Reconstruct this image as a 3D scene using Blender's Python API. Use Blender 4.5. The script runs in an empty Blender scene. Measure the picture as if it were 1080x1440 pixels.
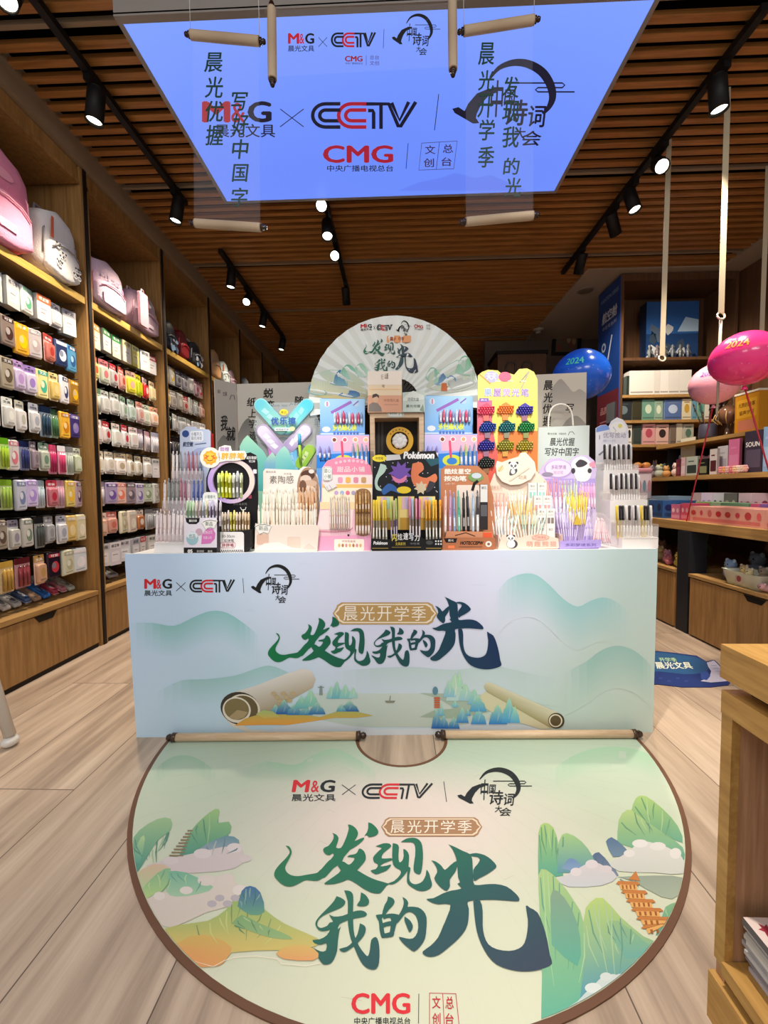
import bpy, bmesh, math, random
from mathutils import Vector, Matrix
from mathutils.geometry import tessellate_polygon

random.seed(7)
PI = math.pi
scene = bpy.context.scene
COL = scene.collection

# ------------------------------------------------------------------ camera
FPX, CX, CY = 585.0, 540.0, 720.0          # focal length in pixels of the 1080x1440 frame
EYE = Vector((0, 0, 1.0))
YAW, PITCH, ROLL = math.radians(1.76), math.radians(2.94), math.radians(0.6)
_f = Vector((-math.sin(YAW) * math.cos(PITCH), math.cos(YAW) * math.cos(PITCH), -math.sin(PITCH)))
_r = Vector((math.cos(YAW), math.sin(YAW), 0))
_u = _r.cross(_f)
RIGHT = _r * math.cos(ROLL) - _u * math.sin(ROLL)
UP = _u * math.cos(ROLL) + _r * math.sin(ROLL)
FWD = _f
cam = bpy.data.cameras.new('camera')
cam.sensor_fit = 'HORIZONTAL'; cam.sensor_width = 36; cam.lens = 36 * FPX / 1080
cam.clip_start = 0.02
camo = bpy.data.objects.new('camera', cam); COL.objects.link(camo)
camo.matrix_world = Matrix(((RIGHT.x, UP.x, -FWD.x, EYE.x), (RIGHT.y, UP.y, -FWD.y, EYE.y),
                            (RIGHT.z, UP.z, -FWD.z, EYE.z), (0, 0, 0, 1)))
scene.camera = camo

# ------------------------------------------------------------------ light
scene.view_settings.view_transform = 'Standard'
scene.view_settings.look = 'None'
scene.view_settings.gamma = 1
scene.view_settings.use_curve_mapping = False
scene.view_settings.exposure = 0.0
w = bpy.data.worlds.new('mall_light'); scene.world = w; w.use_nodes = True
w.node_tree.nodes['Background'].inputs[0].default_value = (1.0, 0.97, 0.95, 1)
w.node_tree.nodes['Background'].inputs[1].default_value = 0.5

def area(name, loc, target, sx, sy, power, col=(1, 0.95, 0.88)):
    l = bpy.data.lights.new(name, 'AREA'); l.shape = 'RECTANGLE'; l.size = sx; l.size_y = sy
    l.energy = power; l.color = col
    o = bpy.data.objects.new(name, l); COL.objects.link(o); o.location = loc
    o.rotation_euler = (Vector(target) - Vector(loc)).to_track_quat('-Z', 'Y').to_euler()
    return o

# ceiling lamps of the mall passage in front of the shop
area('passage_lamp', (-1.1, -1.2, 3.2), (-0.5, 1.7, 0.6), 1.2, 0.6, 22, (1, .97, .95))
area('passage_lamp', (1.1, -1.2, 3.2), (0.5, 1.7, 0.6), 1.2, 0.6, 33, (1, .97, .95))

def spot(name, loc, target, power, ang=70, col=(1, 0.86, 0.68), blend=0.7, size=0.035):
    l = bpy.data.lights.new(name, 'SPOT'); l.energy = power; l.color = col
    l.spot_size = math.radians(ang); l.spot_blend = blend; l.shadow_soft_size = size
    o = bpy.data.objects.new(name, l); COL.objects.link(o); o.location = loc
    o.rotation_euler = (Vector(target) - Vector(loc)).to_track_quat('-Z', 'Y').to_euler()
    return o

# unseen spotlights added above the frame to brighten displays and near floor
spot('added_front_spot', (-0.55, 0.75, 3.05), (-0.48, 1.84, 1.12), 225, 28, (1, .95, .88), .8)
spot('added_front_spot', (0.55, 0.75, 3.05), (0.50, 1.90, 1.12), 225, 28, (1, .95, .88), .8)
spot('added_front_spot', (0.35, 0.95, 3.05), (0.85, 1.0, 0.0), 230, 56, (1, .9, .76), .9)
# ------------------------------------------------------------------ pixel -> place
def ray(px, py):
    return (FWD + RIGHT * ((px - CX) / FPX) - UP * ((py - CY) / FPX))
def at_y(px, py, Y):
    d = ray(px, py); return EYE + d * ((Y - EYE.y) / d.y)
def at_x(px, py, X):
    d = ray(px, py); return EYE + d * ((X - EYE.x) / d.x)
def at_z(px, py, Z):
    d = ray(px, py); return EYE + d * ((Z - EYE.z) / d.z)

class Frame:
    """A flat face in the place: origin o, unit axes u (along) and v (up the face), n towards its viewer."""
    def __init__(s, o, u, v):
        s.o = Vector(o); s.u = Vector(u).normalized(); s.v = Vector(v).normalized(); s.n = s.u.cross(s.v)
    def hit(s, px, py):
        d = ray(px, py); t = (s.o - EYE).dot(s.n) / d.dot(s.n); q = EYE + d * t - s.o
        return (q.dot(s.u), q.dot(s.v))
    def p(s, a, b, off=0.0):
        return s.o + s.u * a + s.v * b + s.n * off
    def px(s, x, y, off=0.0):
        a, b = s.hit(x, y); return s.p(a, b, off)
    def hits(s, pts):
        return [s.hit(*q) for q in pts]

# ------------------------------------------------------------------ materials
def lin(c):
    if isinstance(c, str):
        c = c.lstrip('#'); c = tuple(int(c[i:i + 2], 16) / 255 for i in (0, 2, 4))
    return tuple((x / 12.92 if x <= 0.04045 else ((x + 0.055) / 1.055) ** 2.4) for x in c[:3])
def mixc(a, b, t):
    a = hexf(a); b = hexf(b); return tuple(a[i] + (b[i] - a[i]) * t for i in range(3))
def hexf(c):
    if isinstance(c, str):
        c = c.lstrip('#'); return tuple(int(c[i:i + 2], 16) / 255 for i in (0, 2, 4))
    return c
def jit(c, a=0.05):
    c = hexf(c); k = random.uniform(-a, a)
    return tuple(min(1, max(0, x + k + random.uniform(-a, a) * 0.5)) for x in c)

MATS = {}
def new_mat(name):
    m = bpy.data.materials.new(name); m.use_nodes = True
    nt = m.node_tree; b = nt.nodes['Principled BSDF']; MATS[name] = m
    return m, nt, b
def attr_mat(name, rough, spec=0.5, metal=0.0, coat=0.0, noise=0.0, nscale=200):
    m, nt, b = new_mat(name)
    a = nt.nodes.new('ShaderNodeVertexColor'); a.layer_name = 'Col'
    b.inputs['Roughness'].default_value = rough; b.inputs['Metallic'].default_value = metal
    b.inputs['Specular IOR Level'].default_value = spec; b.inputs['Coat Weight'].default_value = coat
    nt.links.new(a.outputs[0], b.inputs['Base Color'])
    if noise:
        t = nt.nodes.new('ShaderNodeTexNoise'); t.inputs['Scale'].default_value = nscale
        tc = nt.nodes.new('ShaderNodeTexCoord'); nt.links.new(tc.outputs['Object'], t.inputs['Vector'])
        bp = nt.nodes.new('ShaderNodeBump'); bp.inputs['Strength'].default_value = noise; bp.inputs['Distance'].default_value = 0.004
        nt.links.new(t.outputs[0], bp.inputs['Height']); nt.links.new(bp.outputs[0], b.inputs['Normal'])
    return m
attr_mat('paper', 0.7, 0.25)
attr_mat('satin', 0.42, 0.4)
attr_mat('gloss', 0.18, 0.5)
attr_mat('metal', 0.3, 0.5, 1.0)
attr_mat('fabric', 0.8, 0.3, 0.0, 0.0, 0.6, 120)
attr_mat('vinyl', 0.45, 0.3)
attr_mat('matte_black', 0.55, 0.3)
def clear_mat(name, alpha, rough=0.08):
    m, nt, b = new_mat(name)
    a = nt.nodes.new('ShaderNodeVertexColor'); a.layer_name = 'Col'
    nt.links.new(a.outputs[0], b.inputs['Base Color'])
    b.inputs['Roughness'].default_value = rough
    b.inputs['Alpha'].default_value = alpha
    return m
clear_mat('clear', 0.22)
clear_mat('film', 0.06, 0.25)
clear_mat('bag_film', 0.14, 0.12)
def emit_mat(name, strength):
    m, nt, b = new_mat(name)
    a = nt.nodes.new('ShaderNodeVertexColor'); a.layer_name = 'Col'
    nt.links.new(a.outputs[0], b.inputs['Emission Color']); b.inputs['Emission Strength'].default_value = strength
    b.inputs['Base Color'].default_value = (0.02, 0.02, 0.02, 1)
    b.inputs['Roughness'].default_value = 0.4
    return m
emit_mat('screen', 1.05)
emit_mat('lamp', 9.0)

def wood_mat(name, c1, c2, scale=(2, 30, 30), rough=0.5, spec=0.35, strength=1.0):
    m, nt, b = new_mat(name)
    tc = nt.nodes.new('ShaderNodeTexCoord'); mp = nt.nodes.new('ShaderNodeMapping')
    mp.inputs['Scale'].default_value = scale
    n = nt.nodes.new('ShaderNodeTexNoise'); n.inputs['Scale'].default_value = 1.0; n.inputs['Detail'].default_value = 6
    n.inputs['Roughness'].default_value = 0.65
    r = nt.nodes.new('ShaderNodeValToRGB')
    r.color_ramp.elements[0].position = 0.3; r.color_ramp.elements[0].color = (*lin(c1), 1)
    r.color_ramp.elements[1].position = 0.72; r.color_ramp.elements[1].color = (*lin(c2), 1)
    geo = nt.nodes.new('ShaderNodeNewGeometry')
    nt.links.new(geo.outputs['Position'], mp.inputs[0]); nt.links.new(mp.outputs[0], n.inputs['Vector'])
    nt.links.new(n.outputs[0], r.inputs[0]); nt.links.new(r.outputs[0], b.inputs['Base Color'])
    b.inputs['Roughness'].default_value = rough; b.inputs['Specular IOR Level'].default_value = spec
    return m
wood_mat('oak_v', '#8a6436', '#b48a54', (60, 40, 3))
wood_mat('oak_h', '#9a7340', '#c29a60', (60, 3, 60))
wood_mat('lit_oak_edge', '#b08a40', '#d8b45c', (20, 4, 40))  # yellower oak: LED glow on the shelf edge put into the colour
wood_mat('oak_dark', '#4e3522', '#6a4a30', (50, 40, 3))
wood_mat('slat_wood', '#8a5a2c', '#bd8548', (3, 60, 60), 0.45)
wood_mat('front_oak', '#a87c3e', '#cda05a', (70, 6, 60))
wood_mat('inner_oak', '#a87a54', '#d0a27c', (90, 60, 4))
wood_mat('rod_wood', '#c7a785', '#e2c8a8', (8, 80, 80))

def floor_material():
    m, nt, b = new_mat('floor_planks')
    geo = nt.nodes.new('ShaderNodeNewGeometry')
    rot = nt.nodes.new('ShaderNodeMapping'); rot.inputs['Rotation'].default_value = (0, 0, math.radians(90))
    rot.inputs['Location'].default_value = (0.55, 0.17, 0)
    nt.links.new(geo.outputs['Position'], rot.inputs[0])
    br = nt.nodes.new('ShaderNodeTexBrick')
    br.offset = 0.5; br.offset_frequency = 2
    br.inputs['Scale'].default_value = 1.0
    br.inputs['Brick Width'].default_value = 1.55; br.inputs['Row Height'].default_value = 0.31
    br.inputs['Mortar Size'].default_value = 0.0016; br.inputs['Bias'].default_value = 0.0
    br.inputs['Color1'].default_value = (0.0, 0.0, 0.0, 1); br.inputs['Color2'].default_value = (1, 1, 1, 1)
    br.inputs['Mortar'].default_value = (0.5, 0.5, 0.5, 1)
    nt.links.new(rot.outputs[0], br.inputs['Vector'])
    st = nt.nodes.new('ShaderNodeMapping'); st.inputs['Scale'].default_value = (16, 1.1, 1)
    nt.links.new(geo.outputs['Position'], st.inputs[0])
    add = nt.nodes.new('ShaderNodeVectorMath'); add.operation = 'ADD'
    sc = nt.nodes.new('ShaderNodeVectorMath'); sc.operation = 'SCALE'; sc.inputs['Scale'].default_value = 7.0
    nt.links.new(br.outputs['Color'], sc.inputs[0])
    nt.links.new(st.outputs[0], add.inputs[0]); nt.links.new(sc.outputs[0], add.inputs[1])
    n1 = nt.nodes.new('ShaderNodeTexNoise'); n1.inputs['Scale'].default_value = 1.0; n1.inputs['Detail'].default_value = 8; n1.inputs['Roughness'].default_value = 0.62
    nt.links.new(add.outputs[0], n1.inputs['Vector'])
    ramp = nt.nodes.new('ShaderNodeValToRGB')
    e = ramp.color_ramp.elements
    e[0].position = 0.28; e[0].color = (*lin('#8d7a6a'), 1)
    e[1].position = 0.7; e[1].color = (*lin('#d3bfa9'), 1)
    k = ramp.color_ramp.elements.new(0.5); k.color = (*lin('#b9a48f'), 1)
    nt.links.new(n1.outputs[0], ramp.inputs[0])
    tint = nt.nodes.new('ShaderNodeMixRGB'); tint.blend_type = 'MULTIPLY'; tint.inputs[0].default_value = 1.0
    tr = nt.nodes.new('ShaderNodeValToRGB')
    tr.color_ramp.elements[0].color = (0.84, 0.82, 0.8, 1); tr.color_ramp.elements[1].color = (1, 1, 1, 1)
    nt.links.new(br.outputs['Color'], tr.inputs[0])
    nt.links.new(ramp.outputs[0], tint.inputs[1]); nt.links.new(tr.outputs[0], tint.inputs[2])
    mo = nt.nodes.new('ShaderNodeMixRGB'); mo.inputs[2].default_value = (*lin('#5e5046'), 1)
    nt.links.new(br.outputs['Fac'], mo.inputs[0]); nt.links.new(tint.outputs[0], mo.inputs[1])
    nt.links.new(mo.outputs[0], b.inputs['Base Color'])
    b.inputs['Roughness'].default_value = 0.42; b.inputs['Specular IOR Level'].default_value = 0.4
    return m
floor_material()
def plain(name, c, rough=0.7, spec=0.3):
    m, nt, b = new_mat(name)
    n = nt.nodes.new('ShaderNodeTexNoise'); n.inputs['Scale'].default_value = 6
    r = nt.nodes.new('ShaderNodeValToRGB')
    r.color_ramp.elements[0].color = (*lin(mixc(c, '#000000', 0.06)), 1); r.color_ramp.elements[1].color = (*lin(c), 1)
    nt.links.new(n.outputs[0], r.inputs[0]); nt.links.new(r.outputs[0], b.inputs['Base Color'])
    b.inputs['Roughness'].default_value = rough; b.inputs['Specular IOR Level'].default_value = spec
    return m
plain('soffit_paint', '#a89a8a'); plain('wall_paint', '#6b5c50'); plain('ceiling_void', '#0d0805', 0.9, 0.05)
plain('cornice_paint', '#9a866e'); plain('back_wall_paint', '#4a3626')

# ------------------------------------------------------------------ mesh builder
WL = {}                                       # world location of each linked object's origin
class MB:
    def __init__(s, mat='satin'):
        s.v = []; s.f = []; s.c = []; s.m = []; s.sm = []; s.mats = []; s.mat = mat
    def _mi(s, mat):
        mat = mat or s.mat
        if mat not in s.mats: s.mats.append(mat)
        return s.mats.index(mat)
    def face(s, pts, col, mat=None, smooth=False, cols=None):
        i = len(s.v); s.v.extend([Vector(p) for p in pts]); s.f.append(tuple(range(i, i + len(pts))))
        s.c.append([lin(q) for q in cols] if cols else [lin(col)] * len(pts)); s.m.append(s._mi(mat)); s.sm.append(smooth)
    def mesh(s, vs, fs, col, mat=None, smooth=False, vcols=None):
        i = len(s.v); s.v.extend([Vector(p) for p in vs]); mi = s._mi(mat); lc = lin(col) if col is not None else None
        lv = [lin(q) for q in vcols] if vcols else None
        for f in fs:
            s.f.append(tuple(i + k for k in f)); s.c.append([lv[k] for k in f] if lv else [lc] * len(f)); s.m.append(mi); s.sm.append(smooth)
    def box(s, x0, x1, y0, y1, z0, z1, col, mat=None):
        s.obox((x0, y0, z0), (x1 - x0, 0, 0), (0, y1 - y0, 0), (0, 0, z1 - z0), col, mat)
    def obox(s, o, a, b, c, col, mat=None):
        o, a, b, c = Vector(o), Vector(a), Vector(b), Vector(c)
        vs = [o, o + a, o + a + b, o + b, o + c, o + a + c, o + a + b + c, o + b + c]
        fs = [(0, 3, 2, 1), (4, 5, 6, 7), (0, 1, 5, 4), (1, 2, 6, 5), (2, 3, 7, 6), (3, 0, 4, 7)]
        if a.cross(b).dot(c) < 0: fs = [f[::-1] for f in fs]
        s.mesh(vs, fs, col, mat)
    def rbox(s, x0, x1, y0, y1, z0, z1, r, col, mat=None, n=3):
        """Box with its four upright edges rounded and its top and bottom rims eased."""
        prof = rrect(x0, y0, x1, y1, r, n); e = min(r * 0.5, (z1 - z0) * 0.25)
        cx, cy = (x0 + x1) / 2, (y0 + y1) / 2
        kx = 1 - 2 * e / max(1e-6, x1 - x0); ky = 1 - 2 * e / max(1e-6, y1 - y0)
        rings = []
        for z, q in ((z0, 1), (z0 + e, 0), (z1 - e, 0), (z1, 1)):
            rings.append([(cx + (p[0] - cx) * (kx if q else 1), cy + (p[1] - cy) * (ky if q else 1), z) for p in prof])
        s.loft(rings, col, mat, smooth=True, caps=True)
    def loft(s, rings, col, mat=None, smooth=True, caps=True, rcols=None):
        n = len(rings[0]); vs = [p for r in rings for p in r]; fs = []
        vc = [rcols[i] for i, r in enumerate(rings) for p in r] if rcols else None
        for i in range(len(rings) - 1):
            for k in range(n):
                a = i * n + k; b = i * n + (k + 1) % n
                fs.append((a, b, b + n, a + n))
        s.mesh(vs, fs, col, mat, smooth, vc)
        if caps:
            s.face(list(reversed(rings[0])), rcols[0] if rcols else col, mat)
            s.face(rings[-1], rcols[-1] if rcols else col, mat)
    def tube(s, p0, p1, r0, r1=None, col='#888888', mat=None, n=12, caps=True):
        p0, p1 = Vector(p0), Vector(p1); r1 = r0 if r1 is None else r1
        d = (p1 - p0).normalized(); a = d.orthogonal().normalized(); b = d.cross(a)
        rg = lambda p, r: [p + (a * math.cos(2 * PI * k / n) + b * math.sin(2 * PI * k / n)) * r for k in range(n)]
        s.loft([rg(p0, r0), rg(p1, r1)], col, mat, True, caps)
    def lathe(s, o, d, prof, mat=None, n=16, caps=True, smooth=True):
        """prof: (radius, height along d, colour)"""
        o, d = Vector(o), Vector(d).normalized(); a = d.orthogonal().normalized(); b = d.cross(a)
        rings = [[o + d * h + (a * math.cos(2 * PI * k / n) + b * math.sin(2 * PI * k / n)) * max(r, 1e-5) for k in range(n)] for r, h, c in prof]
        s.loft(rings, prof[0][2], mat, smooth, caps, [c for r, h, c in prof])
    def path(s, pts, r, col, mat=None, n=8):
        pts = [Vector(p) for p in pts]; rings = []
        ref = None
        for i, p in enumerate(pts):
            d = (pts[min(i + 1, len(pts) - 1)] - pts[max(i - 1, 0)]).normalized()
            if ref is None: ref = d.orthogonal().normalized()
            a = (ref - d * ref.dot(d)).normalized(); ref = a; b = d.cross(a)
            rr = r[i] if isinstance(r, (list, tuple)) else r
            rings.append([p + (a * math.cos(2 * PI * k / n) + b * math.sin(2 * PI * k / n)) * rr for k in range(n)])
        s.loft(rings, col, mat, True, True)
    def ball(s, c, rx, ry, rz, col, mat=None, n=16, m=10, power=1.0, colf=None):
        c = Vector(c); vs = []; fs = []; vc = []
        sg = lambda x: math.copysign(abs(x) ** power, x)
        for i in range(m + 1):
            th = PI * i / m
            for k in range(n):
                ph = 2 * PI * k / n
                q = Vector((rx * sg(math.sin(th)) * sg(math.cos(ph)), ry * sg(math.sin(th)) * sg(math.sin(ph)), rz * sg(math.cos(th))))
                vs.append(c + q); vc.append(colf(q) if colf else col)
        for i in range(m):
            for k in range(n):
                a = i * n + k; b = i * n + (k + 1) % n
                fs.append((a, a + n, b + n, b))
        s.mesh(vs, fs, col, mat, True, vc)
    def prism(s, F, pts, o0, o1, col, side=None, mat=None, smooth=False):
        """pts in frame coordinates; from offset o0 (back) to o1 (front)"""
        if poly_area(pts) < 0: pts = pts[::-1]
        side = side or col; n = len(pts)
        fr = [F.p(a, b, o1) for a, b in pts]; bk = [F.p(a, b, o0) for a, b in pts]
        s.ngon(fr, col, mat); s.ngon(bk[::-1], side, mat)
        s.mesh(fr + bk, [(k, k + n, (k + 1) % n + n, (k + 1) % n) for k in range(n)], side, mat, smooth)
    def ngon(s, pts, col, mat=None, cols=None):
        pts = [Vector(p) for p in pts]
        nn = Vector()
        for k in range(len(pts)):
            nn += (pts[k] - pts[0]).cross(pts[(k + 1) % len(pts)] - pts[0])
        for t in tessellate_polygon([pts]):
            a, b, c = (pts[i] for i in t)
            t = t if (b - a).cross(c - a).dot(nn) >= 0 else t[::-1]
            s.face([pts[i] for i in t], col, mat, False, [cols[i] for i in t] if cols else None)
    # ---- flat print on a frame; map2 turns drawing coordinates into frame coordinates
    def lay(s, layer):
        s.k = getattr(s, 'k', 0) + 1; return LAYER * layer + (s.k % 30) * 1.3e-5      # sheets of ink never share one plane
    def ink(s, F, pts, col, layer=1, mat=None, px=True, colf=None):
        h = s.lay(layer)
        q = F.hits(pts) if px else pts
        if poly_area(q) < 0: q = q[::-1]; pts = pts[::-1]
        s.ngon([F.p(a, b, h) for a, b in q], col, mat, [colf(p) for p in pts] if colf else None)
    def stroke(s, F, pts, wd, col, layer=1, mat=None, px=True, colf=None, closed=False):
        """brush stroke of width wd (a number or one per point), in drawing units"""
        n = len(pts); L = []; R = []
        for i, p in enumerate(pts):
            a = pts[(i - 1) % n] if (closed or i) else p; b = pts[(i + 1) % n] if (closed or i < n - 1) else p
            dx, dy = b[0] - a[0], b[1] - a[1]; l = math.hypot(dx, dy) or 1
            h = (wd[i] if isinstance(wd, (list, tuple)) else wd) / 2
            L.append((p[0] - dy / l * h, p[1] + dx / l * h)); R.append((p[0] + dy / l * h, p[1] - dx / l * h))
        for i in range(n if closed else n - 1):
            j = (i + 1) % n
            s.ink(F, [L[i], R[i], R[j], L[j]], col, layer, mat, px, colf)
    def text(s, F, body, bx, col, layer=2, mat=None, px=True, bold=0.0, shear=0.0, colf=None, fit=True):
        """letters filling the rectangle bx = (x0, y0, x1, y1) in drawing coordinates; y runs down when px"""
        vs, fs = glyphs(body, bold, shear)
        if not vs: return
        xs = [v[0] for v in vs]; ys = [v[1] for v in vs]
        ax, bx0, ay, by = min(xs), max(xs), min(ys), max(ys)
        x0, y0, x1, y1 = bx
        if not px: y0, y1 = y1, y0              # frame coordinates run upwards
        def mp(v):
            tx = (v[0] - ax) / (bx0 - ax or 1); ty = (v[1] - ay) / (by - ay or 1)
            return (x0 + (x1 - x0) * tx, y1 + (y0 - y1) * ty)
        P2 = [mp(v) for v in vs]
        q = [F.hit(*p) if px else p for p in P2]
        h = s.lay(layer); nq = len(q) // (4 if bold >= .008 else 1)
        P = [F.p(a, b, h + (i // nq) * 1.3e-5) for i, (a, b) in enumerate(q)]
        flip = False
        if fs:
            f = fs[0]; flip = (P[f[1]] - P[f[0]]).cross(P[f[2]] - P[f[0]]).dot(F.n) < 0
        s.mesh(P, [f[::-1] for f in fs] if flip else fs, col, mat, False, [colf(p) for p in P2] if colf else None)
    def build(s, name, parent=None, loc=None, bevel=0.0, flat_origin=None):
        if not s.v: s.v = [Vector((0, 0, 0))]
        xs = [v.x for v in s.v]; ys = [v.y for v in s.v]; zs = [v.z for v in s.v]
        org = Vector(loc) if loc is not None else Vector(((min(xs) + max(xs)) / 2, (min(ys) + max(ys)) / 2, min(zs)))
        me = bpy.data.meshes.new(name)
        me.from_pydata([v - org for v in s.v], [], s.f)
        for mt in s.mats: me.materials.append(MATS[mt])
        me.polygons.foreach_set('material_index', s.m); me.polygons.foreach_set('use_smooth', s.sm)
        ca = me.color_attributes.new('Col', 'FLOAT_COLOR', 'CORNER')
        flat = []
        for cs in s.c:
            for c in cs: flat.extend((c[0], c[1], c[2], 1.0))
        ca.data.foreach_set('color', flat)
        me.validate(); me.update()
        if any(s.sm):
            bm = bmesh.new(); bm.from_mesh(me); bmesh.ops.remove_doubles(bm, verts=bm.verts, dist=1e-6); bm.to_mesh(me); bm.free()
        o = bpy.data.objects.new(name, me); COL.objects.link(o)
        if bevel:
            md = o.modifiers.new('bevel', 'BEVEL'); md.width = bevel; md.segments = 2; md.limit_method = 'ANGLE'
        put(o, org, parent)
        return o

def put(o, org, parent=None):
    if parent is not None:
        o.parent = parent; o.location = Vector(org) - WL[parent.name]
    else:
        o.location = org
    WL[o.name] = Vector(org)

LAYER = 0.0005
def poly_area(p):
    return sum(p[i][0] * p[(i + 1) % len(p)][1] - p[(i + 1) % len(p)][0] * p[i][1] for i in range(len(p))) / 2
def rrect(x0, y0, x1, y1, r, n=4):
    r = min(r, abs(x1 - x0) / 2, abs(y1 - y0) / 2); out = []
    for cx, cy, a in ((x1 - r, y1 - r, 0), (x0 + r, y1 - r, 90), (x0 + r, y0 + r, 180), (x1 - r, y0 + r, 270)):
        for k in range(n + 1):
            t = math.radians(a + 90 * k / n); out.append((cx + r * math.cos(t), cy + r * math.sin(t)))
    return out
def ellipse(cx, cy, rx, ry, n=24, a0=0, a1=360):
    full = abs(a1 - a0) >= 360
    return [(cx + rx * math.cos(math.radians(a0 + (a1 - a0) * k / (n if full else n - 1))),
             cy + ry * math.sin(math.radians(a0 + (a1 - a0) * k / (n if full else n - 1)))) for k in range(n)]
def smooth_line(pts, k=4):
    """Catmull-Rom through pts"""
    out = []
    for i in range(len(pts) - 1):
        p0 = pts[max(i - 1, 0)]; p1 = pts[i]; p2 = pts[i + 1]; p3 = pts[min(i + 2, len(pts) - 1)]
        for j in range(k):
            t = j / k
            out.append(tuple(0.5 * ((2 * p1[d]) + (-p0[d] + p2[d]) * t + (2 * p0[d] - 5 * p1[d] + 4 * p2[d] - p3[d]) * t * t + (-p0[d] + 3 * p1[d] - 3 * p2[d] + p3[d]) * t ** 3) for d in range(len(p1))))
    out.append(tuple(pts[-1])); return out

_G = {}
def glyphs(body, bold=0.0, shear=0.0):
    k = (body, bold, shear)
    if k not in _G:
        c = bpy.data.curves.new('t', 'FONT'); c.body = body; c.size = 1; c.shear = shear; c.resolution_u = 3
        o = bpy.data.objects.new('t', c)
        me = bpy.data.meshes.new_from_object(o)
        V = [tuple(v.co[:2]) for v in me.vertices]; Fc = [tuple(p.vertices) for p in me.polygons]; n = len(V)
        sh = [(0, 0)] if bold < .008 else [(-bold, 0), (bold, 0), (0, bold * .7), (0, -bold * .7)]
        _G[k] = ([(x + a, y + c_) for a, c_ in sh for x, y in V], [tuple(i + j * n for i in f) for j in range(len(sh)) for f in Fc])
        bpy.data.meshes.remove(me); bpy.data.objects.remove(o); bpy.data.curves.remove(c)
    return _G[k]

def tag(o, label, cat, group=None, kind=None):
    if label: o['label'] = label
    if cat: o['category'] = cat
    if group: o['group'] = group
    if kind: o['kind'] = kind
    return o
def thing(name, loc, label, cat, group=None):
    o = bpy.data.objects.new(name, None); o.empty_display_size = 0.05; COL.objects.link(o)
    put(o, Vector(loc), None); return tag(o, label, cat, group)
def struct(o):
    o['kind'] = 'structure'; return o
def dup(o, loc, rot=None, label=None, group=None):
    """copy of a thing with its parts and their sub-parts"""
    c = o.copy(); COL.objects.link(c); c.location = loc; WL[c.name] = Vector(loc)
    if rot is not None: c.rotation_euler = rot
    if label: c['label'] = label
    if group: c['group'] = group
    for ch in o.children:
        d = ch.copy(); COL.objects.link(d); d.parent = c
        for g in ch.children:
            e = g.copy(); COL.objects.link(e); e.parent = d
    return c
ORD = ['first', 'second', 'third', 'fourth', 'fifth', 'sixth', 'seventh', 'eighth', 'ninth', 'tenth', 'eleventh', 'twelfth',
       'thirteenth', 'fourteenth', 'fifteenth', 'sixteenth', 'seventeenth', 'eighteenth', 'nineteenth', 'twentieth']

# ================================================================== the room
ZC, ZSOF = 3.16, 3.15           # slat ceiling and lower painted ceiling
XL, XR, YB = -2.45, 3.45, 9.0
b = MB('floor_planks'); b.box(-6, 6, -3, YB + 0.1, -0.08, 0, '#b9a48f'); struct(b.build('floor'))
b = MB('ceiling_void'); b.box(XL - 0.1, XR + 0.1, 0.9, YB + 0.1, ZC + 0.075, ZC + 0.16, '#1a100a')
y = 0.95; k = 0
while y < YB:
    pale = k % 13 == 0                          # every thirteenth strip is a narrow pale joint profile
    b.box(-1.93, 3.2 if y < 4.27 else 1.9, y, y + (0.022 if pale else 0.039), ZC, ZC + 0.022, '#7a5028', 'cornice_paint' if pale else 'slat_wood'); y += 0.079; k += 1
struct(b.build('ceiling'))
b = MB('soffit_paint')
b.box(1.9, XR, 4.27, YB, ZSOF, ZC + 0.055, '#a89a8a'); b.box(3.2, XR, 0.95, 4.27, ZSOF, ZC + 0.055, '#a89a8a')
struct(b.build('ceiling_soffit'))
b = MB('wall_paint'); b.box(XL - 0.1, XL, 1.6, YB, 0, ZC + 0.05, '#6b5c50'); struct(b.build('wall_left'))
b = MB('oak_dark'); b.box(XR, XR + 0.1, 0.9, YB, 0, ZSOF, '#4e3522'); struct(b.build('wall_right'))
b = MB('back_wall_paint'); b.box(XL, XR, YB, YB + 0.1, 0, ZC + 0.05, '#4a3626'); struct(b.build('wall_back'))
b = MB('cornice_paint'); b.box(-2.42, -1.925, 1.7, YB, 3.035, ZC + 0.05, '#9a866e'); struct(b.build('trim_1'))
# the back room's grey partition seen past the tall blue panel
b = MB('wall_paint'); b.box(1.3, XR - 0.01, 6.2, 6.3, 0, ZSOF - 0.004, '#6b5c50'); struct(b.build('wall_partition'))

# ------------------------------------------------------------------ printed logos (drawing boxes in photo pixels)
K1, RED = '#16181c', '#d2202c'
def logo_mg(b, F, x0, y0, x1, y1, mat=None, k=K1, red=RED, layer=2, sh=0.0):
    """M&G over the four small characters"""
    h = y1 - y0; w_ = x1 - x0; ym = y0 + h * 0.58
    b.text(F, 'M', (x0, y0, x0 + w_ * 0.43, ym), red, layer, mat, bold=0.035, shear=sh)
    b.text(F, '&', (x0 + w_ * 0.44, y0 + h * 0.04, x0 + w_ * 0.62, ym), red, layer + 1, mat, bold=0.01, shear=sh)
    b.text(F, 'G', (x0 + w_ * 0.65, y0, x1, ym), k, layer, mat, bold=0.035, shear=sh)
    b.text(F, '晨光文具', (x0, y0 + h * 0.66, x1, y1), k, layer, mat, bold=0.012)
def logo_x(b, F, x0, y0, x1, y1, wd, mat=None, k=K1, layer=2):
    b.stroke(F, [(x0, y0), (x1, y1)], wd, k, layer, mat); b.stroke(F, [(x0, y1), (x1, y0)], wd, k, layer, mat)
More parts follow.
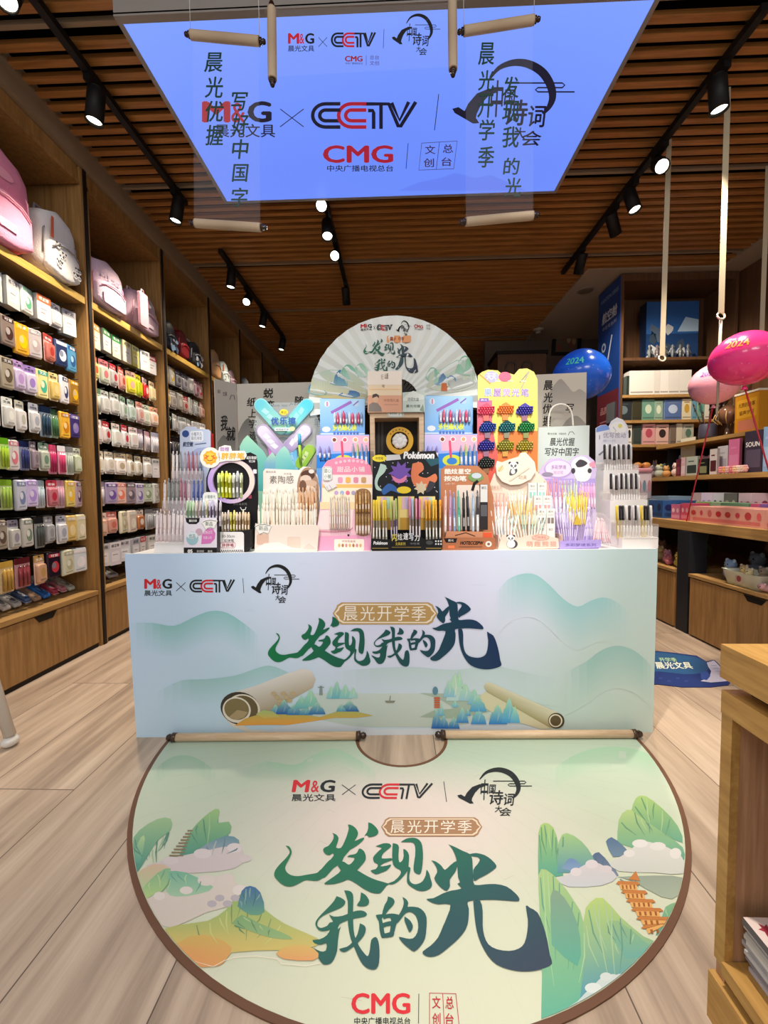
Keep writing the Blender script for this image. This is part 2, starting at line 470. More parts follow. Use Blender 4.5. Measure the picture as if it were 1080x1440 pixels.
def logo_cctv(b, F, x0, y0, x1, y1, mat=None, k=K1, red=RED, layer=2, skew=0.0):
    sx = (x1 - x0) / 3.62; sy = (y1 - y0)
    def M(p): return (x0 + p[0] * sx + skew * (p[1] - 0.5) * sx, y1 - p[1] * sy)
    w_ = 0.132 * sy
    def cc(ox, col):
        for R_, ra, e in ((0.43, 0.44, 0.98), (0.20, 0.20, 0.98)):
            pts = [(ox + e, 0.5 + R_)] + [(ox + 0.48 + ra * math.cos(math.radians(a)), 0.5 + R_ * math.sin(math.radians(a))) for a in range(90, 271, 15)] + [(ox + e, 0.5 - R_)]
            b.stroke(F, [M(p) for p in pts], w_, col, layer, mat)
    cc(0, k); cc(0.88, red)
    for pts in ([(1.75, .925), (2.62, .925), (2.95, .09), (3.02, .09), (3.54, 1.0)],
                [(1.92, .68), (2.08, .68), (2.11, .6), (2.11, 0.0)], [(2.36, .93), (2.36, 0.0)],
                [(2.72, .97), (2.99, .32), (3.3, 1.0)]):
        b.stroke(F, [M(p) for p in pts], w_, k, layer, mat)
def logo_poem(b, F, x0, y0, x1, y1, mat=None, k=K1, layer=2):
    """round brush arc with a scroll end, a cloud line and scattered characters"""
    W = x1 - x0; H = y1 - y0
    M = lambda p: (x0 + p[0] * W, y0 + p[1] * H)
    arc = [(.30, .22), (.38, .08), (.50, .015), (.62, .03), (.73, .12), (.80, .27), (.82, .42), (.79, .54), (.74, .62)]
    arc = smooth_line(arc, 4); wd = [0.012 + 0.062 * math.sin(min(1, i / (len(arc) - 1) * 1.05) * PI * 0.93) for i in range(len(arc))]
    b.stroke(F, [M(p) for p in arc], [q * W for q in wd], k, layer, mat)
    b.ink(F, [M(p) for p in ((.09, .62), (.13, .50), (.20, .38), (.30, .32), (.36, .33), (.36, .37), (.30, .40), (.24, .50), (.20, .62), (.19, .70))], k, layer, mat)
    b.ink(F, [M(p) for p in ((0, .56), (.05, .54), (.20, .68), (.22, .73), (.17, .735), (.02, .61))], k, layer, mat)
    for pts in (((.48, .255), (.90, .255), (.92, .28), (.90, .31), (.70, .31), (.68, .335), (.70, .36), (1.0, .36)),):
        b.stroke(F, [M(p) for p in pts], 0.012 * W, k, layer, mat)
    for ch, bx in (('中', (.31, .22, .42, .66)), ('国', (.42, .33, .52, .52)), ('诗', (.43, .45, .62, .76)), ('词', (.62, .52, .77, .78)),
                   ('大', (.50, .78, .60, .92)), ('会', (.57, .82, .73, 1.0))):
        p, q = M(bx[:2]), M(bx[2:]); b.text(F, ch, (*p, *q), k, layer, mat, bold=0.02, shear=0.15)
def logo_cmg(b, F, x0, y0, x1, y1, mat=None, red='#c02a30', k=K1, layer=2):
    ym = y0 + (y1 - y0) * 0.66
    b.text(F, 'CMG', (x0, y0, x1, ym), red, layer, mat, bold=0.03)
    b.text(F, '中央广播电视总台', (x0 + (x1 - x0) * .05, y0 + (y1 - y0) * .76, x1, y1), k, layer, mat, bold=0.01)
def logo_stamp(b, F, q, wd, mat=None, k=K1, layer=2):
    """two by two characters in a thin box; q = tl, tr, br, bl corners"""
    b.stroke(F, q, wd, k, layer, mat, closed=True)
    mid = lambda a, c: ((a[0] + c[0]) / 2, (a[1] + c[1]) / 2)
    b.stroke(F, [mid(q[0], q[1]), mid(q[3], q[2])], wd * .8, k, layer, mat)
    for ch, i, j in (('文', 0, 0), ('总', 1, 0), ('创', 0, 1), ('台', 1, 1)):
        L = lambda s, t: (q[0][0] + (q[1][0] - q[0][0]) * s + (q[3][0] - q[0][0]) * t, q[0][1] + (q[1][1] - q[0][1]) * s + (q[3][1] - q[0][1]) * t)
        p0 = L(i * .5 + .1, j * .48 + .09); p1 = L(i * .5 + .42, j * .48 + .44)
        b.text(F, ch, (p0[0], p0[1], p1[0], p1[1]), k, layer, mat, bold=0.015)

# ------------------------------------------------------------------ backlit ceiling screen
ZS = 2.96
SX0, SX1, SY0, SY1 = -1.125, 1.055, 1.806, 2.877
scr = thing('ceiling_screen', ((SX0 + SX1) / 2, (SY0 + SY1) / 2, ZS), 'large glowing blue ceiling screen with shop logos, hung under the wooden slats', 'screen')
b = MB('satin'); b.box(SX0 - 0.02, SX1 + 0.02, SY0 - 0.03, SY1 + 0.02, ZS + 0.004, ZS + 0.085, '#8f8a86')
for x0, x1, y0, y1 in ((SX0 - 0.02, SX1 + 0.02, SY0 - 0.03, SY0), (SX0 - 0.02, SX1 + 0.02, SY1, SY1 + 0.02), (SX0 - 0.02, SX0, SY0, SY1), (SX1, SX1 + 0.02, SY0, SY1)):
    b.box(x0, x1, y0, y1, ZS - 0.004, ZS + 0.01, '#8f8a86')
for x in (-0.8, 0.75):
    for y in (2.0, 2.7): b.tube((x, y, ZS + 0.08), (x, y, ZC + 0.06), 0.006, col='#444444', mat='metal')
b.build('casing', scr)
FS = Frame((0, SY0, ZS), (1, 0, 0), (0, -1, 0))          # seen from below: up the picture is towards the shop front
b = MB('screen')
nx, ny = 24, 12
for i in range(nx):
    for j in range(ny):
        q = [(SX0 + (SX1 - SX0) * (i + a) / nx, -(SY1 - SY0) * (j + c) / ny) for a, c in ((0, 1), (1, 1), (1, 0), (0, 0))]
        def sc_(p):
            s_, t_ = (p[0] - SX0) / (SX1 - SX0), -p[1] / (SY1 - SY0)
            g = max(0, 1 - math.hypot((s_ - .5) * 1.6, (t_ - .55) * 1.5))
            c = mixc('#7a9cff', '#6c8cf8', min(1, t_ * 1.3)); return mixc(c, '#6486f6', g * 0.5)
        b.face([FS.p(*p) for p in q], '#7090f8', 'screen', cols=[sc_(p) for p in q])
sh = b.build('glowing_panel', scr)
b = MB('screen'); SK, SR = '#10122a', '#a01c30'
FSb = FS
b.text(FS, 'M', (284, 142, 324, 172), SR, 2, bold=.035); b.text(FS, '&', (325, 144, 345, 172), SR, 3, bold=.01); b.text(FS, 'G', (348, 142, 382, 172), SK, 2, bold=.035)
b.text(FS, '晨光文具', (302, 174, 387, 193), SK, 2, bold=.012)
logo_x(b, FS, 394, 153, 427, 178, 1.2, 'screen', SK)
logo_cctv(b, FS, 438, 143, 588, 181, 'screen', SK, SR)
b.stroke(FS, [(617, 132), (611, 183)], 1.0, SK, 2)
logo_poem(b, FS, 636, 86, 808, 205, 'screen', SK)
b.text(FS, 'CMG', (454, 204, 553, 229), SR, 2, bold=.03)
b.text(FS, '中央广播电视总台', (460, 232, 553, 241), SK, 2, bold=.012)
b.stroke(FS, [(574, 201), (571, 237)], 0.8, SK, 2)
logo_stamp(b, FS, [(593, 201), (643, 198), (638, 237), (589, 239)], 0.9, 'screen', '#3a2a50')
b.ink(FS, [(560, 268), (590, 256), (620, 250), (640, 243), (668, 250), (690, 246), (715, 256), (740, 268)], '#6580ee', 1)
b.build('logo_print', scr)

# ------------------------------------------------------------------ hanging calligraphy scrolls
def roll(b, p0, p1, r, flare=0.018):
    p0, p1 = Vector(p0), Vector(p1); d = p1 - p0; L = d.length
    b.lathe(p0, d, [(r * .96, 0, '#a8917a'), (r, L * .02, '#b8a48c'), (r * 1.02, L * .5, '#ab967e'), (r, L * .98, '#b8a48c'), (r * .96, L, '#a8917a')], 'paper', 18)
def knob(b, p, d, r):
    b.lathe(p, d, [(r * .7, 0, '#2a1a14'), (r * .75, r * .5, '#2a1a14'), (r * .4, r * .6, '#3a241a'), (r * .6, r * .95, '#2a1a14'), (r * .42, r * 1.4, '#2a1a14'), (0.0005, r * 1.5, '#2a1a14')], 'gloss', 12)
def scroll(label, Y, top, bottom, sheet, texts, vertical=False, print_fn=None):
    F = Frame((0, Y, 0), (1, 0, 0), (0, 0, 1))
    a0, a1 = F.px(*top[0]), F.px(*top[1]); c0, c1 = F.px(*bottom[0]), F.px(*bottom[1])
    r = 0.0165
    t = thing('hanging_scroll', (F.px(*sheet[3]) + F.px(*sheet[2])) / 2, label, 'scroll', 'clear scrolls hung under the ceiling screen')
    for nm, p0, p1 in (('roller', a0, a1), ('roller', c0, c1)):
        d = (p1 - p0).normalized(); b = MB('paper'); roll(b, p0, p1, r); ro = b.build(nm, t)
        b = MB('gloss'); knob(b, p0, -d, r); b.build('end_knob', ro)
        b = MB('gloss'); knob(b, p1, d, r); b.build('end_knob', ro)
    b = MB('film'); q = [F.px(*p) for p in sheet]
    b.face([q[3], q[2], q[1], q[0]], '#dfe6f5', 'film')
    sh = b.build('clear_sheet', t)
    b = MB('satin')
    for ch, bx in texts: b.text(F, ch, bx, '#123c34', 2, bold=.016, shear=.12)
    if print_fn: print_fn(b, F)
    b.build('calligraphy', sh)
    for p in (a0, a1) if not vertical else (a1, c1):
        b = MB('satin'); b.tube(p + Vector((0, 0, r * .5)), (p.x, p.y, ZC + 0.05), 0.0012, col='#c8c8c8', n=6); b.build('hanging_wire', t)
def vcol(chars, x0, x1, ys):
    return [(c, (x0 + dx, y0, x1 + dx, y1)) for c, (y0, y1, dx) in zip(chars, ys)]
scroll('clear hanging scroll with green writing in front of the red M on the screen', 1.70, [(268, 49), (365, 58)], [(274, 314), (367, 320)],
       [(271, 52), (364, 58), (366, 318), (273, 314)],
       vcol('晨光优握', 287, 313, [(74, 102, 0), (108, 138, 1), (142, 172, 2), (176, 205, 2)]) + vcol('写好中国字', 324, 348, [(130, 156, 1), (160, 190, 2), (196, 224, 2), (231, 256, 2), (264, 291, 1)]))
scroll('clear hanging scroll with green writing before the round brush logo on the screen', 1.70, [(652, 44), (751, 28)], [(655, 312), (750, 303)],
       [(655, 46), (749, 32), (750, 305), (655, 311)],
       vcol('晨光开学季', 671, 694, [(60, 92, 1), (99, 128, 1), (132, 166, 0), (168, 198, 2), (206, 236, 1)]) + vcol('发现我的光', 706, 730, [(108, 138, 0), (142, 172, 0), (178, 208, 0), (222, 246, 1), (250, 277, 3)]))
def small_logos(b, F):
    logo_mg(b, F, 405, 47, 442, 73); logo_x(b, F, 448, 53, 460, 66, 0.7); logo_cctv(b, F, 466, 46, 529, 67)
    b.stroke(F, [(540, 41), (539, 68)], 0.6, K1); logo_poem(b, F, 551, 21, 619, 78)
    b.text(F, 'CMG', (485, 79, 510, 87), '#a02038', 2, bold=.04); b.text(F, '中央广播电视总台', (486, 88, 510, 91), K1, 2)
    b.stroke(F, [(515, 78), (515, 92)], .5, K1); b.text(F, '总台', (520, 78, 533, 84), '#55407a', 2); b.text(F, '文创', (520, 86, 533, 92), '#55407a', 2)
scroll('wide clear scroll with small shop logos between two upright rollers, before the screen', 1.62, [(383, 112), (382, 12)], [(637, 98), (636, 0)],
       [(388, 14), (632, 4), (632, 94), (388, 108)], [], True, small_logos)

# ------------------------------------------------------------------ light tracks and their spotlights
ZT = 2.10 + 1.0
def track(label, x, y0, y1):
    b = MB('matte_black'); b.box(x - 0.018, x + 0.018, y0, y1, ZT, ZT + 0.035, '#0d0d0e')
    y = y0 + 0.1
    while y < y1:
        b.tube((x, y, ZT + 0.03), (x, y, ZC + 0.04), 0.008, col='#0d0d0e', n=8); y += max(0.3, (y1 - y0 - 0.2))
    return tag(b.build('light_track'), label, 'light track', 'black light tracks')
track('black light track on the slats above the pink backpack, left of the screen', -1.53, 1.5, 3.12)
track('black light track on the slats above the left shelves, beyond the hanging scroll', -1.53, 3.72, 5.8)
track('short black light track in the middle, behind the far edge of the screen', -0.50, 2.98, 4.45)
track('black light track running along the slats right of the screen', 1.65, 2.0, 4.25)
def head(label, x, y, aim, on=True, power=14, ang=75, drop=0.1, L=0.16, r=0.042, lit=True):
    top = Vector((x, y, ZT)); d = (Vector(aim) - top).normalized()
    piv = top - Vector((0, 0, drop))
    t = thing('track_spotlight', top - Vector((0, 0, 0.0)), label, 'spotlight', 'black spotlights on the ceiling tracks')
    b = MB('matte_black'); b.box(x - 0.017, x + 0.017, y - 0.06, y + 0.06, ZT - 0.03, ZT, '#0c0c0d'); b.tube(top - Vector((0, 0, .02)), piv, 0.009, col='#0c0c0d', n=8)
    b.build('track_adapter', t)
    p0 = piv - d * (L * .45); p1 = piv + d * (L * .55)
    b = MB('matte_black'); b.lathe(p0, d, [(r * .9, 0, '#0e0e10'), (r, 0.008, '#0e0e10'), (r, L, '#0e0e10'), (r * .88, L, '#0e0e10'), (r * .8, L - 0.02, '#0e0e10')], 'matte_black', 20, caps=False)
    b.face([p0 + (d.orthogonal().normalized() * math.cos(a) + d.cross(d.orthogonal().normalized()) * math.sin(a)) * r * .9 for a in [2 * PI * k / 20 for k in range(20)]], '#0e0e10')
    b.build('lamp_housing', t)
    a = d.orthogonal().normalized(); c = d.cross(a); q = p1 - d * 0.014
    b = MB('lamp'); b.face([q + (a * math.cos(2 * PI * k / 20) + c * math.sin(2 * PI * k / 20)) * r * .84 for k in range(20)], '#fff2d8' if on else '#6a5a48', 'lamp' if on else 'gloss')
    b.build('lens', t)
    if power: spot('track_light', p1 + d * 0.01, p1 + d, power, ang)
head('bright spotlight at the very top left of the ceiling, facing out', -1.53, 1.72, (-0.9, 0.6, 1.2), power=22)
head('spotlight above the pink backpack, beside the left corner of the screen', -1.53, 2.2, (-1.85, 2.2, 0.8), power=130)
head('spotlight just left of the lower roller of the hanging scroll', -1.53, 3.0, (-1.95, 2.9, 0.8), power=130)
head('black spotlight above the left shelves, nearest on the far left track', -1.53, 3.96, (-1.75, 3.8, 0.6), power=80)
head('bright spotlight above the left shelves, second along the far left track', -1.53, 4.39, (-1.3, 2.0, 1.0), power=16)
head('black spotlight above the left shelves, third along the far left track', -1.53, 4.9, (-1.9, 4.7, 0.8), power=80)
head('small spotlight farthest along the left shelves', -1.53, 5.7, (-1.9, 5.4, 0.9), power=80)
head('bright spotlight in the middle, touching the far edge of the screen', -0.50, 3.0, (-0.42, 1.0, 1.6), power=14)
head('spotlight hanging in the middle just below the bright one', -0.50, 3.2, (-0.35, 2.2, 0.8), power=22, drop=.14)
head('second bright spotlight in the middle, lower than the hanging one', -0.50, 3.62, (-0.4, 0.9, 1.3), power=14)
head('unlit black spotlight at the far end of the short middle track', -0.50, 4.35, (-0.5, 6.0, 0.9), on=False, power=0)
head('lit spotlight at the near end of the right track', 1.65, 2.27, (1.95, 2.3, 0.3), power=190)
head('brightest spotlight on the right track, glaring yellow', 1.65, 2.74, (1.0, 0.9, 1.5), power=18)
head('black spotlight third along the right track', 1.65, 3.05, (2.1, 2.4, 0.5), power=130)
head('black spotlight fourth along the right track, over the blue balloon', 1.65, 3.3, (2.75, 4.35, 1.7), power=170, ang=80)
head('unlit black spotlight at the far end of the right track', 1.65, 3.85, (1.6, 5.5, 0.8), on=False, power=0)

# ================================================================== left wall: shelf units
XF, XB = -1.95, -2.42
BAY0, PITCH_Y = 1.785, 0.865
ROWZ = [2.13 - 0.2095 * k for k in range(8)]
LEFTNAME = ['nearest', 'second', 'third', 'fourth', 'fifth', 'sixth', 'seventh']
def shelf_unit(k, full):
    y0 = BAY0 + PITCH_Y * k; y1 = y0 + PITCH_Y
    t = thing('shelf_unit', ((XF + XB) / 2, (y0 + y1) / 2, 0), ('tall oak wall shelf unit on the left, %s from the shop front' % LEFTNAME[k]), 'shelf', 'oak shelf units along the left wall')
    for ya in (y0 + 0.028, y1 - 0.018):
        b = MB('oak_v'); b.box(XB, XF, ya, ya + 0.018, 0, 3.03, '#a07a48'); b.build('side_panel', t)
    b = MB('matte_black'); b.box(XF - 0.03, XF + 0.006, y0 + 0.001, y0 + 0.028, 0, 3.03, '#1c1410'); b.build('edge_post', t)
    b = MB('oak_dark'); b.box(XB, XB + 0.02, y0 + .03, y1 - .03, 2.2, 3.0, '#4e3522'); b.build('back_panel', t)
    b = MB('oak_v'); b.box(XB + .02, XF, y0 + .03, y1 - .03, 2.92, 2.945, '#7a5a34'); b.box(XF - 0.03, XF - 0.01, y0 + .03, y1 - .03, 2.945, 3.03, '#7a5a34'); b.build('top_panel', t)
    b = MB('oak_h'); b.box(XB + .02, XF - 0.004, y0 + .03, y1 - .03, 2.195, 2.228, '#a07a48')
    sh = b.build('shelf_board', t)
    b = MB('lit_oak_edge'); b.box(XF - 0.004, XF + 0.004, y0 + .03, y1 - .03, 2.19, 2.232, '#d8b45c'); b.build('edge_strip', sh)
    b = MB('matte_black'); b.box(XB, XB + 0.012, y0 + .03, y1 - .03, 0.4, 2.19, '#14110f'); b.build('peg_back', t)
    b = MB('oak_h'); b.box(XB + .02, XF + 0.004, y0 + .03, y1 - .03, 0.345, 0.372, '#a07a48'); b.build('ledge', t)
    d = MB('oak_v'); d.box(XF - 0.02, XF - 0.002, y0 + .034, y1 - .034, 0.03, 0.338, '#a07a48'); do = d.build('drawer', t)
    yc = (y0 + y1) / 2; Fd = Frame((XF - 0.001, yc, 0.338), (0, 1, 0), (0, 0, 1))
    b = MB('matte_black'); b.prism(Fd, [(-.075, 0), (-.045, -.035), (.045, -.035), (.075, 0)], 0, 0.0015, '#120c08'); b.build('handle_notch', do)
    b = MB('matte_black'); b.box(XF - 0.03, XF - 0.012, y0 + .03, y1 - .03, 0, 0.03, '#1a120c'); b.build('plinth', t)
    if full:
        for r, z in enumerate(ROWZ):
            b = MB('matte_black')
            b.box(XB + .012, XF - 0.16, y0 + .035, y1 - .035, z + 0.012, z + 0.024, '#0e0d0d')
            b.box(XF - 0.16, XF - 0.15, y0 + .035, y1 - .035, z + 0.008, z + 0.026, '#0e0d0d')
            b.build('hook_rail', t)
            for j in range(9):
                yy = y0 + 0.075 + j * 0.0895
                b = MB('matte_black'); b.tube((XB + .02, yy, z - 0.004), (XF - 0.03, yy, z + 0.004), 0.0028, col='#161515', mat='matte_black', n=6); b.build('peg_hook', t)
    return t
for k in range(7): shelf_unit(k, k < 3)

# ------------------------------------------------------------------ packs hanging on the hooks
def pack_mesh(b, F, wd, h, kind, base, accent):
    """one retail pack on frame F, hanging down from (0,0), facing F.n"""
    hw = wd / 2; base, accent = hexf(base), hexf(accent); dk = mixc(base, '#000000', .25); lt = mixc(base, '#ffffff', .45)
    if kind == 'card':
        b.prism(F, [(p[0], p[1]) for p in rrect(-hw, -h, hw, 0, .008)], -0.002, 0, lt, dk, 'paper')
        b.ink(F, rrect(-hw, -h * .24, hw, 0, .008), accent, 1, 'satin', False)
        b.ink(F, ellipse(0, -h * .06, hw * .22, h * .02, 10), '#1a1816', 2, 'satin', False)
        b.text(F, random.choice(['文具', '新品', '中性笔', '橡皮擦', '套装']), (-hw * .7, -h * .2, hw * .7, -h * .11), '#ffffff' if sum(accent) < 1.9 else '#3a3a48', 2, 'satin', False, 0.02)
        pr = rrect(-hw * .82, -h * .95, hw * .82, -h * .3, hw * .3)
        rings = [[F.p(x * s_, (y + h * .62) * s_ - h * .62, o) for x, y in pr] for s_, o in ((1, .0005), (.97, .014), (.86, .02))]
        b.loft(rings, base, 'gloss', True, True)
        b.ink(Frame(F.p(0, 0, .0203), F.u, F.v), ellipse(0, -h * .6, hw * .45, h * .16, 14), accent, 1, 'gloss', False)
        b.ink(Frame(F.p(0, 0, .0203), F.u, F.v), rrect(-hw * .6, -h * .87, hw * .5, -h * .81, .003), dk, 1, 'gloss', False)
    elif kind == 'pouch':
        pr = rrect(-hw, -h, hw, 0, .006)
        b.loft([[F.p(x * s_, (y + h / 2) * s_ - h / 2, o) for x, y in pr] for s_, o in ((.96, -.012), (1, -.004), (1, .0), (.9, .012))], base, 'gloss', True, True)
        G = Frame(F.p(0, 0, .0122), F.u, F.v)
        b.ink(G, rrect(-hw * .88, -h * .2, hw * .88, -h * .07, .004), accent, 1, 'gloss', False)
        b.ink(G, ellipse(hw * .1, -h * .58, hw * .6, h * .22, 16), accent, 1, 'gloss', False)
        b.ink(G, ellipse(-hw * .12, -h * .52, hw * .34, h * .12, 12), lt, 2, 'gloss', False)
        b.stroke(G, [(-hw * .7, -h * .88), (hw * .6, -h * .86)], h * .035, dk, 1, 'gloss', False)
        b.text(G, random.choice(['可爱', '文具', '本册', '贴纸']), (-hw * .6, -h * .185, hw * .6, -h * .085), '#ffffff', 2, 'gloss', False, 0.02)
    elif kind == 'box':
        b.prism(F, rrect(-hw, -h, hw, -h * .03, .003), -.03, .018, base, dk, 'satin')
        G = Frame(F.p(0, 0, .018), F.u, F.v)
        b.ink(G, [(-hw, -h * .3), (hw, -h * .3), (hw, -h * .03), (-hw, -h * .03)], accent, 1, 'satin', False)
        b.ink(G, rrect(-hw * .7, -h * .85, hw * .7, -h * .42, .006), lt, 1, 'satin', False)
        b.stroke(G, [(-hw * .5, -h * .55), (hw * .4, -h * .55)], h * .04, dk, 2, 'satin', False)
        b.stroke(G, [(-hw * .5, -h * .7), (hw * .1, -h * .7)], h * .03, accent, 2, 'satin', False)
        b.text(G, random.choice(['便利贴', '练习本', '彩泥', '修正带']), (-hw * .7, -h * .24, hw * .7, -h * .1), '#ffffff' if sum(accent) < 1.9 else '#30303a', 2, 'satin', False, 0.02)
    else:                                     # slim pack with a long tool inside
        b.prism(F, rrect(-hw, -h, hw, 0, .006), -.002, 0, lt, dk, 'gloss')
        b.ink(F, rrect(-hw, -h * .2, hw, 0, .006), accent, 1, 'gloss', False)
        for j in (-.45, .1, .55):
            b.tube(F.p(hw * j, -h * .93, .008), F.p(hw * j, -h * .32, .008), hw * .2, hw * .17, base, 'gloss', 8)
            b.tube(F.p(hw * j, -h * .32, .008), F.p(hw * j, -h * .24, .008), hw * .17, hw * .05, accent, 'gloss', 8)
NAMEC = [('white', '#f0f0ee'), ('grey', '#9a9a9a'), ('black', '#222222'), ('red', '#c83038'), ('orange', '#e8924a'), ('yellow', '#f0d048'), ('cream', '#ece0c0'), ('lime green', '#a0d040'),
         ('green', '#4a9a5a'), ('mint', '#a0d8c4'), ('pale blue', '#a8c8e0'), ('blue', '#3a68b8'), ('navy', '#27305e'), ('purple', '#6a4a98'), ('lilac', '#d0bce4'), ('pink', '#e8a8bc'), ('magenta', '#c83a78'), ('brown', '#8a6a48'), ('tan', '#c8a880')]
def cname(c):
    c = hexf(c); return min(NAMEC, key=lambda q: sum((a - x) ** 2 for a, x in zip(hexf(q[1]), c)))[0]
KIND_LABEL = {'card': 'blister pack', 'pouch': 'plastic pouch', 'box': 'flat box', 'tool': 'slim pen pack'}
